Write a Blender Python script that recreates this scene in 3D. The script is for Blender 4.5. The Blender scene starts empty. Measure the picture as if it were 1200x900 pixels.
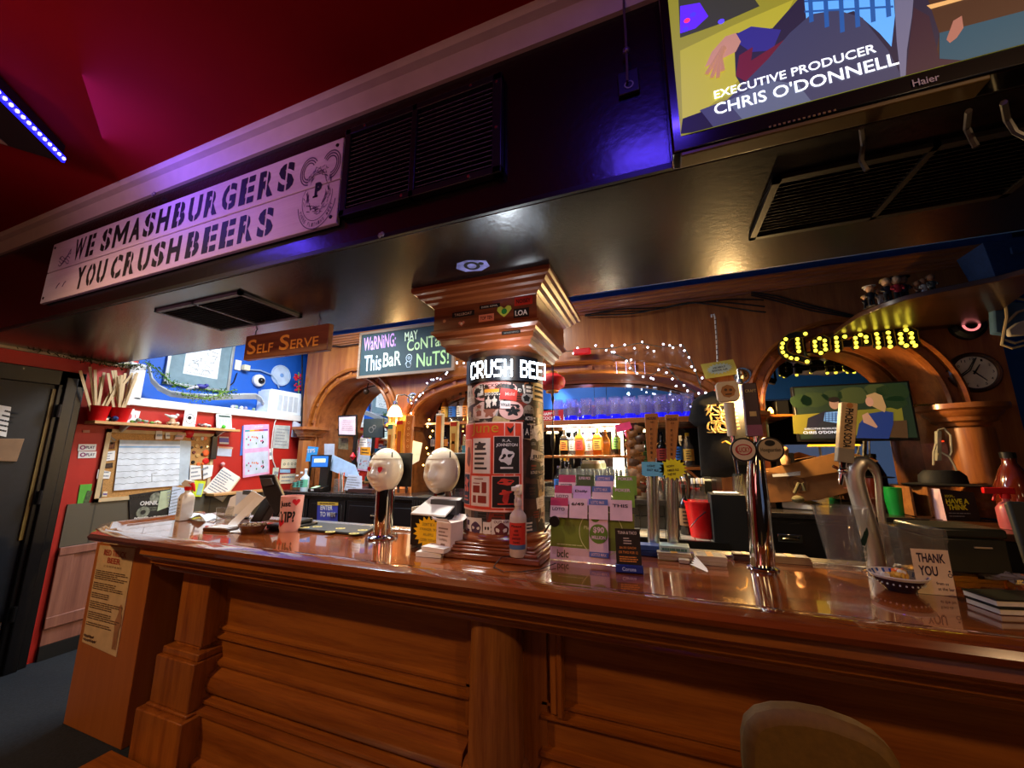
import bpy, bmesh, math, random
from math import sin, cos, pi, radians as R, sqrt, atan2
from mathutils import Vector as V, Matrix
random.seed(7)
S = bpy.context.scene
COL = S.collection

# ------------------------------------------------------------------ camera
FPX, PITCH, YAW, EYE = 450.0, math.atan(85/450.0), R(20.8), 1.5
cd = bpy.data.cameras.new('camera'); cam = bpy.data.objects.new('camera', cd); COL.objects.link(cam)
cd.sensor_width = 36; cd.lens = 36*FPX/1200; cd.clip_start = .02
cam.location = (0, 0, EYE); cam.rotation_euler = (pi/2+PITCH, 0, YAW)
S.camera = cam
# ------------------------------------------------------------------ world, exposure
S.view_settings.view_transform = 'Standard'; S.view_settings.look = 'None'
S.view_settings.gamma = 1; S.view_settings.use_curve_mapping = False
S.view_settings.exposure = 0.36
w = bpy.data.worlds.new('world'); S.world = w; w.use_nodes = True
w.node_tree.nodes['Background'].inputs[0].default_value = (.05, .03, .04, 1)
w.node_tree.nodes['Background'].inputs[1].default_value = .3

def lamp(name, kind, loc, power, col, size=.2, target=None, spot=None, blend=.6, size_y=None):
    d = bpy.data.lights.new(name, kind); o = bpy.data.objects.new(name, d); COL.objects.link(o)
    o.location = loc; d.energy = power; d.color = col
    if kind == 'AREA':
        d.size = size
        if size_y: d.shape = 'RECTANGLE'; d.size_y = size_y
    else: d.shadow_soft_size = size
    if kind == 'SPOT': d.spot_size = R(spot or 60); d.spot_blend = blend
    if target is not None: o.rotation_euler = (V(target)-V(loc)).to_track_quat('-Z', 'Y').to_euler()
    return o
COOL = (.82, .91, 1); WARM = (1, .74, .42); 
# service-side ceiling lights above the work counter
lamp('service_light', 'AREA', (-3.35, 2.75, 3.05), 60, COOL, .9, (-3.55, 2.95, 0), size_y=.5)
lamp('service_light_middle', 'AREA', (-1.35, 2.75, 3.1), 34, (1, .93, .8), .5, (-1.35, 2.6, 0), size_y=.3)
lamp('bar_down_light', 'SPOT', (-1.62, 2.05, 2.85), 110, (1, .95, .84), .06, (-1.3, 1.75, 1.3), 62, .7)
# warm down-lights in the room on the customers' side
lamp('room_down_light', 'SPOT', (-3.1, -.9, 2.9), 135, (1, .64, .3), .06, (-2.2, 1.6, .5), 80, .8)
lamp('room_down_light_middle', 'SPOT', (1.6, -.8, 2.9), 60, (1, .62, .3), .08, (.2, 1.6, .5), 80, .8)
lamp('door_side_light', 'SPOT', (-3.4, .2, 2.9), 4, (1, .8, .65), .1, (-4.3, 1.9, 1.2), 80, .8)
# coloured fills added for the room's ambient pink, red and violet tint
lamp('tint_fill_pink', 'SPOT', (-1.7, -1.5, 2.0), 72, (1, .5, .85), .15, (-2.15, 1.05, 2.55), 54, 1)
# blue LED strips edging the ceiling panels in front of the fascia
lamp('led_strip_ceiling', 'AREA', (.06, .32, 2.97), 3.6, (.10, .05, 1), .34, (.06, .42, 0), size_y=.05)
lamp('led_strip_ceiling_left', 'AREA', (-2.35, .34, 2.97), 3, (.10, .05, 1), .3, (-2.35, .44, 0), size_y=.05)
lamp('tint_fill_red', 'AREA', (-1.2, -1.2, 1.7), 5.5, (1, .25, .22), .8, (-1.2, -.5, 3))  # added upward fill that reddens the ceiling
lamp('tint_fill_violet', 'SPOT', (-1.7, -.6, 1.9), 2.5, (.25, .08, 1), .05, (-1.75, .1, 2.98), 40, 1)  # added spot for the blue smear on the ceiling

# ------------------------------------------------------------------ pixel of the 1200x900 frame -> point on a real plane
def ray(u, v):
    r, up = u-600.0, 450.0-v
    fw = FPX*cos(PITCH)-up*sin(PITCH); z = FPX*sin(PITCH)+up*cos(PITCH)
    return V((r*cos(YAW)-fw*sin(YAW), r*sin(YAW)+fw*cos(YAW), z))
def onX(u, v, x): d = ray(u, v); return V((0, 0, EYE))+d*(x/d.x)
def onY(u, v, y): d = ray(u, v); return V((0, 0, EYE))+d*(y/d.y)
def onZ(u, v, z): d = ray(u, v); return V((0, 0, EYE))+d*((z-EYE)/d.z)

# ------------------------------------------------------------------ materials
def srgb(h):
    h = h.lstrip('#'); c = [int(h[i:i+2], 16)/255 for i in (0, 2, 4)]
    return tuple(x/12.92 if x <= .04045 else ((x+.055)/1.055)**2.4 for x in c)
_m = {}
def mat(name, col='#808080', rough=.5, metal=0, coat=0, vary=.12, scale=14, emit=0, bump=0, trans=0, ior=1.45, alpha=None):
    if name in _m: return _m[name]
    m = bpy.data.materials.new(name); m.use_nodes = True; _m[name] = m
    nt = m.node_tree; b = nt.nodes['Principled BSDF']
    c = srgb(col) if isinstance(col, str) else col
    tc = nt.nodes.new('ShaderNodeTexCoord'); n = nt.nodes.new('ShaderNodeTexNoise')
    nt.links.new(tc.outputs['Object'], n.inputs['Vector'])
    n.inputs['Scale'].default_value = scale; n.inputs['Detail'].default_value = 4
    rp = nt.nodes.new('ShaderNodeValToRGB'); nt.links.new(n.outputs['Fac'], rp.inputs[0])
    rp.color_ramp.elements[0].position = .3; rp.color_ramp.elements[1].position = .7
    rp.color_ramp.elements[0].color = (*[x*(1-vary) for x in c], 1)
    rp.color_ramp.elements[1].color = (*[min(1, x*(1+vary)) for x in c], 1)
    nt.links.new(rp.outputs[0], b.inputs['Base Color'])
    b.inputs['Roughness'].default_value = rough; b.inputs['Metallic'].default_value = metal
    b.inputs['Coat Weight'].default_value = coat; b.inputs['Coat Roughness'].default_value = .08
    b.inputs['IOR'].default_value = ior
    if trans: b.inputs['Transmission Weight'].default_value = trans
    if emit:
        nt.links.new(rp.outputs[0], b.inputs['Emission Color']); b.inputs['Emission Strength'].default_value = emit
    if bump:
        bp = nt.nodes.new('ShaderNodeBump'); bp.inputs['Strength'].default_value = bump; bp.inputs['Distance'].default_value = .004
        nt.links.new(n.outputs['Fac'], bp.inputs['Height']); nt.links.new(bp.outputs[0], b.inputs['Normal'])
    return m
def wood(name, dark, light, axis='X', sc=1.0, rough=.32, coat=.35, coat_rough=.12):
    if name in _m: return _m[name]
    m = bpy.data.materials.new(name); m.use_nodes = True; _m[name] = m
    nt = m.node_tree; b = nt.nodes['Principled BSDF']; L = nt.links
    tc = nt.nodes.new('ShaderNodeTexCoord'); mp = nt.nodes.new('ShaderNodeMapping'); L.new(tc.outputs['Object'], mp.inputs[0])
    s = [11*sc]*3; s['XYZ'.index(axis)] = .7*sc; mp.inputs['Scale'].default_value = s
    n = nt.nodes.new('ShaderNodeTexNoise'); n.inputs['Scale'].default_value = 1.6; n.inputs['Detail'].default_value = 7; n.inputs['Distortion'].default_value = .6
    n2 = nt.nodes.new('ShaderNodeTexNoise'); n2.inputs['Scale'].default_value = 14; n2.inputs['Detail'].default_value = 3
    L.new(mp.outputs[0], n.inputs['Vector']); L.new(mp.outputs[0], n2.inputs['Vector'])
    mx = nt.nodes.new('ShaderNodeMix'); mx.data_type = 'FLOAT'; mx.inputs[0].default_value = .3
    L.new(n.outputs['Fac'], mx.inputs[2]); L.new(n2.outputs['Fac'], mx.inputs[3])
    rp = nt.nodes.new('ShaderNodeValToRGB'); L.new(mx.outputs[0], rp.inputs[0])
    rp.color_ramp.elements[0].position = .33; rp.color_ramp.elements[1].position = .66
    rp.color_ramp.elements[0].color = (*srgb(dark), 1); rp.color_ramp.elements[1].color = (*srgb(light), 1)
    L.new(rp.outputs[0], b.inputs['Base Color']); b.inputs['Roughness'].default_value = rough
    b.inputs['Coat Weight'].default_value = coat; b.inputs['Coat Roughness'].default_value = coat_rough
    return m
def glow(name, col, strength):
    if name in _m: return _m[name]
    m = bpy.data.materials.new(name); m.use_nodes = True; _m[name] = m
    nt = m.node_tree; b = nt.nodes['Principled BSDF']; c = srgb(col)
    b.inputs['Base Color'].default_value = (*c, 1); b.inputs['Emission Color'].default_value = (*c, 1)
    b.inputs['Emission Strength'].default_value = strength; b.inputs['Roughness'].default_value = .5
    return m
def glass(name, tint='#ffffff', gl=.06, body=.0):
    if name in _m: return _m[name]
    m = bpy.data.materials.new(name); m.use_nodes = True; _m[name] = m
    nt = m.node_tree; L = nt.links; nt.nodes.remove(nt.nodes['Principled BSDF']); out = nt.nodes['Material Output']
    t = nt.nodes.new('ShaderNodeBsdfTransparent'); g = nt.nodes.new('ShaderNodeBsdfGlossy'); d = nt.nodes.new('ShaderNodeBsdfDiffuse')
    t.inputs[0].default_value = (*srgb(tint), 1); g.inputs['Roughness'].default_value = gl; d.inputs[0].default_value = (*srgb(tint), 1)
    lw = nt.nodes.new('ShaderNodeFresnel'); lw.inputs[0].default_value = 1.5; ge = nt.nodes.new('ShaderNodeNewGeometry'); mu = nt.nodes.new('ShaderNodeMath'); mu.operation = 'MULTIPLY'; iv = nt.nodes.new('ShaderNodeMath'); iv.operation = 'SUBTRACT'; iv.inputs[0].default_value = 1; L.new(ge.outputs['Backfacing'], iv.inputs[1]); L.new(lw.outputs[0], mu.inputs[0]); L.new(iv.outputs[0], mu.inputs[1])
    mx = nt.nodes.new('ShaderNodeMixShader'); L.new(mu.outputs[0], mx.inputs[0]); L.new(t.outputs[0], mx.inputs[1]); L.new(g.outputs[0], mx.inputs[2])
    m2 = nt.nodes.new('ShaderNodeMixShader'); m2.inputs[0].default_value = body; L.new(mx.outputs[0], m2.inputs[1]); L.new(d.outputs[0], m2.inputs[2])
    L.new(m2.outputs[0], out.inputs[0]); return m

OAK = wood('varnished_oak', '#74380f', '#a55f22', 'X')
OAKZ = wood('varnished_oak_upright', '#74380f', '#a55f22', 'Z')
OAKY = wood('varnished_oak_deep', '#6b2f0c', '#9c5420', 'Y')
TOPW = wood('bar_top_wood', '#5c2708', '#93491a', 'X', .8, .14, 1, .03)
BACKW = wood('back_bar_wood', '#84451e', '#b06c34', 'Z', .8, .35, .3)
BACKX = wood('back_bar_wood_long', '#7c421c', '#ad6834', 'X', .8, .3, .4)
CAPW = wood('column_cap_wood', '#5f2a12', '#8a4520', 'X', 1.2, .28, .5)
PINE = wood('pale_shelf_wood', '#b07c45', '#d2a268', 'Y', 1, .5, .1)
BLK = mat('satin_black', '#0c0b0c', .38); BLKM = mat('matt_black', '#0d0d0e', .7)
GBLK = mat('gloss_black_paint', '#0a090a', .25, bump=.2, scale=45, coat=.25); GBLK.node_tree.nodes['Principled BSDF'].inputs['Specular IOR Level'].default_value = .8; GBLK.node_tree.nodes['Principled BSDF'].inputs['Coat Roughness'].default_value = .2
SATIN = mat('satin_steel', '#d9d6cf', .42, 1, vary=.04); CHR = mat('polished_chrome', '#d8d8d8', .07, 1, vary=.02); STL = mat('brushed_steel', '#d3d0c8', .27, 1, vary=.06, scale=40)
WHT = mat('white_paint', '#dbdbd8', .5, vary=.04); PAPER = mat('white_paper', '#eceae6', .8, vary=.04)
REDP = mat('red_wall_paint', '#b02018', .5, vary=.08, scale=5); BLUEP = mat('blue_wall_paint', '#1257b8', .6, vary=.06, scale=5)
REDPL = mat('red_plastic', '#cf1216', .35); INK = mat('black_ink', '#141214', .7); GREY = mat('grey_plastic', '#77777a', .5)
GOLD = mat('gold_paint', '#dba04a', .4); GREEN = mat('leaf_green', '#5e8a2c', .6, vary=.4); CREAM = mat('cream_paper', '#e6d9b8', .7)
BRASS = mat('brass', '#b98a3e', .25, 1); YEL = mat('yellow_card', '#ecc81e', .6); NAVY = mat('navy_blue', '#1b2f63', .5)
PINK = mat('pink_card', '#e79bb0', .7); LBLUE = mat('light_blue_card', '#4aa6e0', .6); ORANGE = mat('orange_print', '#e2641e', .5)
CLEAR = glass('clear_glass', '#f4f4f2', .03, .03); SMOKE = glass('clear_plastic', '#f2f0ec', .06, .045); CARDB = mat('brown_cardboard', '#8a5c33', .8, vary=.15)
MIRROR = mat('mirror_glass', '#c9ced2', .02, 1, vary=.01)

# ------------------------------------------------------------------ mesh helpers
class MB:
    def __init__(s): s.v = []; s.f = []; s.m = []; s.mi = 0
    def add(s, vs, fs):
        o = len(s.v); s.v += [V(p) for p in vs]
        for f in fs: s.f.append([i+o for i in f]); s.m.append(s.mi)
        return s
    def box(s, x0, x1, y0, y1, z0, z1, M=None):
        vs = [V((x, y, z)) for x in (x0, x1) for y in (y0, y1) for z in (z0, z1)]
        if M: vs = [M @ p for p in vs]
        return s.add(vs, [(0, 1, 3, 2), (4, 6, 7, 5), (0, 4, 5, 1), (2, 3, 7, 6), (0, 2, 6, 4), (1, 5, 7, 3)])
    def slab(s, pts, d):
        """polygon pts pushed along d (thickness vector)"""
        n = len(pts); d = V(d); a = [V(p) for p in pts]; b = [p+d for p in a]
        return s.add(a+b, [tuple(range(n))[::-1], tuple(range(n, 2*n))]+[(i, (i+1) % n, n+(i+1) % n, n+i) for i in range(n)])
    def lathe(s, prof, c=(0, 0, 0), n=28, M=None, a0=0, a1=2*pi):
        full = abs(a1-a0-2*pi) < 1e-6; k = n if full else n+1; vs = []
        for i in range(k):
            a = a0+(a1-a0)*i/n
            for r, z in prof:
                p = V((r*cos(a), r*sin(a), z)); vs.append((M @ p if M else p)+V(c))
        q = len(prof); fs = []
        for i in range(n):
            j = (i+1) % k
            for t in range(q-1): fs.append((i*q+t, j*q+t, j*q+t+1, i*q+t+1))
        return s.add(vs, fs)
    def tube(s, pts, r, n=8, cap=True):
        pts = [V(p) for p in pts]; vs = []; rr = r if isinstance(r, (list, tuple)) else [r]*len(pts); up = None
        for i, p in enumerate(pts):
            t = (pts[min(i+1, len(pts)-1)]-pts[max(i-1, 0)]).normalized()
            if up is None: up = V((0, 0, 1)) if abs(t.z) < .9 else V((1, 0, 0))
            a = t.cross(up).normalized(); b = a.cross(t).normalized(); up = b
            for k in range(n): vs.append(p+(a*cos(2*pi*k/n)+b*sin(2*pi*k/n))*rr[i])
        fs = [(i*n+k, i*n+(k+1) % n, (i+1)*n+(k+1) % n, (i+1)*n+k) for i in range(len(pts)-1) for k in range(n)]
        if cap: fs += [tuple(range(n))[::-1], tuple(range((len(pts)-1)*n, len(pts)*n))]
        return s.add(vs, fs)
    def ball(s, c, r, n=12, sq=(1, 1, 1)):
        k = n//2; prof = [(r*sin(pi*i/k), -r*cos(pi*i/k)) for i in range(k+1)]
        return s.lathe(prof, c, n, Matrix.Diagonal((*sq, 1)))
    def disc(s, c, r, nrm, h, n=28):
        Q = V(nrm).to_track_quat('Z', 'Y').to_matrix().to_4x4()
        return s.lathe([(0, 0), (r, 0), (r, h), (0, h)], c, n, Q)
    def sweep(s, path, prof, closed=False):
        """path: list of (point, side vector, up vector); prof: (a,b) pairs along side/up"""
        q = len(prof); vs = []
        for p, a, b in path:
            for x, y in prof: vs.append(V(p)+V(a)*x+V(b)*y)
        n = len(path); fs = []
        for i in range(n if closed else n-1):
            j = (i+1) % n
            for t in range(q): fs.append((i*q+t, j*q+t, j*q+(t+1) % q, i*q+(t+1) % q))
        if not closed: fs += [tuple(range(q)), tuple(range((n-1)*q, n*q))[::-1]]
        return s.add(vs, fs)
    def build(s, name, mats, parent=None, bevel=0, sharp=38):
        me = bpy.data.meshes.new(name); off = V((0, 0, 0)); q = parent
        while q is not None: off += q.location; q = q.parent
        if parent is None and s.v:
            lo = [min(p[i] for p in s.v) for i in range(3)]; hi = [max(p[i] for p in s.v) for i in range(3)]
            off = V(((lo[0]+hi[0])/2, (lo[1]+hi[1])/2, lo[2]))
        me.from_pydata([p-off for p in s.v], [], s.f)
        for m in (mats if isinstance(mats, (list, tuple)) else [mats]): me.materials.append(m)
        me.polygons.foreach_set('material_index', s.m)
        bm = bmesh.new(); bm.from_mesh(me); bmesh.ops.recalc_face_normals(bm, faces=bm.faces); bm.to_mesh(me); bm.free()
        me.polygons.foreach_set('use_smooth', [True]*len(me.polygons)); me.set_sharp_from_angle(angle=R(sharp))
        o = bpy.data.objects.new(name, me); COL.objects.link(o)
        if parent is None: o.location = off
        else: o.parent = parent
        if bevel:
            b = o.modifiers.new('bevel', 'BEVEL'); b.width = bevel; b.segments = 2; b.limit_method = 'ANGLE'
        return o
def tag(o, label, cat, group=None):
    o['label'] = label; o['category'] = cat
    if group: o['group'] = group
    return o
def thing(name, label, cat, loc=(0, 0, 0), group=None):
    o = bpy.data.objects.new(name, None); COL.objects.link(o); o.location = loc; o.empty_display_size = .05
    return tag(o, label, cat, group)
def struct(o): o['kind'] = 'structure'; return o
def dup(root, loc, rz=None, label=None, group=None, swap=None):
    def cp(o, par):
        c = o.copy(); COL.objects.link(c); c.parent = par
        for ch in list(o.children): cp(ch, c)
        return c
    r = cp(root, None); r.location = loc
    if rz is not None: r.rotation_euler = (0, 0, rz)
    if label: r['label'] = label
    if group: r['group'] = group
    return r
def frame(o, xd=(1, 0, 0), yd=(0, 0, 1)):
    x = V(xd).normalized(); y = V(yd); y = (y-x*y.dot(x)).normalized(); z = x.cross(y)
    M = Matrix((x, y, z)).transposed().to_4x4(); M.translation = V(o); return M
FRONT = ((1, 0, 0), (0, 0, 1)); LEFTW = ((0, 1, 0), (0, 0, 1)); DOWN = ((1, 0, 0), (0, -1, 0))
def text_geo(body, bold=0, line=1.0):
    c = bpy.data.curves.new('t', 'FONT'); c.body = body; c.size = 1; c.offset = bold; c.align_x = 'LEFT'; c.space_line = line; c.resolution_u = 3
    o = bpy.data.objects.new('t', c); COL.objects.link(o)
    bpy.context.view_layer.update(); dg = bpy.context.evaluated_depsgraph_get()
    me = bpy.data.meshes.new_from_object(o.evaluated_get(dg)); vs = [v.co.copy() for v in me.vertices]; fs = [tuple(p.vertices) for p in me.polygons]
    bpy.data.objects.remove(o); bpy.data.curves.remove(c); bpy.data.meshes.remove(me)
    return vs, fs
def put_text(mb, body, M, w, h=None, bold=0, lift=.0006, line=1.0, mapf=None, ox=0, oy=0, slit=None):
    """write body into mb; block spans w wide (and h high) from the frame's origin (lower left)"""
    vs, fs = text_geo(body, bold, line)
    if not vs: return
    x0 = min(p.x for p in vs); x1 = max(p.x for p in vs); y0 = min(p.y for p in vs); y1 = max(p.y for p in vs)
    sx = w/(x1-x0); sy = h/(y1-y0) if h else sx
    pts = [V(((p.x-x0)*sx+ox, (p.y-y0)*sy+oy, lift)) for p in vs]
    if slit:
        bm = bmesh.new(); bv = [bm.verts.new(p) for p in pts]
        for f in fs:
            try: bm.faces.new([bv[i] for i in f])
            except ValueError: pass
        cx = ox+w/2
        for xx in (cx-slit/2, cx+slit/2): bmesh.ops.bisect_plane(bm, geom=bm.verts[:]+bm.edges[:]+bm.faces[:], plane_co=(xx, 0, 0), plane_no=(1, 0, 0))
        bmesh.ops.delete(bm, geom=[f for f in bm.faces if abs(f.calc_center_median().x-cx) < slit/2], context='FACES')
        bm.verts.index_update(); pts = [v.co.copy() for v in bm.verts]; fs = [tuple(v.index for v in f.verts) for f in bm.faces]; bm.free()
    mb.add([(mapf(p) if mapf else M @ p) for p in pts], fs)
def lettering(body, M, w, h, material, parent, bold=0, name='lettering', **k):
    mb = MB(); put_text(mb, body, M, w, h, bold, **k); return mb.build(name, material, parent)
def rect(M, x0, x1, y0, y1, z0=0, z1=.001): return [M @ V(p) for p in ((x0, y0, z0), (x1, y0, z0), (x1, y1, z0), (x0, y1, z0))]
def card(mb, M, x0, x1, y0, y1, z0=0, z1=.001): mb.box(x0, x1, y0, y1, z0, z1, M); return mb
def scribble(mb, M, x0, x1, y0, y1, rows, h=.3, lift=.0008, words=True, rnd=None):
    """rows of printed text too small to read, as short bars"""
    rr = rnd or random; dy = (y1-y0)/rows
    for i in range(rows):
        y = y1-(i+.5)*dy; x = x0
        end = x1-(x1-x0)*rr.choice((0, 0, .08, .3))
        while x < end-.001:
            l = (x1-x0)*rr.uniform(.06, .2) if words else end-x
            l = min(l, end-x); mb.add(rect(M, x, x+l*.86, y-dy*h/2, y+dy*h/2, lift), [(0, 1, 2, 3)]); x += l
def poly(mb, M, pts, lift=.001): mb.add([M @ V((x, y, lift)) for x, y in pts], [tuple(range(len(pts)))])
def circ(mb, M, cx, cy, r, lift=.001, n=20, rx=None): poly(mb, M, [(cx+(rx or r)*cos(2*pi*i/n), cy+r*sin(2*pi*i/n)) for i in range(n)], lift)
def ring(mb, M, cx, cy, r0, r1, lift=.001, n=28, a0=0, a1=2*pi, sy=1):
    vs = []; 
    for i in range(n+1):
        a = a0+(a1-a0)*i/n
        for r in (r0, r1): vs.append(M @ V((cx+r*cos(a), cy+r*sin(a)*sy, lift)))
    mb.add(vs, [(2*i, 2*i+1, 2*i+3, 2*i+2) for i in range(n)])
# ------------------------------------------------------------------ the setting
XL, YB, SOF, FY, BY = -4.45, 3.75, 2.30, 1.06, 1.84   # left wall, back-bar face, soffit underside, fascia face, soffit back edge
BT = 1.07                                            # bar top height
CARPET = mat('dark_carpet', '#1a2027', .9, vary=.35, scale=90, bump=.4)
CEILR = mat('red_ceiling_paint', '#8a0a0c', .85, vary=.06, scale=3); CEILR.node_tree.nodes['Principled BSDF'].inputs['Specular IOR Level'].default_value = .15
MBX = lambda *a: MB().box(*a)
struct(MBX(-5.2, 5.7, -3.2, 4.9, -.06, 0).build('floor', CARPET))
struct(MBX(-5.2, 5.7, -3.2, FY+.3, 3.0, 3.06).build('ceiling', CEILR))
struct(MBX(-5.2, 5.7, FY+.3, 4.9, 3.3, 3.36).build('ceiling_bar_side', mat('dark_blue_ceiling', '#16305c', .7)))
struct(MBX(-5.2, 5.7, -3.26, -3.2, 0, 3.06).build('wall_front', mat('dark_room_wall', '#181214', .7)))
struct(MBX(5.5, 5.6, -3.2, 4.9, 0, 3.3).build('wall_right', mat('dark_brown_wall', '#20130d', .7)))
struct(MBX(-4.75, 2.6, 3.82, 3.86, 3.0, 3.3).build('wall_back_upper', mat('slate_blue_wall', '#3a5a90', .7)))
struct(MBX(-5.2, 5.7, 4.22, 4.3, 0, 3.3).build('wall_back', BLUEP))
# left wall: wainscot and tile low, red above, and the blue recess over a white ledge
m = MB(); m.box(XL-.1, XL, -3.2, 4.25, .0, 2.0); m.box(XL-.1, XL, -3.2, 2.0, 2.0, 3.0)
struct(m.build('wall_left', REDP))
struct(MBX(XL-.3, XL-.2, 1.9, 4.25, 1.9, 3.3).build('wall_left_recess', BLUEP))
m = MB(); m.box(XL-.3, XL+.03, 2.0, 3.8, 1.985, 2.03); m.box(XL-.01, XL+.035, 1.96, 3.8, 1.955, 2.01); m.box(XL-.3, XL+.03, 1.96, 2.05, 2.01, 2.34)
m.box(XL-.01, XL+.045, 1.93, 1.975, 1.95, 2.34)
struct(m.build('trim_1', WHT, bevel=.004))
struct(MBX(XL, XL+.03, .2, 1.95, SOF-.02, SOF+.075).build('trim_2', mat('cream_crown_trim', '#b9a98a', .6)))
TILE = bpy.data.materials.new('grey_wall_tile'); TILE.use_nodes = True
nt = TILE.node_tree; b = nt.nodes['Principled BSDF']; br = nt.nodes.new('ShaderNodeTexBrick'); tc = nt.nodes.new('ShaderNodeTexCoord'); mp = nt.nodes.new('ShaderNodeMapping')
mp.inputs['Rotation'].default_value = (0, R(90), R(90)); nt.links.new(tc.outputs['Object'], mp.inputs[0]); nt.links.new(mp.outputs[0], br.inputs['Vector'])
br.inputs['Color1'].default_value = (*srgb('#5a5346'), 1); br.inputs['Color2'].default_value = (*srgb('#4e483d'), 1); br.inputs['Mortar'].default_value = (*srgb('#3d3a33'), 1)
br.inputs['Scale'].default_value = 1; br.inputs['Brick Width'].default_value = .45; br.inputs['Row Height'].default_value = .45; br.inputs['Mortar Size'].default_value = .006
nt.links.new(br.outputs[0], b.inputs['Base Color']); b.inputs['Roughness'].default_value = .45
struct(MBX(XL, XL+.012, 1.72, 3.4, .80, 1.125).build('trim_3', TILE))
# low timber wainscot
WAINS = wood('pink_brown_wainscot', '#7a4a3e', '#9b6654', 'Z', 1, .5, .1)
m = MB(); m.box(XL, XL+.02, 1.72, 3.4, .1, .78); m.box(XL, XL+.035, 1.72, 3.4, .74, .80); m.box(XL, XL+.035, 1.72, 3.4, .22, .30)
for y in (1.72, 2.5, 3.2): m.box(XL, XL+.03, y, y+.09, .22, .78)
struct(m.build('trim_4', WAINS, bevel=.004))
struct(MBX(XL, XL+.03, 1.72, 3.4, 0, .1).build('baseboard_left', BLKM))
# door in the left wall
NAVYD = mat('dark_navy_door', '#10151e', .45, vary=.2, scale=30)
d = struct(MBX(XL, XL+.03, .55, 1.52, .02, 2.06).build('door_1', NAVYD))
m = MB()
for y0, y1 in ((.43, .56), (1.51, 1.66)): m.box(XL, XL+.06, y0, y1, 0, 2.17); m.box(XL, XL+.085, y0+.03, y1-.05, 0, 2.12)
m.box(XL, XL+.06, .43, 1.66, 2.05, 2.17)
m.build('door_frame', mat('black_door_frame', '#0d0c0e', .35), d, bevel=.006)
m = MB(); m.box(XL+.03, XL+.045, 1.49, 1.512, .9, 2.02); m.build('edge_strip', mat('worn_gold_strip', '#7a6430', .4), d)
m = MB(); m.box(XL+.03, XL+.036, .55, 1.5, .1, .35); m.build('kick_plate', STL, d)
m = MB()
for z in (.4, 1.2, 1.85): m.tube([(XL+.09, 1.53, z-.05), (XL+.09, 1.53, z+.05)], .012)
m.build('hinge', BLK, d)

# soffit over the bar with its fascia
m = MB(); m.mi = 0
m.box(XL-.02, 5.5, FY, BY-.012, SOF, 2.99)
struct(m.build('soffit', GBLK, bevel=.006))
struct(MBX(XL-.02, 5.5, BY-.011, BY, SOF+.004, 3.3).build('soffit_back', BLUEP))
CROWNW = mat('off_white_crown', '#c8b9b4', .5, vary=.05)
m = MB(); pr = [(1.06, 2.905), (1.045, 2.905), (1.035, 2.92), (1.02, 2.968), (.995, 2.975), (.985, 2.99), (.985, 3.0), (1.06, 3.0)]
m.sweep([((XL, 0, 0), (0, 1, 0), (0, 0, 1)), ((5.5, 0, 0), (0, 1, 0), (0, 0, 1))], pr)
struct(m.build('trim_5', CROWNW))
m = MB(); m.box(XL, 5.5, FY-.012, FY, SOF, SOF+.018); struct(m.build('trim_6', BLK))

# ---- the bar -----------------------------------------------------
BX0, BX1 = -3.33, 2.9
bar = thing('bar_counter', 'long varnished oak bar counter with panelled front and moulded edge', 'bar counter', (-.3, 1.6, 0))
top = [(1.30, 1.035), (1.272, 1.045), (1.265, 1.062), (1.275, 1.078), (1.31, 1.088), (1.345, 1.088), (1.375, 1.074), (1.40, BT), (2.03, BT), (2.03, 1.03), (1.30, 1.03)]
ends = [((BX0, 0, 0), (0, 1, 0), (0, 0, 1)), ((BX1, 0, 0), (0, 1, 0), (0, 0, 1))]
# nosed top with a clipped corner at the left end
oc = [(-3.37, 2.03), (-3.37, 1.47), (-3.0, 1.265), (BX1, 1.265)]; nos = [(.035, 1.03), (.007, 1.045), (0, 1.062), (.01, 1.078), (.045, 1.088), (.08, 1.088), (.11, 1.074), (.135, BT), (.135, 1.03)]
def inw(i):
    n = []
    for a, b in ((i-1, i), (i, i+1)):
        if a >= 0 and b < len(oc): d = (V((*oc[b], 0))-V((*oc[a], 0))).normalized(); n.append(V((-d.y, d.x, 0)))
    if len(n) == 1: return n[0]
    s = (n[0]+n[1]).normalized(); return s/s.dot(n[0])
m = MB(); m.sweep([((*oc[i], 0), inw(i), (0, 0, 1)) for i in range(4)], nos)
ins = [V((*oc[i], 1.03))+inw(i)*.134 for i in range(4)]; m.slab(ins+[V((BX1, 2.03, 1.03))], (0, 0, BT-1.03)); m.build('bar_top', TOPW, bar)
mo = [(1.50, 1.03), (1.30, 1.03), (1.295, 1.005), (1.31, .995), (1.315, .985), (1.335, .985), (1.335, .975), (1.352, .962), (1.352, .948), (1.372, .948), (1.372, .932), (1.392, .92), (1.40, .905), (1.42, .9), (1.50, .9)]
m = MB(); m.sweep([((-2.56, 0, 0), (0, 1, 0), (0, 0, 1)), ends[1]], mo); m.build('edge_moulding', OAK, bar)
# end panel standing proud on the left
m = MB(); m.box(-3.29, -2.72, 1.44, 2.0, 0, 1.03); m.build('end_panel', wood('oak_end_panel', '#9a5320', '#ab622b', 'Z', .7, .4, .2), bar, bevel=.004)
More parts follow.
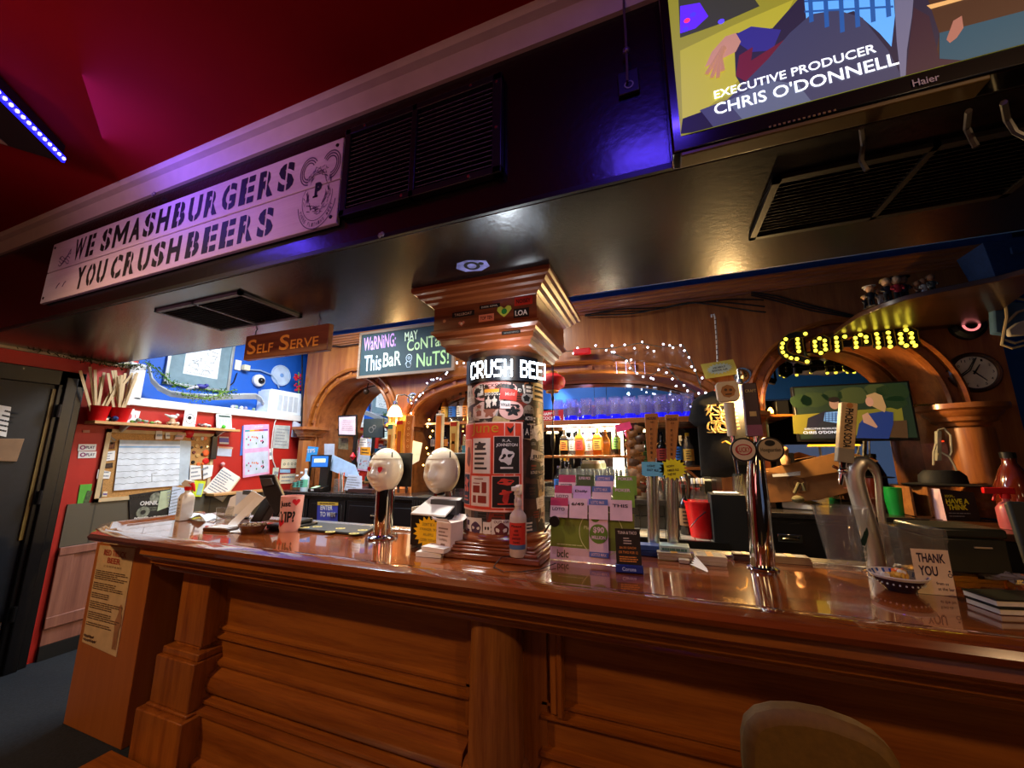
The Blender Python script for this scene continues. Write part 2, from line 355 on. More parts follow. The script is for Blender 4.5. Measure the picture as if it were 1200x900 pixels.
# front: profile swept for each bay
PY = 1.60
fr = [(1.70, .93), (PY, .93), (PY, .60), (PY-.02, .592), (PY-.02, .582), (PY-.008, .572), (PY-.008, .562), (PY-.035, .552), (PY-.035, .545), (PY-.012, .53), (PY-.012, .45),
      (PY-.04, .44), (PY-.04, .425), (PY-.025, .415), (PY-.025, .405), (PY-.075, .385), (PY-.085, .35), (PY-.075, .315), (PY-.05, .295), (PY-.09, .285), (PY-.09, .272), (PY-.075, .262), (PY-.115, .25), (PY-.115, .235),
      (PY-.10, .225), (PY-.10, .05), (PY-.13, .04), (PY-.13, 0), (1.70, 0)]
for x0, x1, nm in ((-2.4, -.78, 'front_panel'), (-.48, BX1, 'front_panel')):
    m = MB(); m.sweep([((x0, 0, 0), (0, 1, 0), (0, 0, 1)), ((x1, 0, 0), (0, 1, 0), (0, 0, 1))], fr); m.build(nm, OAK, bar)
m = MB(); m.box(-.80, -.46, PY-.02, 1.7, 0, .93); m.build('stile', OAKZ, bar)
# picture-frame moulding of the right bay
m = MB()
for dx, w_, y in ((0, .03, .03), (.03, .022, .045)): m.box(-.445+dx, -.445+dx+w_, PY-y, PY, .56, .9)
m.build('panel_moulding', OAKZ, bar, bevel=.006)
# square-footed pilaster at the left
m = MB(); m.box(-2.53, -2.30, 1.50, 1.62, .52, .93); m.box(-2.56, -2.27, 1.47, 1.62, .47, .505); m.lathe([(.13, 0), (.14, .01), (.13, .025), (.117, .035)], (-2.415, 1.60, .50), 4, Matrix.Rotation(pi/4, 4, 'Z'))
m.box(-2.57, -2.26, 1.45, 1.62, .25, .47); m.box(-2.58, -2.25, 1.44, 1.62, .235, .25); m.box(-2.60, -2.23, 1.41, 1.62, .0, .235)
m.build('pilaster', OAKZ, bar, bevel=.006)
# round column in the middle on a square foot
m = MB(); m.lathe([(.098, .93), (.1, .9), (.104, .45), (.106, .40), (.122, .385), (.126, .37), (.118, .355), (.108, .35), (.108, .345), (.135, .33), (.14, .305), (.135, .28)], (-.645, 1.53, 0), 40)
m.build('round_column', wood('oak_column', '#6b3414', '#a86a34', 'Z', .9, .3, .4), bar)
m = MB(); m.box(-.80, -.49, 1.375, 1.62, 0, .29); m.build('column_foot', OAK, bar, bevel=.008)
# back board on the staff side
m = MB(); m.box(-2.72, BX1, 1.70, 1.74, 0, 1.03); m.build('back_board', BLKM, bar)
m = MB(); m.box(-3.2, 2.9, 1.98, 2.06, BT-.12, BT+.012); m.build('drip_rail', STL, bar, bevel=.004)
st = MB(); st.box(-2.72, 2.9, 1.16, 1.40, 0, .03); st = st.build('foot_board', OAK, bar, bevel=.006)
# tin notice screwed to the end panel
nt_ = thing('notice_board', 'beige tin notice with red heading screwed to the end of the bar', 'notice', (-3.02, 1.44, .4))
c4 = [onY(u, v, 1.436) for u, v in ((96, 752), (136, 770), (158, 643), (117, 639))]
m = MB(); m.slab(c4, (0, .004, 0)); m.build('plate', mat('beige_tin', '#c9a882', .5), nt_)
z1 = (c4[2].z+c4[3].z)/2; z0 = (c4[0].z+c4[1].z)/2; F = frame((0, 1.434, 0)); RT = mat('faded_red_print', '#a5402c', .7); BT_ = mat('brown_print', '#5b4030', .7)
xa, xb = max(c4[0].x, c4[3].x)+.012, min(c4[1].x, c4[2].x)-.012; wd = xb-xa; kz = (z1-z0)/.56
m = MB(); put_text(m, 'RED TRUCK', F, wd*.7, .034*kz, .02, ox=xa+wd*.15, oy=z1-.055*kz); put_text(m, 'BEER', F, wd*.4, .032*kz, .02, ox=xa+wd*.3, oy=z1-.096*kz); m.build('heading', RT, nt_)
m = MB(); put_text(m, 'C O M P A N Y', F, wd*.55, .011*kz, ox=xa+wd*.22, oy=z1-.12*kz); m.build('subheading', BT_, nt_)
zz = z1-.14*kz
for n in (5, 4, 3, 4, 4, 2): m = MB(); scribble(m, F, xa, xb-(wd*.22 if n < 4 else 0), zz-n*.011*kz, zz, n, .5); m.build('paragraph', BT_, nt_); zz -= (n*.011+.014)*kz
for dz, w_ in ((.05, .1), (.03, .13)):
    m = MB(); pts = [V((xa+w_*i/24, 1.434, z0+dz+.007*sin(i*1.9))) for i in range(25)]; m.tube(pts, .0022, 4); m.build('signature', BT_, nt_)
fx = xb-.03; zz = z0+.03; m = MB(); pts = [(fx+(x+.01)*1.0, zz+.8*kz*z) for x, z in ((-.02, -.01), (-.025, .12), (-.035, .16), (-.02, .2), (-.012, .23), (-.018, .26), (0, .285), (.018, .26), (.012, .23), (.025, .2), (.03, .15), (.018, .12), (.02, -.01), (.003, -.01), (0, .1), (-.004, -.01))]
poly(m, F, pts, .0005); m.build('illustration', mat('brown_illustration', '#9a6a4c', .7), nt_)
# ------------------------------------------------------------------ back bar with three mirrored arches
BC = 1.10                      # back counter height
ARCH = ((-3.54, .57, .60, 2.0, 'left'), (-1.08, 1.55, .44, 2.6, 'middle'), (1.41, .57, .60, 2.0, 'right'))
def zarch(a, x): t = min(1, abs(x-a[0])/a[1]); return 1.87+a[2]*(1-t**a[3])**(1/a[3])
back = thing('back_bar', 'tall wooden back bar with three mirrored arches behind the counter', 'back bar', (-1, YB, 0))
def arch_pts(a, n=48):
    out = []
    for i in range(n+1):
        t = pi-pi*i/n; c, s = cos(t), sin(t); e = 2/a[3]
        out.append((a[0]+a[1]*math.copysign(abs(c)**e, c), 1.87+a[2]*abs(s)**e))
    return out
m = MB(); edges = [-4.40]
for a in ARCH:
    x0, x1 = a[0]-a[1], a[0]+a[1]
    m.box(edges[-1], x0, YB, YB+.03, BC, 2.97)
    P = arch_pts(a)
    for (xa, za), (xb, zb) in zip(P, P[1:]): m.slab([(xa, YB, za), (xb, YB, zb), (xb, YB, 2.97), (xa, YB, 2.97)], (0, .03, 0))
    edges.append(x1)
m.box(edges[-1], 2.36, YB, YB+.03, BC, 2.97)
m.build('face_panel', BACKW, back)
for a in ARCH:
    m = MB(); P = [(a[0]-a[1], BC)]+arch_pts(a)+[(a[0]+a[1], BC)]
    for (xa, za), (xb, zb) in zip(P, P[1:]): m.add([(xa, YB+.02, za), (xb, YB+.02, zb), (xb, 4.13, zb), (xa, 4.13, za)], [(0, 1, 2, 3)])
    m.build('arch_lining', BACKX, back)
    A = arch_pts(a, 56)
    def offs(i):
        p, q = A[max(0, i-1)], A[min(len(A)-1, i+1)]; t = V((q[0]-p[0], 0, q[1]-p[1])).normalized(); return V((-t.z, 0, t.x))
    for o0, o1, d in ((-.0, .035, .035), (.095, .135, .04)):
        m = MB(); m.sweep([((A[i][0], YB, A[i][1]), offs(i), (0, -1, 0)) for i in range(len(A))], [(o0, 0), (o0, d), ((o0+o1)/2, d+.012), (o1, d), (o1, 0)])
        m.build('arch_moulding', OAK, back)
    st = 5 if a[4] == 'middle' else 6
    for i in range(2, len(A)-2, st):
        m = MB(); nrm = offs(i); t = V((nrm.z, 0, -nrm.x)); c = V((A[i][0], YB, A[i][1]))
        m.slab([c+nrm*.04+t*.02, c+nrm*.09+t*.02, c+nrm*.09-t*.02, c+nrm*.04-t*.02], (0, -.02, 0)); m.build('arch_block', OAK, back)
    m = MB(); m.sweep([((A[i][0], 4.09, A[i][1]), offs(i), (0, -1, 0)) for i in range(len(A))], [(-.03, 0), (-.03, .02), (0, .02), (0, 0)]); m.build('mirror_bead', BACKX, back)
m = MB()
for a in ARCH: m.box(a[0]-a[1]-.05, a[0]+a[1]+.05, 4.12, 4.13, BC-.1, 1.87+a[2]+.05)
struct(m.build('mirror_panel', MIRROR, back)); 
m = MB(); pr = [(3.80, 2.915), (3.73, 2.92), (3.725, 2.935), (3.705, 2.942), (3.70, 2.958), (3.68, 2.962), (3.675, 2.98), (3.655, 2.99), (3.65, 3.005), (3.625, 3.012), (3.62, 3.03), (3.80, 3.03)]
m.sweep([((-4.42, 0, 0), (0, 1, 0), (0, 0, 1)), ((2.40, 0, 0), (0, 1, 0), (0, 0, 1))], pr); m.build('crown', BACKX, back)
for x, n in ((-4.25, 8), (-2.80, 8), (.655, 8), (2.08, 32)):
    m = MB(); M8 = Matrix.Rotation(pi/8, 4, 'Z'); w_ = 1.0 if n == 8 else 1.15
    m.lathe([(.11, 1.70), (.13, 1.715), (.135, 1.735), (.165, 1.75), (.17, 1.775), (.20, 1.80), (.205, 1.82), (.235, 1.835), (.235, 1.87), (0, 1.87)], (x, YB+.04, 0), n, M8); m.build('impost', BACKX, back)
    m = MB(); m.lathe([(.105*w_, 1.70), (.105*w_, 1.22), (.125*w_, 1.2), (.13*w_, 1.17), (.15*w_, 1.15), (.15*w_, BC)], (x, YB+.0, 0), n, M8); m.build('column', BACKW, back)
# cables stapled along the crown
m = MB()
for k in range(3):
    pts = []
    for i in range(40):
        t = i/39; x = -.62+1.55*t; z = 2.905-.014*k+.02*sin(9*t+k)-.04*(t > .62)*(t-.62)*10*(.5+.2*k); pts.append((x, YB-.03-.008*k, z))
    pts += [(1.02+.1*j, YB-.03, 2.60-.015*k+.004*j) for j in range(0, 5)] if 0 else []
    m.tube(pts, .007, 5)
tag(m.build('cable_bundle', BLKM), 'black cables drooping along under the back bar crown moulding', 'cable')
m = MB()
for k in range(3): m.tube([onY(u, v, YB-.02) for u, v in ((880, 342+k*2), (910, 347+k*3), (950, 358+k*3), (985, 366+k*2), (1004, 371+k))], .006, 5)
tag(m.build('cable_bundle', BLKM), 'black cables running down to the corner shelf of figurines', 'cable')
m = MB()
for k in range(2): m.tube([onY(u, v+4*k, YB-.03) for u, v in ((384, 401), (400, 402), (420, 399), (440, 397))], .008, 5)
tag(m.build('cable_bundle', BLKM), 'dark cables above the left arch beside the chalkboard', 'cable')

# ------------------------------------------------------------------ back counter units
DK = mat('black_cabinet_paint', '#111013', .35); DKT = mat('dark_counter_top', '#2b2725', .25, coat=.3, vary=.3, scale=30)
def unit(name, label, x0, x1, y0, z1, doors, y1=3.75, topmat=DKT):
    r = thing(name, label, 'cabinet', ((x0+x1)/2, (y0+y1)/2, 0))
    m = MB(); m.box(x0, x1, y0+.03, y1, .08, z1-.04); m.build('carcass', DK, r)
    m = MB(); m.box(x0, x1, y0-.01, 4.11 if y1 == 3.75 else y1, z1-.04, z1); m.build('counter_top', topmat, r, bevel=.006)
    n = doors; wd = (x1-x0)/n
    for i in range(n):
        m = MB(); a, b_ = x0+i*wd+.012, x0+(i+1)*wd-.012
        m.box(a, b_, y0+.01, y0+.03, .12, z1-.075); m.box(a+.04, b_-.04, y0+.004, y0+.012, .17, z1-.12)
        dd = m.build('door', DK, r, bevel=.004)
        m = MB(); zc = z1-.22; xc = b_-.13
        m.tube([(xc-.045, y0+.006, zc+.01), (xc-.035, y0-.02, zc+.012), (xc+.035, y0-.02, zc+.008), (xc+.045, y0+.006, zc+.006)], .009, 8); m.box(xc-.06, xc-.035, y0+.0, y0+.008, zc-.02, zc+.025)
        m.build('handle', CHR, dd)
    return r
unit('back_cabinet', 'black back counter cabinet under the left arch with chrome latches', -4.35, -1.60, 3.43, BC, 5)
ub = thing('drawer_cabinet', 'black drawer cabinet with chrome pull behind the badge beer tower', 'cabinet', (1.2, 3.6, 0))
m = MB(); m.box(.42, 1.60, 3.46, 3.75, .08, BC-.04); m.build('carcass', DK, ub)
m = MB(); m.box(.42, 1.95, 3.42, 4.11, BC-.04, BC); m.build('counter_top', DKT, ub, bevel=.006)
c = onY(926, 631, 3.43)
for i, (a, b_) in enumerate(((.44, 1.28), (1.30, 1.58))):
    m = MB(); m.box(a, b_, 3.44, 3.46, BC-.42, BC-.07); m.box(a, b_, 3.44, 3.46, .12, BC-.45); dr = m.build('drawer', DK, ub, bevel=.004)
    xc = c.x if i == 0 else 1.44; zc = c.z
    m = MB(); m.box(xc-.075, xc+.075, 3.432, 3.44, zc-.028, zc+.028); m.build('pull_plate', CHR, dr, bevel=.006)
    m = MB(); m.tube([(xc-.05, 3.432, zc+.008), (xc-.045, 3.405, zc-.004), (xc+.045, 3.405, zc-.004), (xc+.05, 3.432, zc+.008)], .009); m.box(xc-.055, xc+.055, 3.43, 3.4325, zc-.018, zc+.016); m.build('pull', mat('dark_chrome', '#8d877c', .2, 1), dr)
# tiled sink stand in the middle
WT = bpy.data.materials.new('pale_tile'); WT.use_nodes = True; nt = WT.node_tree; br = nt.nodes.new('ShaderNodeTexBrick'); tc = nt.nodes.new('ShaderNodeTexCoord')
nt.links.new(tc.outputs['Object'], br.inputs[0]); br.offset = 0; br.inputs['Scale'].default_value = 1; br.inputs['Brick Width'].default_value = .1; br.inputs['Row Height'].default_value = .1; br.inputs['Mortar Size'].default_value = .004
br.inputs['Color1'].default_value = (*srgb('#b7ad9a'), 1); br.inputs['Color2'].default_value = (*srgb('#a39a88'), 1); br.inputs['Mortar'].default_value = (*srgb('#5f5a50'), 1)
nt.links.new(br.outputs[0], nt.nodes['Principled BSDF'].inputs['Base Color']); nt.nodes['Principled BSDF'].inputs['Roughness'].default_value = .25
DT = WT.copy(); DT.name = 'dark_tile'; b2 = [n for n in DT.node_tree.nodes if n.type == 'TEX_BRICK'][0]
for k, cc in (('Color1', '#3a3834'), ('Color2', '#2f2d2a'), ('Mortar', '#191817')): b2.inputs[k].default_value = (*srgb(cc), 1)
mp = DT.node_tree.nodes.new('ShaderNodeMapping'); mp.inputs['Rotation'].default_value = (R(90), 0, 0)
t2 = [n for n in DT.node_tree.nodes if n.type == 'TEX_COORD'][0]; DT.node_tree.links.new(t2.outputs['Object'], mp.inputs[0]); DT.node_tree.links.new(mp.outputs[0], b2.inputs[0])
sk = thing('tiled_sink_stand', 'tiled bar sink stand with pale tile ledge below the middle bottle shelves', 'sink stand', (-.6, 3.6, 0))
m = MB(); m.box(-1.58, .40, 3.55, 4.11, BC+.0, BC+.04); m.build('counter_top', DKT, sk, bevel=.005)
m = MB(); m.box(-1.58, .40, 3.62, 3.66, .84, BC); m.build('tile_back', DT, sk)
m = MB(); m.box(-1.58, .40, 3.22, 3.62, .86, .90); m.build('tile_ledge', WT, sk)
m = MB(); m.box(-1.58, .40, 3.18, 3.22, .78, .905); m.box(-1.58, .40, 3.55, 3.62, .0, .86); m.box(-1.58, .40, 3.15, 3.62, .50, .53); m.box(-1.58, .40, 3.15, 3.17, .53, .60); m.build('frame', BLK, sk)
m = MB(); m.box(-1.0, -.55, 3.16, 3.22, .55, .76); m.build('orange_panel', wood('sink_side_wood', '#8a4f28', '#a5653a', 'X'), sk)

# ------------------------------------------------------------------ shelves in the middle arch
sh = thing('bottle_shelf', 'upper wooden bottle shelf crossing the middle arch, holding tall glasses', 'shelf', (-.4, 3.9, 1.845))
m = MB(); m.box(-1.66, .455, 3.70, 4.11, 1.81, 1.845); m.build('board', OAK, sh, bevel=.004)
m = MB(); m.box(-1.66, .455, 3.685, 3.70, 1.80, 1.85); m.build('front_edge', BACKX, sh, bevel=.003)
m = MB(); m.box(-1.05, -.35, 3.74, 3.80, 1.795, 1.81); m.build('strip_light', glow('shelf_strip_glow', '#fff3d8', 14), sh)
o = lamp('shelf_strip', 'AREA', (-.7, 3.78, 1.785), 27, (1, .9, .7), .65, (-.7, 3.85, 1), size_y=.05)
sh2 = thing('bottle_shelf', 'lower wooden bottle shelf in the middle arch, holding liquor bottles', 'shelf', (-.4, 3.9, 1.5))
m = MB(); m.box(-1.66, -.287, 3.72, 4.11, 1.485, 1.51); m.build('board', OAK, sh2, bevel=.003)
sh4 = thing('bottle_shelf', 'short lower bottle shelf right of the chip strip, holding liquor bottles', 'shelf', (.1, 3.9, 1.385))
m = MB(); m.box(-.25, .455, 3.72, 4.11, 1.385, 1.41); m.build('board', OAK, sh4, bevel=.003)
m = MB(); m.box(-.285, -.252, 3.72, 4.11, BC+.04, 1.81); m.build('divider', BACKW, sh4)
m = MB(); m.tube([(.2, 3.74, 1.385), (.24, 3.74, 1.36), (.3, 3.74, 1.30), (.31, 3.74, 1.25)], .012); m.build('bracket', BACKX, sh4)
sh3 = thing('bottle_shelf', 'dark wooden bottle shelf behind the second mannequin head', 'shelf', (-2.2, 3.95, 1.9))
m = MB(); m.box(-2.60, -1.68, 3.86, 4.11, 1.86, 1.89); m.build('board', BACKX, sh3, bevel=.003)
m = MB(); m.box(-2.42, -2.36, 3.86, 4.11, BC, 1.86); m.box(-1.70, -1.665, 3.80, 4.11, BC, 1.86); m.box(-2.42, -1.68, 3.88, 4.11, 1.55, 1.575); m.build('uprights', mat('dark_brown_shelf', '#3b2415', .5), sh3)
# lit tube lamp between the bottles
tl = thing('tube_lamp', 'bright white tube lamp standing behind the lower shelf bottles', 'lamp', (-.40, 4.03, 1.14))
m = MB(); m.lathe([(0, 1.14), (.05, 1.14), (.05, 1.17), (.03, 1.175)], (-.40, 4.03, 0), 20); m.build('base', WHT, tl)
m = MB(); m.lathe([(.0, 1.175), (.042, 1.175), (.045, 1.3), (.045, 1.75), (.03, 1.78), (0, 1.78)], (-.40, 4.03, 0), 20); m.build('tube', glow('tube_glow', '#fff2d4', 14), tl)

# ------------------------------------------------------------------ bottles
AMB = glass('amber_glass', '#a8621c', .06, .35); DRK = mat('dark_bottle_glass', '#17120c', .1, coat=.5); GRN = mat('green_bottle_glass', '#1d3519', .1, coat=.5)
def bottle(label, x, y, z, h, r, body, lab, cap, style='round', labh=(.18, .52), group='liquor bottles on the shelves', mark=INK):
    b_ = thing('bottle', label, 'bottle', (x, y, z), group)
    s = .62 if style != 'wine' else .5
    pr = [(0, 0), (r*.94, 0), (r, .012), (r, h*s*.92), (r*.9, h*s), (r*.42, h*(s+.09)), (r*.34, h*(s+.16)), (r*.34, h*.9), (r*.4, h*.905), (r*.4, h*.93), (0, h*.93)]
    n = 4 if style == 'square' else 20; M = Matrix.Rotation(pi/4, 4, 'Z') if n == 4 else None
    if n == 4: pr = [(q*1.25, zz) for q, zz in pr]
    m = MB(); m.lathe(pr, (x, y, z), n, M); m.build('body', body, b_, bevel=.004 if n == 4 else 0)
    m = MB()
    if n == 4: q = r*1.25*.7071+.001; m.box(x-q*.86, x+q*.86, y-q-.001, y-q+.004, z+h*labh[0], z+h*labh[1]); yy = y-q-.002; ww = q*1.2
    else: m.lathe([(r+.0008, z+h*labh[0]), (r+.0008, z+h*labh[1])], (x, y, 0), 20, None, -pi*.98, -.02*pi); yy = y-r-.002; ww = r*1.0
    lb = m.build('label', lab, b_)
    m = MB(); F = frame((x, yy, z))
    scribble(m, F, -ww/2, ww/2, h*(labh[0]+.03), h*(labh[1]-.03), 4, .45, .0, rnd=random.Random(int(x*1000))); m.build('label_print', mark, lb)
    m = MB(); m.lathe([(0, h), (r*.36, h), (r*.4, h*.99), (r*.4, h*.9), (0, h*.9)], (x, y, z), 14); m.build('cap', cap, b_)
    return b_
OL = mat('orange_label', '#d9842f', .6); RL = mat('red_label', '#c4433a', .6); YL = mat('yellow_label', '#e0b24a', .6); WL = mat('white_label', '#e6e0d2', .6); BLL = mat('blue_label', '#2b6cc0', .6); GL = mat('green_label', '#5f8f3a', .6)
def bx(u, v, y): return onY(u, v, y).x
for u, h, r, body, lab, cap, stl, lb in (
    (662, .28, .045, DRK, OL, BLK, 'square', 'square dark bottle with orange label left on the lower shelf'),
    (671, .27, .035, CLEAR, WL, BLK, 'round', 'slim clear bottle beside the square orange-label bottle'),
    (680, .29, .045, AMB, RL, BRASS, 'square', 'amber bottle with salmon red label on the lower shelf'),
    (691, .26, .036, CLEAR, WL, STL, 'round', 'clear bottle between the red-label and yellow-label bottles'),
    (701, .29, .048, AMB, YL, BRASS, 'square', 'squat amber bottle with yellow label on the lower shelf'),
    (723, .33, .042, DRK, GL, BLK, 'wine', 'tall dark wine-shaped bottle beside the pink card')):
    bottle(lb, bx(u, 533, 3.82), 3.82, 1.51, h, r, body, lab, cap, stl)
for u, h, r, body, lab, cap, stl, lb in (
    (750, .31, .045, AMB, YL, BLK, 'round', 'amber bottle with yellow label right of the chip strip'),
    (758, .27, .035, GRN, GL, GREEN, 'round', 'green bottle with bright green cap behind the left wooden tap handle'),
    (777, .31, .047, DRK, RL, BLK, 'round', 'dark brown bottle with red label between two wooden tap handles'),
    (796, .34, .04, DRK, BLL, BLK, 'wine', 'tall dark bottle right of the wooden tap handles'),
    (808, .30, .045, CLEAR, YL, YEL, 'round', 'clear bottle with yellow and blue label beside the black shirt'),
    (740, .25, .04, CLEAR, WL, STL, 'round', 'small clear bottle half behind the chip strip')):
    bottle(lb, bx(u, 547, 3.82), 3.82, 1.41, h, r, body, lab, cap, stl)
for u, h, r, body, lab, cap, lb in ((521, .36, .042, AMB, YL, BLK, 'amber bottle with black pourer, leftmost on the high dark shelf'), (530, .36, .045, CLEAR, BLL, BLK, 'clear bottle with blue label on the high dark shelf'),
    (539, .36, .042, CLEAR, WL, BLK, 'clear bottle with white label on the high dark shelf'), (546, .36, .04, AMB, OL, BLK, 'amber bottle with orange label on the high dark shelf by the sticker column'), (513, .3, .035, DRK, WL, BLK, 'small dark bottle behind the leftmost amber pourer bottle')):
    b_ = bottle(lb, bx(u, 490, 3.96), 3.96 if u != 513 else 4.03, 1.89, h, r, body, lab, cap)
    m = MB(); x = b_.location.x; m.tube([(x, b_.location.y, 1.89+h), (x, b_.location.y, 1.89+h+.04), (x+.015, b_.location.y, 1.89+h+.075)], .007, 6); m.build('pourer', BLK, b_)
for u, lab, lb in ((508, WL, 'dark bottle in the lower dark compartment, left one'), (521, OL, 'dark bottle in the lower dark compartment under the orange tap handle')):
    bottle(lb, bx(u, 530, 3.98), 3.98, 1.575, .24, .04, DRK, lab, BLK)
for u, lab, body, lb in ((655, BLL, CLEAR, 'clear bottle with blue label beside the sticker column'), (763, WL, CLEAR, 'clear bottle with white label low behind the left wooden tap')):
    bottle(lb, bx(u, 575, 3.85), 3.85, BC+.04, .27, .045, body, lab, STL)
bottle('white and green festive figure bottle standing low by the chip strip', bx(751, 577, 3.78), 3.78, BC+.04, .25, .05, mat('cream_ceramic', '#d9cdb4', .3), RL, GREEN)
for u, lb in ((803, 'steel cocktail shaker beside the black shirt'), (775, 'steel cocktail shaker between the wooden taps'), (797, 'steel shaker tin behind the right wooden tap')):
    x = bx(u, 578, 3.74); s_ = thing('cocktail_shaker', lb, 'shaker', (x, 3.74, BC+.04), 'shakers on the counter')
    m = MB(); m.lathe([(0, 0), (.034, 0), (.036, .01), (.045, .15), (.046, .155), (.03, .19), (.028, .2)], (x, 3.74, BC+.04), 24); m.build('tin', STL, s_)
    m = MB(); m.lathe([(.03, .2), (.028, .225), (.0, .235)], (x, 3.74, BC+.04), 24); m.build('cap', CHR, s_)
# ------------------------------------------------------------------ tall flared glasses, blue LED light put into their glowing feet
TG = glass('tall_glass', '#eeeaff', .05, .08); BLG = mat('blue_lit_glass_base', '#1a16d0', .1, trans=.3, coat=.4, emit=.6)
tg = thing('beer_glass', 'tall flared beer glass', 'glass', (0, 0, 0), 'tall blue-footed glasses on the upper shelf')
m = MB(); pr = [(.040, .03), (.038, .06), (.036, .15), (.040, .19), (.048, .215), (.0465, .215), (.0385, .19), (.0345, .15), (.036, .06), (.037, .035)]
m.lathe(pr, (0, 0, 0), 16); m.build('bowl', TG, tg, sharp=10)
m = MB()
for k in range(8): a = k*pi/4; m.tube([(.0385*cos(a), .0385*sin(a), .05), (.0365*cos(a), .0365*sin(a), .15), (.042*cos(a), .042*sin(a), .195)], .0025, 4)
m.build('flutes', TG, tg)
m = MB(); m.lathe([(0, 0), (.044, 0), (.046, .008), (.043, .028), (.039, .05), (.0, .052)], (0, 0, 0), 16); m.build('foot', BLG, tg)
tg.scale = (1.25, 1.25, 1); us = [651, 668, 685, 702, 719, 736, 754, 777-5, 791-2, 805]
names = ['leftmost of the front row beside the column', 'second of the front row', 'third of the front row', 'fourth of the front row', 'fifth of the front row', 'sixth of the front row above the pink card', 'seventh of the front row above the left wooden tap', 'eighth of the front row', 'ninth of the front row', 'last of the front row beside the black shirt']
first = True
for y, dx, row in ((3.76, 0, 'front'), (3.93, .06, 'back')):
    for i, u in enumerate(us):
        if row == 'back' and i == len(us)-1: continue
        x = bx(u, 490, 3.76)+dx+.02; lb = 'tall blue-lit glass, upper shelf, '+(names[i] if row == 'front' else names[i].replace('front row', 'back row'))
        if first: tg.location = (x, y, 1.845); tg['label'] = lb; first = False
        else: dup(tg, (x, y, 1.845), label=lb)
# stemmed and plain glasses on the lower counter of the middle arch
gg = thing('wine_glass', 'clear goblet', 'glass', (0, 0, 0), 'clear goblets under the lower shelf')
m = MB(); m.lathe([(0, 0), (.032, 0), (.032, .004), (.006, .01), (.005, .06), (.02, .075), (.036, .11), (.037, .14), (.033, .17), (.032, .17), (.035, .14), (.034, .112), (.018, .078), (0, .07)], (0, 0, 0), 16); m.build('bowl', CLEAR, gg)
gg.scale = (1.3, 1.3, 1.45); k = 0
for row, y, us in (('front', 3.66, range(661, 735, 9)), ('back', 3.80, range(665, 732, 9))):
    for i, u in enumerate(us):
        lb = 'clear goblet above the lottery rack, %s row, %s' % (row, ('first beside the column', 'second from the column', 'third from the column', 'fourth from the column', 'fifth from the column', 'sixth from the column', 'seventh from the column', 'eighth from the column', 'last before the chip strip')[i])
        p = (bx(u, 572, y), y, BC+.04)
        if k == 0: gg.location = p; gg['label'] = lb
        else: dup(gg, p, label=lb)
        k += 1
# round goblet and a yellow shape seen under the lower shelf
g2 = thing('fishbowl_glass', 'large round frosted goblet under the amber bottles', 'glass', (bx(693, 548, 3.95), 3.95, BC+.04))
x = g2.location.x
m = MB(); m.lathe([(0, 0), (.05, 0), (.05, .005), (.01, .015), (.008, .14), (.05, .16), (.095, .22), (.1, .27), (.085, .32), (.083, .32), (.096, .27), (.05, .165), (0, .15)], (x, 3.95, BC+.04), 24); m.build('bowl', glass('frosted_glass', '#fffef8', .2, .45), g2)
m = MB(); m.lathe([(.101, .235), (.1015, .27), (.098, .29)], (x, 3.95, BC+.04), 24); m.build('etched_band', mat('olive_print', '#9a9a70', .7), g2)

# chip strip
cs = thing('chip_strip', 'hanging strip of small orange snack bags topped by a bright pink card', 'snack strip', (bx(747, 540, 3.64), 3.64, 1.2))
x = cs.location.x
m = MB(); m.box(x-.012, x+.012, 3.655, 3.66, 1.18, 1.80); m.build('strip', BLK, cs)
bagm = [mat('orange_snack_bag', '#7a4d26', .4, vary=.3, scale=50), mat('brown_snack_bag', '#4a3020', .35, vary=.3, scale=50), mat('grey_snack_bag', '#8a6a50', .35, vary=.3, scale=50)]
for i in range(14):
    z = 1.74-.042*i; xx = x+(-.03 if i % 2 else .028)+random.uniform(-.01, .01); a = random.uniform(-.5, .5)
    M = Matrix.Translation((xx, 3.64-.006*(i % 3), z)) @ Matrix.Rotation(a, 4, 'Y')
    m = MB(); W, H = .042, .032
    grid = [[M @ V((W*(p/4-1)*1.0+W*0+(W*p/4*0), -.012*sin(pi*p/8)*sin(pi*q/4), H*(q/2-1))) for q in range(5)] for p in range(9)]
    grid = [[M @ V((W*(p/4-1), -.014*sin(pi*p/8)*sin(pi*q/4), H*(q/2-1))) for q in range(5)] for p in range(9)]
    vs = [p for rw in grid for p in rw]; m.add(vs, [(p*5+q, (p+1)*5+q, (p+1)*5+q+1, p*5+q+1) for p in range(8) for q in range(4)])
    m.add([M @ V((W*(p/4-1), .004, H*(q/2-1))) for p in (0, 8) for q in (0, 4)], [(0, 1, 3, 2)])
    m.build('snack_bag', bagm[(0, 0, 1, 0, 2)[i % 5]], cs)
c4 = [onY(u, v, 3.62) for u, v in ((723, 507), (741, 502), (738, 494), (720, 498))]
m = MB(); m.slab(c4, (0, .003, 0)); m.build('pink_card', mat('neon_pink_card', '#f0447e', .6), cs)

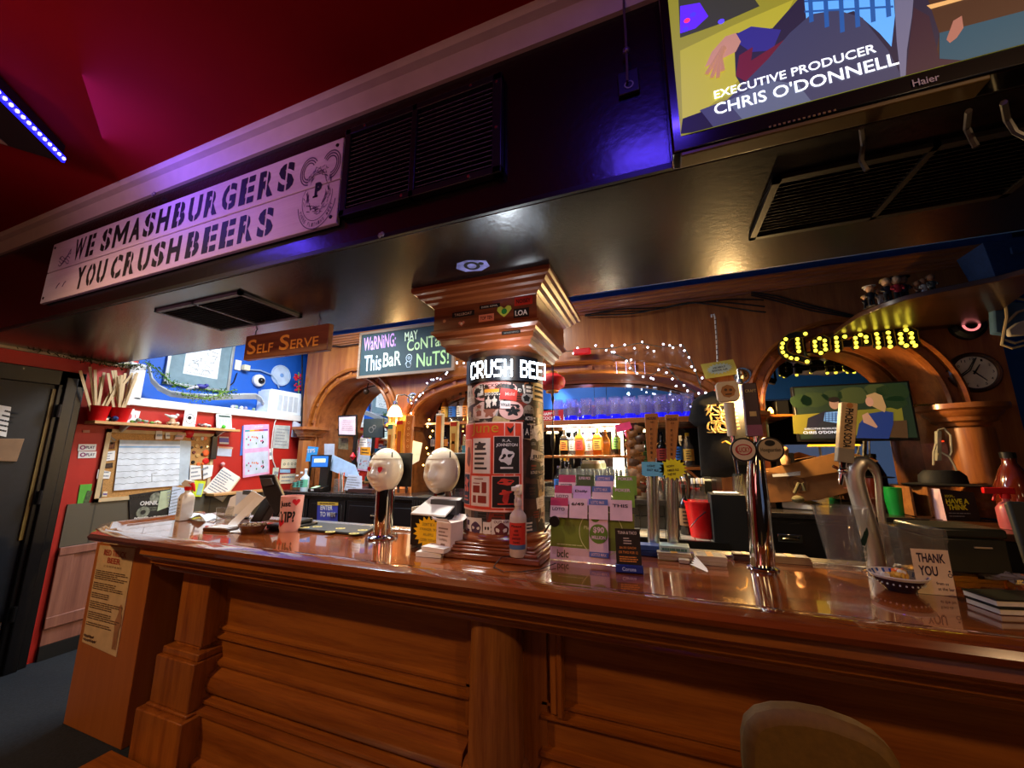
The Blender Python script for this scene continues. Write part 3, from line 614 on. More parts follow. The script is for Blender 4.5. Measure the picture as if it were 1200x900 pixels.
# ------------------------------------------------------------------ wall sconces on the pillars
SHG = bpy.data.materials.new('lit_lamp_glass'); SHG.use_nodes = True; b = SHG.node_tree.nodes['Principled BSDF']
b.inputs['Base Color'].default_value = (1, .8, .45, 1); b.inputs['Emission Color'].default_value = (1, .62, .2, 1); b.inputs['Emission Strength'].default_value = 4
def sconce(label, px, wall, pw):
    c = onY(px[0], px[1], 3.55); q = onY(wall[0], wall[1], 3.73); s_ = thing('wall_sconce', label, 'wall lamp', (q.x, 3.73, q.z))
    m = MB(); m.disc((q.x, 3.75, q.z), .07, (0, -1, 0), .02); m.lathe([(.055, 0), (.035, .03), (.0, .045)], (q.x, 3.73, q.z), 20, Matrix.Rotation(pi/2, 4, 'X')); m.build('wall_plate', STL, s_)
    m = MB(); m.tube([(q.x, 3.70, q.z), (q.x*.6+c.x*.4, 3.64, q.z+.03), (c.x, 3.57, q.z+.02), (c.x, 3.55, c.z+.08)], .011); m.lathe([(.0, .11), (.025, .105), (.03, .06), (.026, .05)], (c.x, 3.55, c.z), 16); m.build('arm', STL, s_)
    m = MB(); pr = [(.028, .055), (.05, .035), (.068, .0), (.082, -.05), (.088, -.062), (.084, -.062), (.078, -.05), (.064, .0), (.046, .033), (.02, .05)]
    m.lathe(pr, (c.x, 3.55, c.z), 24); m.build('shade', SHG, s_)
    m = MB(); m.ball((c.x, 3.55, c.z-.005), .028, 14); m.build('bulb', glow('bulb_glow', '#ffd58a', 60), s_)
    lamp('sconce_bulb', 'POINT', (c.x, 3.52, c.z-.1), pw, (1, .62, .24), .04)
lamp('fairy_glow', 'POINT', (-.3, 3.62, 2.22), 3, (.95, .93, 1), .01)
sconce('lit wall sconce with frilled glass shade left of the middle arch', (463, 481), (483, 467), 18)
sconce('lit wall sconce with glass shade beside the black shirt', (868, 459), (870, 440), 78)
# ------------------------------------------------------------------ sticker-covered column standing on the bar
CX, CY, CR = -.72, 1.80, .192
def cpt(a, z, r=CR): return V((CX+r*sin(a), CY-r*cos(a), z))
def ca(u): return math.asin(max(-.985, min(.985, (u-591.2)/45.2)))+.372
def cz(u, v): return onY(u, v, CY-CR*cos(ca(u))).z
col = thing('sticker_column', 'round column covered in stickers, rising from the bar to the soffit', 'column', (CX, CY, BT))
m = MB()
for s_, z0, z1 in ((.245, BT+.001, 1.095), (.232, 1.095, 1.11), (.222, 1.11, 1.12), (.21, 1.12, 1.132)): m.box(CX-s_, CX+s_, CY-s_, CY+s_, z0, z1)
m.lathe([(.207, 1.13), (.212, 1.14), (.207, 1.152), (.197, 1.158), (.194, 1.17)], (CX, CY, 0), 40); m.build('plinth', CAPW, col, bevel=.005)
m = MB(); m.lathe([(CR, 1.13), (CR, 2.0)], (CX, CY, 0), 56); m.build('shaft', mat('brown_shaft', '#4a3026', .4, vary=.4, scale=20), col)
pr = [(.345, 2.298), (.345, 2.28), (.338, 2.27), (.325, 2.265), (.315, 2.25), (.30, 2.244), (.292, 2.232), (.275, 2.226), (.265, 2.214), (.262, 2.212), (.262, 2.10), (.272, 2.094), (.272, 2.082), (.255, 2.07), (.25, 2.058), (.238, 2.052), (.235, 2.03), (.22, 2.022), (.215, 2.0), (.205, 1.995), (.0, 1.99)]
m = MB(); m.lathe([(r*sqrt(2), z) for r, z in pr], (CX-.01, CY, 0), 4, Matrix.Rotation(pi/4, 4, 'Z')); m.build('capital', CAPW, col, sharp=12)
def patch(mb, a0, a1, z0, z1, lift, n=8, rot=0):
    vs = []; ac, zc = (a0+a1)/2, (z0+z1)/2
    for i in range(n+1):
        for z in (z0, z1):
            a = a0+(a1-a0)*i/n; da, dz = (a-ac)*CR, z-zc; vs.append(cpt(ac+(da*cos(rot)-dz*sin(rot))/CR, zc+da*sin(rot)+dz*cos(rot), CR+lift))
    mb.add(vs, [(2*i, 2*i+2, 2*i+3, 2*i+1) for i in range(n)])
def oval(mb, ac, zc, ra, rz, lift, n=22, wob=0):
    pts = [(ac, zc)]+[(ac+ra*(1+wob*sin(5*2*pi*i/n))*cos(2*pi*i/n)/CR, zc+rz*(1+wob*sin(5*2*pi*i/n))*sin(2*pi*i/n)) for i in range(n)]
    mb.add([cpt(a, z, CR+lift) for a, z in pts], [(0, i, i % n+1) for i in range(1, n+1)])
rs = random.Random(21)
SC = ['#c9b9a6', '#1a1718', '#2a211d', '#d8cfc4', '#5b3a2a', '#7a2a1c', '#35302f', '#b59b6a', '#231a16', '#8b7a6a', '#40281e', '#e0d8d0', '#3c3b40', '#a6a09a']
SM = [mat('sticker_stock_%s' % 'abcdefghijklmn'[i], c, .45, vary=.25, scale=60) for i, c in enumerate(SC)]
k = 0
for row in range(13):
    for c in range(6):
        a = -.75+c*.44+rs.uniform(-.1, .1)+.1*(row % 2); z = 1.185+row*.052+rs.uniform(-.012, .012)
        if -.65 < a < .95 and 1.27 < z < 1.62: continue        # behind the big poster
        if z > 1.82: continue
        wv, hv = rs.uniform(.03, .05), rs.uniform(.024, .04); i1 = rs.randrange(len(SM)); lf = .0006+.0001*(k % 7)
        m = MB()
        if rs.random() < .35: oval(m, a, z, wv*.8, hv*.95, lf)
        else: patch(m, a-wv/CR, a+wv/CR, z-hv, z+hv, lf, 5, rs.uniform(-.25, .25))
        m.mi = 1; wv *= .6; hv *= .6
        t = rs.random()
        if t < .4: 
            for j in range(3): patch(m, a-wv*rs.uniform(.5, .95)/CR, a+wv*rs.uniform(.5, .95)/CR, z+hv*(.65*j-.8), z+hv*(.65*j-.45), lf+.00035, 4)
        elif t < .7: oval(m, a, z, wv*.75, hv*.75, lf+.0003, 16, .25)
        else: put_text(m, rs.choice(('LOUD', 'CREW', 'ACTOR', 'A', 'VINYL', 'LOCAL', 'WOLF', 'NOISE')), None, wv*1.7, hv*.9, .02, mapf=lambda p, a=a, z=z, w_=wv, h_=hv, lf=lf: cpt(a+(p.x-w_*.85)/CR, z+p.y-h_*.45, CR+lf+.0004))
        m.build('sticker', [SM[i1], SM[(i1+rs.choice((1, 3, 5, 9))) % len(SM)]], col); k += 1
def stick(name, box, colr, art, shape='rect', lift=.0036, artcol=INK, rot=0, wob=0):
    u0, v0, u1, v1 = box; a0, a1 = ca(u0), ca(u1); uc = (u0+u1)/2; z0, z1 = cz(uc, v1), cz(uc, v0); m = MB()
    if shape == 'rect': patch(m, a0, a1, z0, z1, lift, 8, rot)
    else: oval(m, (a0+a1)/2, (z0+z1)/2, (a1-a0)*CR/2, (z1-z0)/2, lift, 26, wob)
    m.mi = 1
    for it in art:
        if it[0] == 't': _, s_, x0, y0, x1, y1 = it; ww = (a1-a0)*CR; hh = z1-z0; put_text(m, s_, None, ww*(x1-x0), hh*(y1-y0), .015, mapf=lambda p: cpt(a0+(ww*x0+p.x)/CR, z0+hh*y0+p.y, CR+lift+.0005))
        elif it[0] == 'o': _, x, y, rx, ry, wb = it; oval(m, a0+(a1-a0)*x, z0+(z1-z0)*y, rx*(a1-a0)*CR, ry*(z1-z0), lift+.0004, 20, wb)
        else: _, x0, y0, x1, y1 = it; patch(m, a0+(a1-a0)*x0, a0+(a1-a0)*x1, z0+(z1-z0)*y0, z0+(z1-z0)*y1, lift+.0003, 4)
    return m.build(name, [mat('sticker_'+colr[1:], colr, .45), artcol], col)
stick('sticker', (555, 444, 604, 470), '#d8938a', [('t', 'THICKSKIN', .22, .62, .8, .78), ('t', 'TATTOO', .32, .4, .72, .56), ('o', .12, .4, .05, .22, .3), ('o', .9, .6, .05, .2, .3)], 'oval', .0028, wob=.03)
stick('sticker', (556, 471, 584, 491), '#d9b6a8', [('o', .7, .4, .18, .3, .3), ('r', .2, .2, .4, .5), ('o', .3, .75, .1, .1, .3)], 'oval', .003, mat('rust_art', '#9a5a44', .6), wob=.06)
stick('sticker', (585, 470, 611, 492), '#d9a49a', [('o', .55, .45, .25, .22, .35), ('r', .3, .75, .8, .82), ('o', .75, .7, .08, .1, .3)], 'oval', .0031)
stick('sticker', (569, 458, 585, 479), '#1c1717', [('t', 'BAD DOG', .05, .74, .95, .92), ('o', .3, .35, .18, .3, .3), ('o', .7, .4, .15, .25, .3)], 'rect', .0042, mat('sticker_cream', '#d9c8b8', .5))
stick('sticker', (569, 456, 585, 460), '#e08a2a', [], 'rect', .0046)
stick('sticker', (586, 456, 604, 469), '#c4352c', [('t', 'Mold', .3, .4, .85, .7)], 'rect', .0044, mat('sticker_pink_print', '#e9a29a', .5), rot=-.12)
stick('sticker', (586, 470, 597, 479), '#e5d6d2', [('t', 'Wait', .05, .3, .95, .75)], 'rect', .0043)
stick('sticker', (613, 451, 621, 462), '#3d3432', [('r', .15, .6, .85, .85), ('r', .15, .2, .85, .45)], 'rect', .0018, mat('sticker_cream', '#d9c8b8', .5))
stick('sticker', (612, 446, 624, 459), '#a5653f', [('o', .5, .5, .3, .3, .3)], 'oval', .0014)
stick('sticker', (609, 461, 620, 473), '#a7a09c', [('o', .5, .5, .32, .32, .15)], 'oval', .0018)
stick('sticker', (622, 449, 635, 470), '#c9a465', [('r', .1, .7, .9, .8), ('r', .1, .45, .9, .6), ('r', .1, .15, .9, .3)], 'rect', .0017)
stick('sticker', (612, 485, 622, 496), '#131112', [('t', 'ACTOR', .08, .3, .92, .7)], 'rect', .0038, mat('sticker_cream', '#d9c8b8', .5))
stick('sticker', (611, 498, 618, 514), '#17151a', [('t', 'A', .2, .25, .8, .75)], 'rect', .0038, mat('sticker_cream', '#d9c8b8', .5))
stick('sticker', (550, 607, 568, 631), '#dcd6cf', [('o', .68, .5, .26, .32, .05), ('r', .1, .6, .3, .85), ('r', .12, .15, .32, .4)], 'rect', .0016, mat('plum_art', '#4b3350', .6), .05)
stick('sticker', (569, 612, 577, 633), '#e4ded6', [('o', .35, .65, .12, .1, .1), ('o', .7, .65, .12, .1, .1), ('r', .3, .15, .7, .3)], 'rect', .0017)
stick('sticker', (578, 609, 598, 634), '#d9d2c9', [('t', 'OUTLAW', .12, .82, .88, .95), ('o', .5, .47, .36, .36, .08)], 'rect', .0018, mat('maroon_art', '#5c1f24', .6))
stick('sticker', (600, 610, 612, 628), '#cfc8bd', [('o', .5, .5, .3, .3, .3)], 'rect', .0017)
stick('sticker', (617, 548, 634, 558), '#15131a', [('t', "LOUD 'N LOW", .06, .3, .94, .65)], 'rect', .0038, mat('sticker_cream', '#d9c8b8', .5), .2)
stick('sticker', (619, 530, 636, 540), '#cdbfae', [('t', 'RIFF', .1, .25, .9, .7)], 'rect', .0019, INK, -.2)
# stickers on the capital's front face
fy = CY-.262; FC = frame((0, fy, 0))
def capstick(box, colr, txt, tcol, shape='r', th=.5):
    p, q = onY(box[0], box[3], fy), onY(box[2], box[1], fy); m = MB()
    if shape == 'heart': m.add([FC @ V((x*(q.x-p.x)/2+(p.x+q.x)/2, y*(q.z-p.z)/2+(p.z+q.z)/2, .0012)) for x, y in [(.0, -1), (.55, -.35), (.95, .3), (.85, .8), (.45, 1), (.0, .55), (-.45, 1), (-.85, .8), (-.95, .3), (-.55, -.35)]], [tuple(range(10))])
    else: poly(m, FC, [(p.x, p.z), (q.x, p.z), (q.x, q.z), (p.x, q.z)], .0012)
    m.mi = 1
    if txt: put_text(m, txt, FC, (q.x-p.x)*.8, (q.z-p.z)*th, .02, lift=.002, ox=p.x+(q.x-p.x)*.1, oy=p.z+(q.z-p.z)*(.5-th/2))
    else: circ(m, FC, (p.x+q.x)/2, (p.z+q.z)/2, (q.z-p.z)*.25, .002)
    m.build('sticker', [mat('sticker_'+colr[1:], colr, .45), mat('sticker_'+tcol[1:], tcol, .45)], col)
capstick((530, 363, 556, 373), '#120f0e', 'TALLBOAT', '#c8a080'); capstick((537, 376, 545, 383), '#d0765e', '', '#e8d0c0', 'heart')
capstick((562, 355, 586, 363), '#0f0d0c', 'DARK SOWL', '#c8b8a0'); capstick((561, 367, 579, 378), '#e07a58', 'TOP TEN', '#5a2018')
capstick((582, 357, 600, 373), '#cfd24a', '', '#2f8a3a', 'heart'); capstick((603, 346, 624, 359), '#c62a16', 'NOISEY', '#2a0d08'); capstick((602, 360, 620, 373), '#120f10', 'LOA', '#e8e0dc', th=.6)
capstick((516, 372, 526, 381), '#70331d', '', '#c07a50'); capstick((588, 386, 610, 393), '#1a1718', 'WARNING', '#8a8a8a')
fy2 = CY-.262
m = MB(); c = onZ(553, 311, SOF); FD = frame((c.x, c.y, SOF-.0015), *DOWN); poly(m, FD, [(-.075, .0), (-.05, -.04), (.02, -.055), (.07, -.03), (.075, .02), (.0, .05), (-.05, .04)], 0); m.mi = 1
circ(m, FD, 0, 0, .035, .001); m.mi = 0; circ(m, FD, .0, .0, .02, .0015); m.mi = 1; circ(m, FD, .045, .005, .012, .001)
tag(m.build('sticker', [mat('violet_foil_sticker', '#8f8fce', .3, vary=.5, scale=25), INK]), 'shiny violet sticker on the soffit above the column capital', 'sticker')

# LED ticker wrapped round the column
led = thing('led_ticker', 'black LED ticker band with lit white letters wrapped round the column', 'led sign', (CX, CY, 1.845))
LR = CR+.012; Z0, Z1 = 1.845, 1.962; a0, a1 = -.80, .98
m = MB(); path = [(cpt(a0+(a1-a0)*i/24, 0, LR), V((sin(a0+(a1-a0)*i/24), -cos(a0+(a1-a0)*i/24), 0)), V((0, 0, 1))) for i in range(25)]
t = V((cos(a1), sin(a1), 0)); pe = cpt(a1, 0, LR); path += [(pe+t*.012, path[-1][1], V((0, 0, 1))), (pe+t*.045, path[-1][1], V((0, 0, 1)))]
m.sweep(path, [(-.006, Z0), (.004, Z0), (.004, Z1), (-.006, Z1)]); m.build('band', mat('led_band', '#14161c', .3), led)
def sarc(s_): 
    """distance along the band -> point and normal"""
    L = (a1-a0)*LR
    if s_ < L: a = a0+s_/LR; return cpt(a, 0, LR+.0052), V((sin(a), -cos(a), 0))
    return cpt(a1, 0, LR+.0052)+t*(s_-L), V((sin(a1), -cos(a1), 0))
FONT = {'C': '01110 10001 10000 10000 10000 10001 01110', 'R': '11110 10001 10001 11110 10100 10010 10001', 'U': '10001 10001 10001 10001 10001 10001 01110', 'S': '01111 10000 10000 01110 00001 00001 11110',
        'H': '10001 10001 10001 11111 10001 10001 10001', 'B': '11110 10001 10001 11110 10001 10001 11110', 'E': '11111 10000 10000 11110 10000 10000 11111', 'I': '1 1 1 1 1 1 1'}
LW = glow('led_white', '#e6f2ff', 6); s_ = .052; px_ = .0076; pz_ = .0118
for ch in 'CRUSH BEEI':
    if ch == ' ': s_ += .03; continue
    rows = FONT[ch].split(); m = MB()
    for r_, rw in enumerate(rows):
        for c_, bit in enumerate(rw):
            if bit == '1':
                zt = Z1-.018-r_*pz_; q = []
                for ss in (s_+c_*px_-.0004, s_+(c_+1)*px_+.0004): p, nn = sarc(ss); q.append(p)
                m.add([V((q[0].x, q[0].y, zt-pz_)), V((q[1].x, q[1].y, zt-pz_)), V((q[1].x, q[1].y, zt)), V((q[0].x, q[0].y, zt))], [(0, 1, 2, 3)])
    m.build('lit_letter', LW, led); s_ += (len(rows[0])+1)*px_
lamp('led_spill', 'POINT', (-.60, 1.50, 1.90), 3.5, (.85, .93, 1), .06)
# event poster taped round the column
ev = thing('event_poster', 'red-orange June events poster taped round the sticker column', 'poster', (CX, CY, 1.25))
pa0, pa1 = ca(547.2), ca(610); pz0, pz1 = 1.262, 1.655; PW = (pa1-pa0)*CR
def pp(x, y, lift=.005): return cpt(pa0+(pa1-pa0)*x, pz0+(pz1-pz0)*y, CR+lift)
def pbox(mb, x0, y0, x1, y1, lift): 
    vs = [pp(x0+(x1-x0)*i/8, y, lift) for i in range(9) for y in (y0, y1)]; mb.add(vs, [(2*i, 2*i+2, 2*i+3, 2*i+1) for i in range(8)])
m = MB(); pbox(m, 0, 0, 1, 1, .0058); m.build('sheet', mat('pink_poster_edge', '#e9b3a6', .5), ev)
m = MB(); pbox(m, .012, .022, .975, .985, .0062); m.build('red_print', mat('red_orange_print', '#d63c22', .5, vary=.15, scale=12), ev)
m = MB(); put_text(m, 'June', None, PW*.42, .062, .0, mapf=lambda p: pp(.25+p.x/PW+.15*p.y, .84+p.y/(pz1-pz0), .0070)); m.build('heading', mat('gold_script', '#c98a1e', .5), ev)
m = MB(); m.add([pp(x, y, .0070) for x, y in ((.78, .95), (.83, .92), (.88, .965), (.86, .9), (.83, .865), (.80, .9))], [tuple(range(6))]); m.build('bird', INK, ev)
cells = (((.03, .42, .24, .80), '#d98060', '#6a3428'), ((.29, .42, .56, .81), '#e3d6ce', '#3a3236'), ((.62, .42, .945, .83), '#17141a', '#d8d0d0'),
         ((.03, .06, .22, .40), '#2c2f45', '#c25a50'), ((.27, .06, .55, .38), '#e0d3cc', '#8a2a20'), ((.6, .05, .94, .385), '#1b1214', '#c4362c'))
for i, ((x0, y0, x1, y1), c0, c1) in enumerate(cells):
    m = MB(); pbox(m, x0-.012, y0-.008, x1+.012, y1+.008, .0066); m.mi = 1; pbox(m, x0, y0, x1, y1, .0070); m.mi = 2
    rr = random.Random(i); xc, yc = (x0+x1)/2, (y0+y1)/2; wx, wy = x1-x0, y1-y0
    def blob(x, y, rx, ry, wb=0, n=18): m.add([pp(x, y, .0075)]+[pp(x+rx*(1+wb*sin(4*2*pi*j/n))*cos(2*pi*j/n), y+ry*(1+wb*sin(4*2*pi*j/n))*sin(2*pi*j/n), .0075) for j in range(n)], [(0, j, j % n+1) for j in range(1, n+1)])
    if i == 0: blob(x1-.06, yc-.02, .05, .1, .1); blob(x1-.06, yc+.06, .035, .05)
    elif i == 1:
        for r_ in range(6): pbox(m, x0+.03, y0+.04+r_*.055, x1-.03-.06*rr.random(), y0+.04+r_*.055+.025, .0074)
        blob(xc, y1-.08, .06, .04, .3)
    elif i == 2:
        put_text(m, 'R.A.', None, wx*PW*.35, .012, mapf=lambda p: pp(xc-wx*.17+p.x/PW, y1-.06+p.y/(pz1-pz0), .0075)); put_text(m, 'JOHNSTON', None, wx*PW*.85, .017, .02, mapf=lambda p: pp(x0+wx*.08+p.x/PW, y1-.12+p.y/(pz1-pz0), .0075))
        blob(xc, yc-.02, .09, .085, .2); m.mi = 1; blob(xc-.03, yc-.01, .022, .02); blob(xc+.03, yc-.01, .022, .02); m.mi = 2; pbox(m, xc-.08, y0+.05, xc+.08, y0+.07, .0074)
    elif i == 3:
        blob(xc, y1-.09, .06, .05, .3); pbox(m, x0+.03, y0+.04, x1-.03, y0+.055, .0074); pbox(m, x0+.03, y0+.08, x1-.05, y0+.095, .0074); blob(xc-.03, yc, .03, .03); blob(xc+.04, yc, .03, .03)
    elif i == 4:
        for a_, b_, c_, d_ in ((.03, .24, .15, .17), (.03, .14, .15, .22), (.18, .14, .25, .26), (.03, .03, .09, .11), (.12, .03, .25, .11), (.05, .29, .2, .3)): pbox(m, x0+a_, y0+b_, x0+c_, y0+max(d_, b_+.01), .0074)
    else: blob(xc, y1-.06, .1, .035, .15); blob(xc, yc-.01, .07, .03, .3); blob(xc, yc-.07, .04, .06, .1); pbox(m, xc-.1, y0+.03, xc+.1, y0+.045, .0074)
    m.build('event_picture', [mat('pink_poster_edge', '#e9b3a6', .5), mat('event_'+c0[1:], c0, .5), mat('event_'+c1[1:], c1, .5)], ev)

# ------------------------------------------------------------------ things on the bar, left to right
def at(u, v, z=BT): return onZ(u, v, z)
# mannequin-head beer towers
PLAS = mat('glossy_cream_plaster', '#ece3cb', .22, vary=.04, coat=.5)
def head_mesh(cx, cy, cz_):
    m = MB(); NA, NE = 72, 52; rows = []
    def g(x, s_): return math.exp(-(x/s_)**2)
    for j in range(NE+1):
        el = -pi/2+pi*j/NE; rw = []
        for i in range(NA):
            az = -pi+2*pi*i/NA; ce = cos(el)
            x = .090*ce*sin(az); y = -.102*ce*cos(az); z = .122*sin(el)
            if cos(az) < 0: y *= 1.0; 
            t = max(0, -sin(el)); x *= 1+.10*t-.22*t**4; 
            if y < 0: y *= 1+.06*t-.1*t**4
            else: y *= 1-.35*t
            ad, ed = math.degrees(az), math.degrees(el); d = 0
            d += .034*g(ad, 8)*(g(ed+10, 9) if ed < -10 else g(ed+10, 20))            # nose
            d += .008*g(ad, 14)*g(ed+15, 6)                                            # nostrils
            d += .007*(g(ad-20, 14)+g(ad+20, 14))*g(ed-17, 7)                           # brows
            d -= .018*(g(ad-21, 12)+g(ad+21, 11))*g(ed-3, 8)                            # sockets
            d += .006*(g(ad-21, 7)+g(ad+21, 7))*g(ed-2, 4.5)                            # lids
            d += .006*(g(ad-36, 13)+g(ad+36, 13))*g(ed+14, 10)                          # cheekbones
            d += .012*g(ad, 15)*(g(ed+31, 3.2)+g(ed+40, 3.5))-.004*g(ad, 15)*g(ed+35.5, 1.8)  # lips
            d -= .004*g(ad, 14)*g(ed+47, 4); d += .012*g(ad, 20)*g(ed+57, 9)            # chin
            d += .006*(g(abs(ad)-88, 8))*g(ed+2, 14)                                   # flat ears
            f = 1+d/.1; p = V((x*f, y*f, z*(1+.3*d/.1)))
            p.z = max(p.z, -.113); rw.append(V((cx, cy, cz_))+p)
        rows.append(rw)
    vs = [p for rw in rows for p in rw]; m.add(vs, [(j*NA+i, j*NA+(i+1) % NA, (j+1)*NA+(i+1) % NA, (j+1)*NA+i) for j in range(NE) for i in range(NA)])
    return m
def heart(mb, M, s_, lift): 
    pts = []
    for i in range(24):
        a = 2*pi*i/24; pts.append((s_*16*sin(a)**3/16, s_*(13*cos(a)-5*cos(2*a)-2*cos(3*a)-cos(4*a))/16))
    mb.slab([M @ V((x, y, lift)) for x, y in pts], M.to_3x3() @ V((0, 0, .002)))
def box_handle(name, x, y, z0, z1, w0, w1, d, mats, parent, paint=None):
    m = MB(); vs = []
    for z, w_ in ((z0, w0), (z1, w1)):
        vs += [(x-w_/2, y-d/2, z), (x+w_/2, y-d/2, z), (x+w_/2, y+d/2, z), (x-w_/2, y+d/2, z)]
    m.add(vs, [(3, 2, 1, 0), (4, 5, 6, 7), (0, 1, 5, 4), (1, 2, 6, 5), (2, 3, 7, 6), (3, 0, 4, 7)]); o = m.build(name, mats, parent, bevel=.004)
    if paint:
        F = frame((x, y-d/2-.0006, z0))
        for x0, y0, x1, y1, mt in paint:
            q = MB(); card(q, F, x0, x1, y0, y1, 0, .0008); q.build('handle_print', mt, o)
    return o
def faucet(x, y, z, parent):
    m = MB(); m.tube([(x, y-.05, z+.03), (x, y, z+.03)], .013, 10); m.tube([(x, y, z+.06), (x, y, z-.04)], [.011, .008], 10); m.lathe([(.008, .0), (.014, .01), (.014, .035), (.009, .05), (.007, .09)], (x, y, z+.03), 12)
    m.build('faucet', CHR, parent)
def mann(label, x, y, eyes):
    t_ = thing('beer_tower', label, 'beer tower', (x, y, BT))
    m = MB(); m.lathe([(.078, BT), (.08, BT+.008), (.068, BT+.016), (.052, BT+.02)], (x, y, 0), 36); m.build('flange', CHR, t_)
    for a in range(4):
        q = MB(); q.ball((x+.068*cos(a*pi/2+.6), y+.068*sin(a*pi/2+.6), BT+.017), .007, 8); q.build('bolt', CHR, t_)
    m = MB(); m.lathe([(.05, BT+.02), (.05, 1.325)], (x, y, 0), 40); m.build('post', CHR, t_)
    hd = head_mesh(x-.005, y, 1.425).build('mannequin_head', PLAS, t_, sharp=80)
    m = MB(); m.sweep([((x-.005+.0905*.86*cos(a), y+.1025*.86*sin(a), 1.4875), (cos(a), sin(a), 0), (0, 0, 1)) for a in [2*pi*i/48 for i in range(48)]], [(-.004, -.001), (.0016, -.001), (.0016, .001), (-.004, .001)], True); m.build('seam', mat('cream_seam', '#b3a684', .4), hd)
    q = MB(); F = frame((x+.004-.03, y-.0815, 1.512), (1, .25, 0), (0, .45, 1)); poly(q, F, [(0, .012), (.012, -.006), (-.012, -.006)], .004); q.build('forehead_mark', mat('taupe_mark', '#7d6d55', .5), hd)
    q = MB(); q.box(x+.062, x+.066, y-.045, y-.04, 1.495, 1.525); q.build('slot', BLKM, hd)
    if eyes:
        for dx in (-.034, .028):
            q = MB(); heart(q, frame((x+dx, y-.099+abs(dx)*.28, 1.432), (1, -dx*6, 0), (0, 0, 1)), .0195, 0); q.build('heart_eye', mat('red_heart', '#c9142a', .35), hd)
    m = MB(); m.box(x-.09, x+.10, y+.088, y+.10, 1.33, 1.52); m.build('back_plate', BLK, t_, bevel=.01)
    return t_
t1 = mann('mannequin-head beer tower with red heart eyes on a chrome post', -1.43, 1.80, True)
yw = mat('cream_tap_handle', '#ead28a', .35); YLH = mat('yellow_tap_handle', '#f0a818', .35); OR_ = mat('orange_tap_handle', '#ee7a12', .35); WDH = wood('orange_wood_handle', '#b5601d', '#d58432', 'Z', 1, .35, .3)
box_handle('tap_handle', -1.53, 1.95, 1.45, 1.695, .034, .040, .03, yw, t1, [(-.018, .215, .018, .24, mat('teal_print', '#3a8a8a', .5)), (-.010, .05, .010, .18, mat('tan_print', '#b8762a', .5))])
box_handle('tap_handle', -1.462, 1.95, 1.43, 1.715, .044, .046, .03, YLH, t1, [(-.022, .26, .022, .283, REDPL), (-.022, 0, .022, .03, REDPL), (-.012, .07, .014, .22, mat('rust_print', '#b4501a', .5))])
h = box_handle('tap_handle', -1.405, 1.96, 1.43, 1.745, .028, .048, .026, WDH, t1)
q = MB()
for k in range(5): ring(q, frame((-1.405, 1.9462, 1.70-.035*k)), 0, 0, .006, .009, .001)
q.build('handle_print', mat('pale_orange_print', '#f0c080', .5), h)
for x in (-1.53, -1.462, -1.405): faucet(x, 1.955, 1.33, t1)
t2 = mann('plain white mannequin-head beer tower beside the sticker column', -1.07, 1.80, False)
box_handle('tap_handle', -1.19, 1.95, 1.47, 1.745, .040, .044, .03, WHT, t2, [(-.017, .0, .017, .262, OR_)])
box_handle('tap_handle', -1.092, 1.95, 1.45, 1.70, .042, .048, .03, yw, t2, [(-.02, .22, .02, .242, REDPL), (-.01, .03, .012, .18, mat('tan_print', '#b8762a', .5)), (-.008, .12, .01, .135, YL)])
box_handle('tap_handle', -1.02, 1.95, 1.42, 1.62, .03, .03, .026, STL, t2, [(-.015, .1, .015, .14, LBLUE)])
for x in (-1.19, -1.092, -1.02): faucet(x, 1.955, 1.33, t2)
# phone, dish, terminal, receipt, tip jar, bar mat
c = at(262, 621); M = Matrix.Translation((c.x, c.y, BT)) @ Matrix.Rotation(.15, 4, 'Z')
ph = thing('payment_tray', 'small dark wooden bill tray with white slip near the bar corner', 'tray', (c.x, c.y, BT))
m = MB(); m.box(-.09, .09, -.055, .055, 0, .018, M); m.build('tray', wood('dark_tray_wood', '#3a1d10', '#5b301b', 'X'), ph, bevel=.004)
m = MB(); m.box(-.07, .07, -.045, .045, .018, .021, M); m.build('slip', PAPER, ph)
c = at(295, 624); ds = thing('wooden_dish', 'small oval dark wooden dish holding nuts in front of the terminal', 'dish', (c.x, c.y, BT))
Sx = Matrix.Diagonal((1.15, .75, 1, 1))
m = MB(); m.lathe([(0, .008), (.045, .008), (.05, 0), (.055, .0), (.068, .02), (.08, .045), (.074, .045), (.06, .022), (.0, .014)], (c.x, c.y, BT), 32, Sx); m.build('bowl', wood('dish_wood', '#3b2010', '#6d4222', 'X', 2), ds)
m = MB(); rr = random.Random(3)
for i in range(22): m.ball((c.x+rr.uniform(-.065, .065), c.y+rr.uniform(-.04, .04), BT+.036+rr.uniform(0, .012)), rr.uniform(.007, .012), 8, (1, .8, .7))
nn = m.build('nuts', mat('mixed_nuts', '#a08a70', .6, vary=.5, scale=40), ds); nn['kind'] = 'stuff'
pos = thing('pos_terminal', 'black till touchscreen seen from behind, on a slanted stand', 'terminal', (-2.17, 1.80, BT))
m = MB(); m.slab([onY(u, v, 1.78) for u, v in ((303, 557), (321, 556), (334, 588), (324, 606), (309, 581))], (-.02, .035, 0)); m.build('screen_back', mat('dark_grey_plastic', '#1c1a1b', .45), pos, bevel=.006)
m = MB(); m.slab([onY(u, v, 1.778) for u, v in ((306, 561), (319, 560), (322, 568), (311, 570))], (0, -.012, 0)); m.build('vent_panel', mat('grey_vent_plastic', '#3c393a', .5), pos, bevel=.003)
m = MB(); m.slab([onY(u, v, 1.80) for u, v in ((310, 581), (318, 590), (305, 612), (292, 612))], (0, .06, 0)); m.build('stand_arm', BLK, pos, bevel=.006)
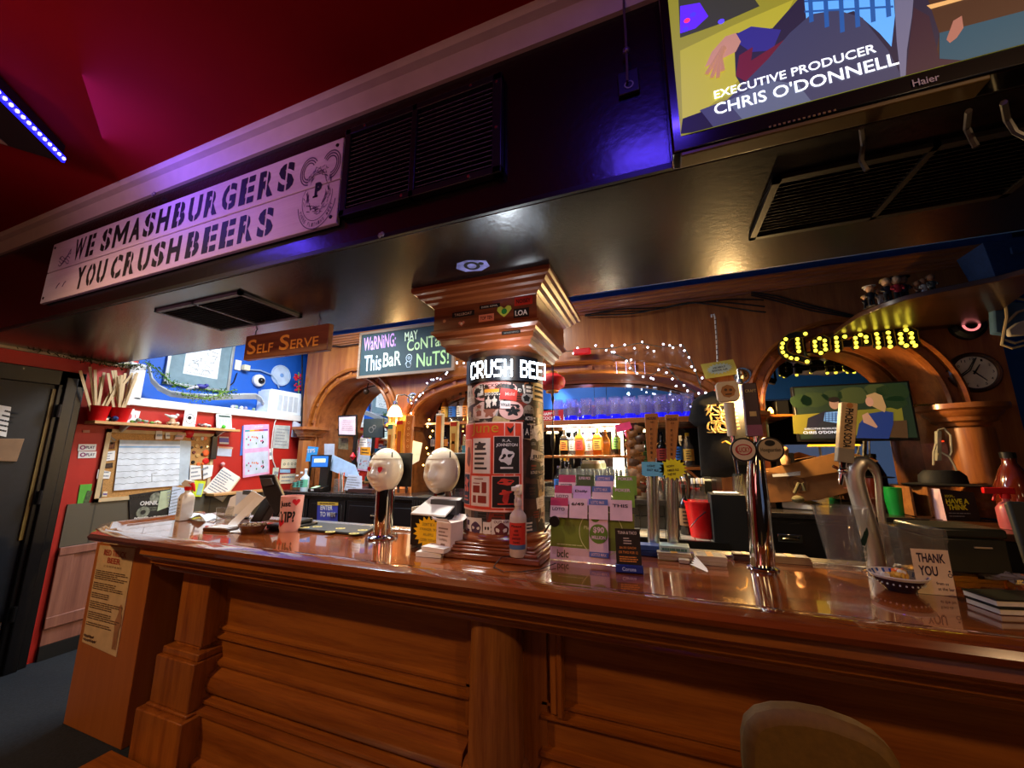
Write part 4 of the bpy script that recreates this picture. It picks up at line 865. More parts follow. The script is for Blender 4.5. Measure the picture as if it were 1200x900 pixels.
m = MB(); m.box(-2.24, -2.03, 1.74, 1.93, BT+.001, BT+.03); m.box(-2.16, -2.04, 1.78, 1.9, BT+.03, BT+.055); m.build('base', BLK, pos, bevel=.008)
m = MB(); path = [(306, 583), (299, 590), (287, 602), (277, 611), (273, 616), (277, 625), (275, 634)]; ys = [1.775, 1.77, 1.76, 1.74, 1.70, 1.66, 1.60]
L_ = [onY(u-7, v, y) for (u, v), y in zip(path, ys)]; R_ = [onY(u+6, v-1, y) for (u, v), y in zip(path, ys)]; 
for i in range(len(L_)): L_[i].z = max(L_[i].z, BT+.003); R_[i].z = max(R_[i].z, BT+.003)
m.add([p for pr_ in zip(L_, R_) for p in pr_]+[p-V((0, .001, -.0006)) for pr_ in zip(L_, R_) for p in pr_], [(2*i, 2*i+1, 2*i+3, 2*i+2) for i in range(len(L_)-1)])
tag(m.build('receipt', PAPER), 'long white paper receipt hanging down from the terminal', 'receipt')
c = at(339, 622); tj = thing('tip_mug', 'pink tip mug lettered in black with red hearts', 'mug', (c.x, c.y, BT))
m = MB(); m.lathe([(0, BT+.003), (.05, BT), (.052, BT+.006), (.053, BT+.012), (.056, BT+.02), (.062, 1.27), (.058, 1.27), (.052, BT+.03), (0, BT+.02)], (c.x, c.y, 0), 40); m.build('body', mat('pink_mug', '#e6aaa4', .35, vary=.08), tj)
rm = lambda z: .0565+(z-BT-.02)*.0333
def mugp(x, z): 
    a = .60+x/.06; return V((c.x+(rm(z)+.0012)*sin(a), c.y-(rm(z)+.0012)*cos(a), z))
m = MB(); put_text(m, 'Just', None, .062, .040, .03, mapf=lambda p: mugp(-.052+p.x, 1.205+p.y)); put_text(m, 'TIP?', None, .088, .062, .035, mapf=lambda p: mugp(-.05+p.x, 1.125+p.y)); m.build('lettering', INK, tj)
for hx, hz, hs in ((.038, 1.238, .022), (-.042, 1.122, .024)):
    m = MB(); pts = []
    for i in range(24):
        a = 2*pi*i/24; pts.append(mugp(hx+hs*sin(a)**3, hz+hs*(13*cos(a)-5*cos(2*a)-2*cos(3*a)-cos(4*a))/16))
    m.add([mugp(hx, hz)]+pts, [(0, i, i % 24+1) for i in range(1, 25)]); m.build('heart', mat('red_heart', '#c9142a', .35), tj)
m = MB(); m.tube([(c.x-.055, c.y+.02, 1.24), (c.x-.085, c.y+.03, 1.23), (c.x-.09, c.y+.03, 1.17), (c.x-.055, c.y+.02, 1.12)], .008, 8); m.build('handle', mat('pink_mug', '#e6aaa4', .35), tj)
mt = thing('bar_mat', 'dark rubber bar mat with yellow logos before the heart-eyed tower', 'bar mat', (-1.83, 1.86, BT))
c4 = [onZ(u, v, BT+.002) for u, v in ((342, 621), (425, 628), (440, 619), (358, 613))]
m = MB(); m.slab(c4, (0, 0, .012)); m.build('mat', mat('charcoal_rubber', '#25272a', .7, vary=.2, scale=60), mt, bevel=.003)
ym = mat('faded_yellow_print', '#cdbb62', .7)
for u, v in ((357, 618), (372, 617), (387, 623), (399, 619), (415, 625), (425, 621)):
    p = onZ(u, v, BT+.015); F = frame((p.x, p.y, BT+.0145), (1, 0, 0), (0, 1, 0)); m = MB(); ring(m, F, 0, 0, .0, .03, 0, 14, sy=.8); m.mi = 1; ring(m, F, 0, 0, .012, .02, .0006, 14, sy=.8); m.build('logo', [ym, INK], mt)

# napkin caddy with starburst, tissue box, napkins
nc = thing('napkin_caddy', 'black napkin caddy with yellow starburst sign and sloped white lid', 'napkin holder', (-1.03, 1.645, BT))
M = Matrix.Translation((-1.03, 1.672, BT)) @ Matrix.Rotation(-.1, 4, 'Z') @ Matrix.Diagonal((1, .7, 1, 1))
m = MB(); m.box(-.10, .10, -.08, .06, .02, .16, M); m.build('body', BLK, nc, bevel=.004)
m = MB(); vs = [(-.10, -.082, .165), (.10, -.082, .165), (.12, .07, .235), (-.06, .07, .235), (-.10, -.082, .158), (.10, -.082, .158), (.12, .07, .228), (-.06, .07, .228)]; m.add([M @ V(p) for p in vs], [(0, 1, 2, 3), (7, 6, 5, 4), (0, 4, 5, 1), (1, 5, 6, 2), (2, 6, 7, 3), (3, 7, 4, 0)]); m.build('lid', WHT, nc)
m = MB(); m.box(-.03, .12, .0, .075, .16, .225, M); m.build('insert', mat('dark_grey_card', '#4a4c50', .6), nc)
m = MB(); m.box(-.112, -.102, -.06, .05, 0, .19, M); m.build('side_plate', mat('cream_metal', '#cbbfa6', .4), nc, bevel=.003)
F = M @ frame((.01, -.0825, .085)); pts = []
for i in range(36):
    a = 2*pi*i/36; r = .075 if i % 2 else .057; pts.append((r*1.2*cos(a), r*sin(a)*.95))
m = MB(); m.slab([F @ V((x, y, 0)) for x, y in pts], F.to_3x3() @ V((0, 0, .002))); sb = m.build('starburst_sign', mat('starburst_yellow', '#f0c010', .5), nc)
m = MB(); put_text(m, "DON'T BE A", F, .07, .014, lift=.003, ox=-.035, oy=.028); put_text(m, 'STRANGER, TRY', F, .10, .012, lift=.003, ox=-.05, oy=.006); put_text(m, 'AN APPLE', F, .06, .012, lift=.003, ox=-.03, oy=-.016); put_text(m, 'CIDER TODAY', F, .09, .012, lift=.003, ox=-.045, oy=-.04); m.build('lettering', mat('brown_print', '#5b4030', .7), sb)
tb = thing('tissue_box', 'white carton with open flaps at the corner of the column plinth', 'carton', (-.915, 1.62, 1.096))
M = Matrix.Translation((-.915, 1.615, 1.097)) @ Matrix.Rotation(-.62+.35, 4, 'Z')
m = MB(); m.box(-.045, .045, -.04, .04, 0, .115, M); m.build('body', mat('pinkish_white_carton', '#d9c3ba', .6), tb, bevel=.002)
m = MB()
for vs in (((-.045, -.04, .115), (.045, -.04, .115), (.03, -.05, .13), (-.06, -.06, .128)), ((-.045, .04, .115), (.045, .04, .115), (.05, .075, .135), (-.05, .07, .14)), ((-.045, -.04, .115), (-.045, .04, .115), (-.08, .04, .14), (-.09, -.03, .128))): m.slab([M @ V(p) for p in vs], (0, 0, .0012))
m.build('flaps', PAPER, tb)
F = M @ frame((0, -.0405, 0)); m = MB(); scribble(m, F, -.03, .03, .05, .095, 3, .4); put_text(m, 'NAPKINS', F, .05, .01, ox=-.025, oy=.035); card(m, F, -.012, .012, .008, .024); m.build('print', mat('taupe_print', '#8c7468', .7), tb)
c = at(503, 652); rr = random.Random(5)
for k in range(2):
    M = Matrix.Translation((c.x+.03*k, c.y+.02, BT)) @ Matrix.Rotation(.1-.2*k, 4, 'Z'); m = MB()
    for i in range(5): m.box(-.06+.004*rr.random(), .06+.004*rr.random(), -.04, .04, .001+k*.022+i*.004, .0045+k*.022+i*.004, M)
    tag(m.build('napkin_stack', [PAPER]), ('lower stack of white paper napkins before the napkin caddy', 'upper tilted stack of white paper napkins before the napkin caddy')[k], 'napkins')

# hand sanitiser on the plinth
sz = thing('sanitizer_bottle', 'clear sanitiser spray bottle with red label before the column', 'spray bottle', (-.575, 1.585, 1.097))
x, y, z = sz.location
m = MB(); m.lathe([(0, 0), (.032, 0), (.036, .006), (.036, .15), (.033, .163), (.02, .18), (.014, .188), (.014, .2)], (x, y, z), 28); m.build('body', mat('milky_plastic', '#e0cfc6', .3, trans=.25), sz)
m = MB(); m.lathe([(.0365, .05), (.0365, .135)], (x, y, z), 20, None, -pi*.86, -.08*pi); lb = m.build('label', mat('red_label_print', '#cf3328', .5), sz)
F = lambda p: V((x+.0375*sin(p.x/.037+.12), y-.0375*cos(p.x/.037+.12), z+p.y))
m = MB(); 
for s_, w_, yy in (('Please', .045, .118), ('USE', .018, .1), ('HAND', .024, .085), ('SANITIZER', .038, .07), ('THANKS', .03, .055)): put_text(m, s_, None, w_, .009, .02, mapf=lambda p, w_=w_, yy=yy: F(V((p.x-w_/2, yy+p.y, 0))))
m.build('label_print', INK, lb)
m = MB(); m.lathe([(.0366, .032), (.0366, .05)], (x, y, z), 20, None, -pi*.86, -.08*pi); m.build('blue_band', mat('steel_blue', '#4a6a9a', .5), sz)
m = MB(); m.lathe([(.016, .2), (.016, .225), (.012, .23), (.012, .245)], (x, y, z), 18); m.slab([(x-.012, y-.02, z+.245), (x+.016, y-.02, z+.245), (x+.013, y-.01, z+.285), (x-.006, y-.012, z+.285)], (0, .03, 0)); m.box(x-.012, x+.012, y-.05, y-.015, z+.262, z+.28)
m.tube([(x+.002, y-.028, z+.26), (x+.004, y-.038, z+.24), (x+.004, y-.036, z+.215)], .005, 6); m.build('trigger_head', mat('milky_white_plastic', '#e8dcd6', .35), sz, bevel=.002)
# thin cord trailing over the plinth onto the bar
m = MB(); m.tube([(-.60, 1.5655, 1.10), (-.63, 1.54, 1.098), (-.65, 1.52, BT+.004), (-.64, 1.48, BT+.004), (-.58, 1.44, BT+.004), (-.52, 1.46, BT+.004), (-.46, 1.52, BT+.004), (-.42, 1.60, BT+.01)], .0018, 5)
tag(m.build('cord', BLKM), 'thin black cord trailing from the column plinth over the bar edge', 'cord')

# lottery rack
lr = thing('lottery_rack', 'lottery ticket rack with a green front and three tiers of slips', 'ticket rack', (-.30, 1.72, BT))
X0, X1, LY = -.468, -.118, 1.69; GRP = mat('olive_green_board', '#6c7a22', .4); PNK = mat('pale_pink_card', '#dcb8c4', .5)
m = MB(); m.box(X0+.01, X1, LY, LY+.13, BT+.001, BT+.05); m.slab([(X0+.01, LY+.05, BT+.05), (X1, LY+.05, BT+.05), (X1, LY+.15, 1.36), (X0+.01, LY+.15, 1.36)], (0, .01, 0)); m.build('stand', SMOKE, lr)
F = frame((X0, LY+.0, BT), (1, 0, 0), (0, .18, 1)); m = MB(); card(m, F, 0, X1-X0, .003, .052, 0, .004); fb = m.build('footer', PNK, lr)
lettering('bclc', F, .05, .03, mat('dark_olive_print', '#3c4218', .5), fb, .02, lift=.005, ox=.03, oy=.012)
m = MB(); card(m, F, 0, X1-X0, .052, .20, 0, .004); gb = m.build('front_board', GRP, lr)
m = MB(); ring(m, F, .215, .12, .088, .091, .005, 40); m.build('ring_print', mat('pale_olive_print', '#c9cc88', .5), gb)
m = MB(); put_text(m, 'Play', F, .03, .018, lift=.005, ox=.145, oy=.125); put_text(m, 'here', F, .035, .015, lift=.005, ox=.285, oy=.12); put_text(m, 'for', F, .02, .012, lift=.005, ox=.285, oy=.095); put_text(m, 'the win', F, .035, .012, lift=.005, ox=.285, oy=.072); scribble(m, F, .03, .15, .06, .066, 1, .6, .005); m.build('lettering', mat('pale_olive_print', '#c9cc88', .5), gb)
MAG = mat('magenta_card', '#b5305c', .5); LIL = mat('lilac_card', '#c7a2d4', .5); BLC = mat('slate_blue_card', '#5366a8', .5); GRD = mat('bright_green_card', '#74992a', .5); DGR = mat('dark_olive_card', '#3c4a1e', .5)
tiers = ((.20, .02, .0), (.25, .06, .012), (.295, .10, .024))
kinds = (((MAG, PNK, 'LOTO'), (PNK, MAG, '6/49'), (BLC, PNK, 'LOTTO MAX'), (PNK, INK, 'THIS')), ((MAG, PNK, 'LOTO'), (LIL, BLC, 'Daily'), (BLC, PNK, 'LOTTO MAX'), (GRD, DGR, 'POKER')), ((MAG, PNK, 'SOCCER'), (DGR, PNK, 'SUPER PICK'), (BLC, PNK, 'LOTTO MAX'), (GRD, DGR, 'POKER')))
xs = ((.0, .078), (.084, .162), (.168, .248), (.256, .345))
for t_, (zb, yb, dx) in enumerate(tiers):
    for (xa, xb), (c0, c1, tx) in zip(xs, kinds[t_]):
        F2 = frame((X0+dx*.8, LY+yb, BT+zb), (1, 0, 0), (0, .25, 1)); m = MB(); card(m, F2, xa, xb, -.03, .052, 0, .003)
        o = m.build('ticket_pack', c0 if c0 is not BLC else PNK, lr)
        m = MB()
        if c0 is BLC: card(m, F2, xa, xb, .028, .052, .003, .0036)
        elif c0 is MAG: card(m, F2, xa, xb, -.03, .018, .003, .0036)
        if m.v: m.build('card_band', BLC if c0 is BLC else PNK, o)
        m = MB(); put_text(m, tx, F2, (xb-xa)*.7, .013, .02, lift=.0045, ox=xa+(xb-xa)*.12, oy=.032 if c0 in (BLC, GRD, DGR) else -.002 if c0 is MAG else .022); m.build('card_print', INK if c0 in (PNK, LIL, MAG) else PNK, o)
F3 = frame((X0, LY-.004, BT), (1, 0, 0), (0, .16, 1)); m = MB(); card(m, F3, .168, .246, .025, .235, .004, .006); jk = m.build('jackpot_card', PNK, lr)
m = MB(); circ(m, F3, .207, .115, .038, .0068, 28); circ(m, F3, .194, .18, .02, .0068, 20); m.build('green_discs', mat('jackpot_green', '#5d7a1e', .5), jk)
m = MB(); put_text(m, '$90', F3, .045, .026, .03, lift=.0075, ox=.185, oy=.116); put_text(m, 'MILLION', F3, .056, .014, .03, lift=.0075, ox=.179, oy=.094); put_text(m, 'Max', F3, .025, .012, .02, lift=.0075, ox=.182, oy=.174); m.build('lettering', PNK, jk)
m = MB(); card(m, F3, .168, .246, .21, .235, .006, .0066); card(m, F3, .168, .246, .025, .045, .006, .0066); m.build('blue_bands', BLC, jk)
m = MB(); put_text(m, 'LOTTO MAX', F3, .062, .012, .02, lift=.0075, ox=.176, oy=.216); put_text(m, 'LOTTO MAX', F3, .062, .011, .02, lift=.0075, ox=.176, oy=.03); m.build('band_lettering', PNK, jk)
c = onY(650, 611, 1.66); q = MB(); q.disc((c.x, 1.665, c.z), .022, (0, -1, 0), .012); q.tube([(c.x, 1.67, c.z), (c.x-.03, 1.675, c.z-.02), (c.x-.05, 1.68, c.z-.05)], .004, 6)
tag(q.build('suction_hook', BLK), 'black round suction knob on the left edge of the lottery rack', 'knob')
# black table-tent card
tc_ = thing('tent_card', 'small black table-tent menu card with blue foot before the lottery rack', 'table card', (-.135, 1.62, BT))
F = frame((-.183, 1.60, BT+.001), (1, .12, 0), (0, .14, 1)); m = MB(); card(m, F, .0, .092, .028, .155, 0, .006); m.build('card', mat('brown_black_card', '#241a16', .4), tc_)
m = MB(); m.box(-.004, .096, 0, .028, -.035, .016, F); ft = m.build('foot', mat('royal_blue', '#1b2c7a', .35), tc_, bevel=.003)
lettering('Corona', F, .05, .013, mat('pale_blue_print', '#a8b8e8', .5), ft, .02, lift=.017, ox=.02, oy=.007)
m = MB(); put_text(m, 'TUNA & TACO', F, .07, .011, .02, lift=.007, ox=.01, oy=.135); scribble(m, F, .03, .06, .098, .125, 3, .4, .007); m.mi = 1; put_text(m, '$6.50 EACH', F, .06, .009, .01, lift=.007, ox=.014, oy=.082); put_text(m, 'OR TWO FOR 12', F, .07, .009, .01, lift=.007, ox=.01, oy=.066); scribble(m, F, .012, .08, .036, .058, 3, .5, .007); m.build('lettering', [mat('pale_print', '#d8c9bd', .5), mat('amber_print', '#d98a3a', .5)], tc_)
# ------------------------------------------------------------------ bar, right of the column
m = MB(); m.box(-.16, .10, 1.985, 2.03, BT+.0, BT+.004)
def slimtower(label, u, vjoint, vtop, lean, word, notecol, star):
    p0 = onY(u[0], 640, 1.985); p1 = onY(u[1], vjoint, 1.985); p2 = onY(u[2], vtop, 1.985)
    t_ = thing('beer_tower', label, 'beer tower', (p0.x, 1.985, BT))
    m = MB(); m.lathe([(.0, BT+.001), (.05, BT+.001), (.05, BT+.008), (.03, BT+.014)], (p0.x, 1.985, 0), 28); m.build('flange', CHR, t_)
    m = MB(); m.tube([(p0.x, 1.985, BT+.008), (p1.x, 1.985, p1.z-.03)], .0265, 28); m.build('tube', STL, t_)
    m = MB(); m.tube([(p1.x, 1.985, p1.z-.03), (p1.x, 1.985, p1.z+.03)], .028, 24); m.tube([(p1.x, 1.985, p1.z-.06), (p1.x, 2.06, p1.z-.06), (p1.x, 2.07, p1.z-.1)], .011, 8); m.build('collar', CHR, t_)
    WH = wood('tap_paddle_wood', '#8f5326', '#b9793f', 'Z', 1, .45, .1)
    m = MB(); vs = []
    for x, z, w_ in ((p1.x, p1.z+.03, .034), (p2.x, p2.z-.03, .062), (p2.x, p2.z, .060)): vs += [(x-w_/2, 1.97, z), (x+w_/2, 1.97, z), (x+w_/2, 2.0, z), (x-w_/2, 2.0, z)]
    m.add(vs, [(3, 2, 1, 0), (8, 9, 10, 11)]+[(4*k+i, 4*k+(i+1) % 4, 4*k+4+(i+1) % 4, 4*k+4+i) for k in (0, 1) for i in range(4)]); hd = m.build('tap_handle', WH, t_, bevel=.004)
    m = MB(); put_text(m, word, frame((p2.x-.022, 1.968, p2.z-.03)), .044, .013, .02); put_text(m, 'ALE', frame((p2.x-.008, 1.968, p2.z-.045)), .016, .007, .02)
    dx = (p2.x-p1.x)/(p2.z-p1.z)
    for i, ch in enumerate('PHOENIX'): zz = p2.z-.07-.022*i; put_text(m, ch, frame((p2.x+dx*(zz-p2.z)-.005, 1.968, zz-.012)), .009, .012, .02)
    m.build('handle_lettering', mat('burnt_print', '#4a2814', .6), hd)
    F = frame((p1.x+.005, 1.952, p1.z+.01), (1, 0, .1 if star else -.06), (0, 0, 1)); m = MB()
    if star: pts = [((.062 if i % 2 else .047)*cos(2*pi*i/36), (.062 if i % 2 else .047)*.82*sin(2*pi*i/36)) for i in range(36)]
    else: pts = [(-.048, -.03), (-.03, -.036), (.02, -.03), (.045, -.034), (.05, 0), (.046, .032), (0, .034), (-.05, .03)]
    m.slab([F @ V((x, y, 0)) for x, y in pts], F.to_3x3() @ V((0, 0, .002))); nt_ = m.build('note', notecol, t_)
    m = MB(); 
    for k, s_ in enumerate(('LIGHT', 'EASY ALE') if not star else ('HOPPY', 'AMBER ALE', 'NEW')): put_text(m, s_, F, .05 if len(s_) > 5 else .035, .011, .01, lift=.003, ox=-.025, oy=.008-.018*k)
    m.build('note_lettering', INK, nt_)
slimtower('slim steel beer tower with wooden paddle and blue note', (766, 764, 763), 552, 485, 0, 'HOUSE', mat('sky_blue_note', '#63b3dc', .6), False)
slimtower('slim steel beer tower with wooden paddle and yellow starburst', (789, 787, 787), 552, 486, 0, 'HOUSE', mat('acid_yellow_note', '#d8d01e', .6), True)
cb = thing('coaster_box', 'blue and white box of coasters at the feet of the slim towers', 'coasters', (-.05, 1.93, BT))
m = MB(); m.box(-.13, .09, 1.885, 1.955, BT+.001, BT+.022); m.build('lower_pack', NAVY, cb, bevel=.002)
m = MB(); m.box(-.03, .09, 1.88, 1.955, BT+.023, BT+.052); m.build('upper_pack', mat('pale_teal_box', '#a9c4c0', .5), cb, bevel=.002)
m = MB(); m.box(-.125, -.032, 1.89, 1.955, BT+.023, BT+.045); m.build('blue_pack', mat('mid_blue_box', '#2f4f92', .4), cb, bevel=.002)
m = MB(); scribble(m, frame((-.03, 1.879, BT+.023)), .01, .11, .008, .022, 1, .7, .0004); m.build('print', mat('green_print', '#4f7a6a', .6), cb)
def stack(label, c, rz, w_, d_, n, top, side, name='coaster_stack', band=None):
    t_ = thing(name, label, 'coasters', (c.x, c.y, BT)); M = Matrix.Translation((c.x, c.y, BT+.001)) @ Matrix.Rotation(rz, 4, 'Z'); rr = random.Random(int(c.x*999)); m = MB()
    for i in range(n): q = rr.uniform(-.003, .003); m.box(-w_/2+q, w_/2+q, -d_/2-q, d_/2-q, i*.0042, i*.0042+.0036, M)
    m.build('cards', side, t_)
    m = MB(); z = n*.0042; m.box(-w_/2, w_/2, -d_/2, d_/2, z-.0004, z+.0005, M); tp = m.build('top_card', top, t_)
    m = MB(); F = M @ Matrix.Translation((0, 0, z+.0008)); card(m, F, -w_*.4, -w_*.12, -d_*.35, d_*.35, 0, .0003); card(m, F, w_*.12, w_*.4, -d_*.35, d_*.35, 0, .0003); m.build('print', GREY, tp)
    m = MB(); card(m, F, -w_*.1, w_*.1, -d_*.5, d_*.5, .0004, .0008); m.build('orange_band', band or GOLD, tp)
    return t_
KR = mat('kraft_card', '#b9a890', .7)
stack('kraft coaster stack in front of the slim towers, nearest the tent card', at(790, 655), .05, .13, .07, 7, KR, KR)
s3 = stack('kraft coaster stack with fanned cards beside the badge tower', at(832, 660), .02, .115, .08, 8, KR, KR)
m = MB(); c = at(816, 664)
for i in range(5): m.add([V((c.x-.006*i, c.y-.012*i+.02, BT+.034-.005*i)), V((c.x+.03, c.y-.05-.01*i, BT+.006)), V((c.x+.035, c.y-.045-.01*i, BT+.007)), V((c.x+.0, c.y+.03-.012*i, BT+.036-.005*i))], [(0, 1, 2, 3)])
m.build('fanned_cards', PAPER, s3)
stack('brown striped coaster stack left of the badge tower foot', at(873, 656), 0, .09, .05, 6, mat('maroon_card', '#4a2a22', .6), mat('maroon_card', '#4a2a22', .6))
stack('brown striped coaster stack right of the badge tower foot', at(926, 659), .05, .13, .06, 6, mat('maroon_card', '#4a2a22', .6), mat('tan_card', '#a08258', .7))
tag(MB().box(*(lambda c: (c.x-.02, c.x+.02, c.y-.015, c.y+.015, BT+.001, BT+.016))(at(802, 660))).build('matchbox', KR, bevel=.002), 'small kraft matchbox between the two kraft coaster stacks', 'box')
# big chrome tower with two badges
bt = thing('beer_tower', 'tall leaning chrome beer tower with two round badges and two tap handles', 'beer tower', (.345, 1.85, BT))
Y = 1.85; pt = lambda u, v, y=Y: onY(u, v, y)
m = MB(); b0 = pt(894, 667); m.lathe([(0, BT+.001), (.055, BT+.001), (.056, BT+.007), (.045, BT+.012), (.043, BT+.02)], (b0.x, Y, 0), 36); m.build('flange', CHR, bt)
m = MB(); m.tube([(b0.x, Y, BT+.012), pt(893, 640), pt(890, 600), pt(887, 565), pt(886, 540), pt(887, 520)], [.043, .043, .041, .036, .030, .026], 32); m.build('tube', CHR, bt)
m = MB(); m.tube([pt(872, 527), pt(887, 522), pt(903, 526)], .018, 14); m.build('crossbar', CHR, bt)
m = MB(); m.tube([pt(858, 510, 1.83), pt(861, 528, 1.83)], .009, 10); m.tube([pt(860, 527, 1.83), pt(864, 555, 1.83)], [.009, .006], 10); m.tube([pt(886, 510), pt(887, 522)], .010, 10); m.build('faucet', CHR, bt)
for (u, v), face, rim, txt, sub in (((871.5, 527), '#c9b9aa', '#151213', 'LUCKY', 0), ((903, 526.5), '#a8977a', '#2a2320', 'Hoegaarden', 1)):
    c = pt(u, v, 1.80); bd = MB(); bd.disc((c.x, 1.815, c.z), .048, (0, -1, 0), .014, 36); bd = bd.build('badge', mat('badge_rim_'+rim[1:], rim, .3), bt, bevel=.003)
    F = frame((c.x, 1.8005, c.z)); q = MB(); circ(q, F, 0, 0, .041, 0, 32); q.build('badge_face', mat('badge_face_'+face[1:], face, .4), bd)
    q = MB()
    if sub: put_text(q, txt, F, .068, .02, .012, lift=.0008, ox=-.034, oy=-.014); circ(q, F, 0, .024, .012, .0006, 20, .018); q.build('badge_lettering', INK, bd)
    else:
        ring(q, F, 0, 0, .024, .030, .0006, 28, sy=.75); put_text(q, txt, F, .046, .02, .02, lift=.0008, ox=-.023, oy=-.01); q.build('badge_lettering', mat('badge_red', '#a3202c', .5), bd)
p, q_ = pt(858, 511, 1.83), pt(854, 472, 1.83)
m = MB(); m.tube([p, q_], [.017, .021], 20); m.build('tap_handle', mat('pale_wood_rod', '#d3c0a6', .4), bt)
p = pt(852.5, 459, 1.83); F = frame((p.x, 1.815, p.z), (1, 0, .06), (-.06, 0, 1)); m = MB(); pts = [(-.042, -.03), (-.03, -.042), (.03, -.042), (.042, -.03), (.042, .03), (.034, .042), (-.034, .042), (-.042, .03)]
m.slab([F @ V((x, y, 0)) for x, y in pts], F.to_3x3() @ V((0, 0, -.035))); bl = m.build('handle_block', mat('cream_wood_block', '#d9c5a8', .45), bt, bevel=.003)
q = MB(); circ(q, F, 0, 0, .028, .001, 8); q.mi = 1; circ(q, F, -.008, .006, .006, .0016, 10); circ(q, F, .01, .004, .006, .0016, 10); card(q, F, -.012, .012, -.016, -.01, .001, .0016); q.build('carving', [mat('tan_carving', '#a9713f', .6), mat('brown_print', '#5b4030', .7)], bl)
p0, p1 = pt(884.5, 511, 1.84), pt(884.5, 449, 1.84)
PUR = mat('aubergine_handle', '#3a1f2e', .35)
h = box_handle('tap_handle', p0.x, 1.845, p0.z, p1.z, .056, .05, .04, PUR, bt, [(-.026, .0, .026, .045, mat('dusty_mauve_print', '#8a4a72', .4)), (-.012, .08, .012, .10, mat('pale_gold_print', '#b8a070', .4))])
q = MB(); put_text(q, 'CRAFT', frame((p0.x-.02, 1.824, p0.z+.18)), .04, .012, .01); q.build('lettering', mat('pale_gold_print', '#b8a070', .4), h)
# pitcher
c = at(995, 674); ptc = thing('beer_pitcher', 'clear plastic beer pitcher with a dark green leaf print', 'pitcher', (c.x, c.y, BT))
m = MB(); m.lathe([(0, .004), (.058, .002), (.063, .004), (.066, .018), (.060, .034), (.057, .042), (.060, .06), (.083, .235), (.086, .243), (.083, .244), (.079, .236), (.057, .062), (.053, .045), (0, .038)], (c.x, c.y, BT), 44); m.build('body', SMOKE, ptc)
m = MB(); m.tube([(c.x+.05, c.y+.062, BT+.21), (c.x+.065, c.y+.10, BT+.2), (c.x+.06, c.y+.105, BT+.12), (c.x+.045, c.y+.05, BT+.09)], .009, 10); m.build('handle', SMOKE, ptc)
def pit(x, z): r = .060+(z-.06)*.131+.0012; a = .62+x/.07; return V((c.x+r*sin(a), c.y-r*cos(a), BT+z))
m = MB(); leaf = [(0, .17), (.012, .15), (.016, .135), (.006, .12), (0, .115), (-.012, .12), (-.016, .135), (-.008, .15)]; m.add([pit(x, z) for x, z in leaf], [tuple(range(8))]); m.add([pit(x*1.2+.012, z*.8+.045) for x, z in leaf], [tuple(range(8))])
for s_, w_, z in (('THE', .02, .10), ('LOCAL', .034, .08), ('TAP', .026, .06)): put_text(m, s_, None, w_, .013, .02, mapf=lambda p, w_=w_, z=z: pit(p.x-w_/2, z+p.y))
m.build('leaf_print', mat('bottle_green_print', '#12332a', .5), ptc)
# cobra tower
Y2 = 1.93; ct = thing('beer_tower', 'curved polished steel hoop tower with a tall lettered soda handle', 'beer tower', (onY(1030, 672, Y2).x, Y2, BT))
path = [(1029, 672), (1023, 640), (1014, 606), (1006, 578), (1002, 560), (1003, 549), (1009, 543), (1016, 543), (1024, 549), (1029, 562), (1031, 585), (1034, 610), (1040, 640), (1046, 672)]
m = MB(); P = [onY(u, v, Y2) for u, v in path]; P[0].z = BT+.006; P[-1].z = BT+.006; sm = []
for i in range(len(P)-1):
    for k in range(4):
        t = k/4; p0, p1, p2, p3 = P[max(0, i-1)], P[i], P[i+1], P[min(len(P)-1, i+2)]
        sm.append(.5*((2*p1)+(p2-p0)*t+(2*p0-5*p1+4*p2-p3)*t*t+(3*p1-p0-3*p2+p3)*t**3))
sm.append(P[-1]); N = len(sm); m.tube(sm, [.030-.0*(i/N) if i < N*.45 else .030-.018*min(1, (i/N-.45)/.2) for i in range(N)], 22); m.build('hoop', SATIN, ct)
m = MB(); m.lathe([(0, BT+.001), (.065, BT+.001), (.065, BT+.006), (.05, BT+.012)], (onY(1036, 672, Y2).x, Y2, 0), 32); m.build('flange', CHR, ct)
f0 = onY(988, 552, Y2)
m = MB(); m.tube([onY(1003, 552, Y2), f0], .014, 12); m.ball(f0, .018, 14); m.tube([onY(988, 543, Y2), onY(986, 558, Y2), onY(985, 568, Y2)], [.010, .010, .007], 10); m.tube([onY(976, 546, Y2), onY(988, 552, Y2)], .006, 8); m.tube([onY(988, 540, Y2), onY(988, 548, Y2)], [.016, .012], 12); m.build('faucet', CHR, ct)
a, b_ = onY(988.5, 542, Y2), onY(993.5, 472.5, Y2); ax = (b_-a).normalized(); F = frame((a.x, Y2-.02, a.z), (ax.z, 0, -ax.x), ax); Ln = (b_-a).length
m = MB(); m.box(-.026, .026, 0, Ln, -.035, 0, F); hd = m.build('tap_handle', mat('pale_birch_handle', '#cfae78', .4, vary=.15, scale=30), ct, bevel=.003)
m = MB(); m.box(-.0265, .0265, 0, Ln*.24, -.0355, .0005, F); m.build('handle_base', mat('worn_grey_wood', '#8a8378', .5), hd, bevel=.003)
m = MB(); F4 = F @ frame((.013, Ln*.90, 0), (0, -1, 0), (1, 0, 0)); put_text(m, 'PHOENIX SODA', F4, Ln*.66, .026, .03, lift=.0012, oy=-.026); m.build('lettering', INK, hd)
m = MB(); circ(m, F, 0, Ln*.95, .011, .001, 14); m.build('emblem', mat('tan_print', '#b8762a', .5), hd)
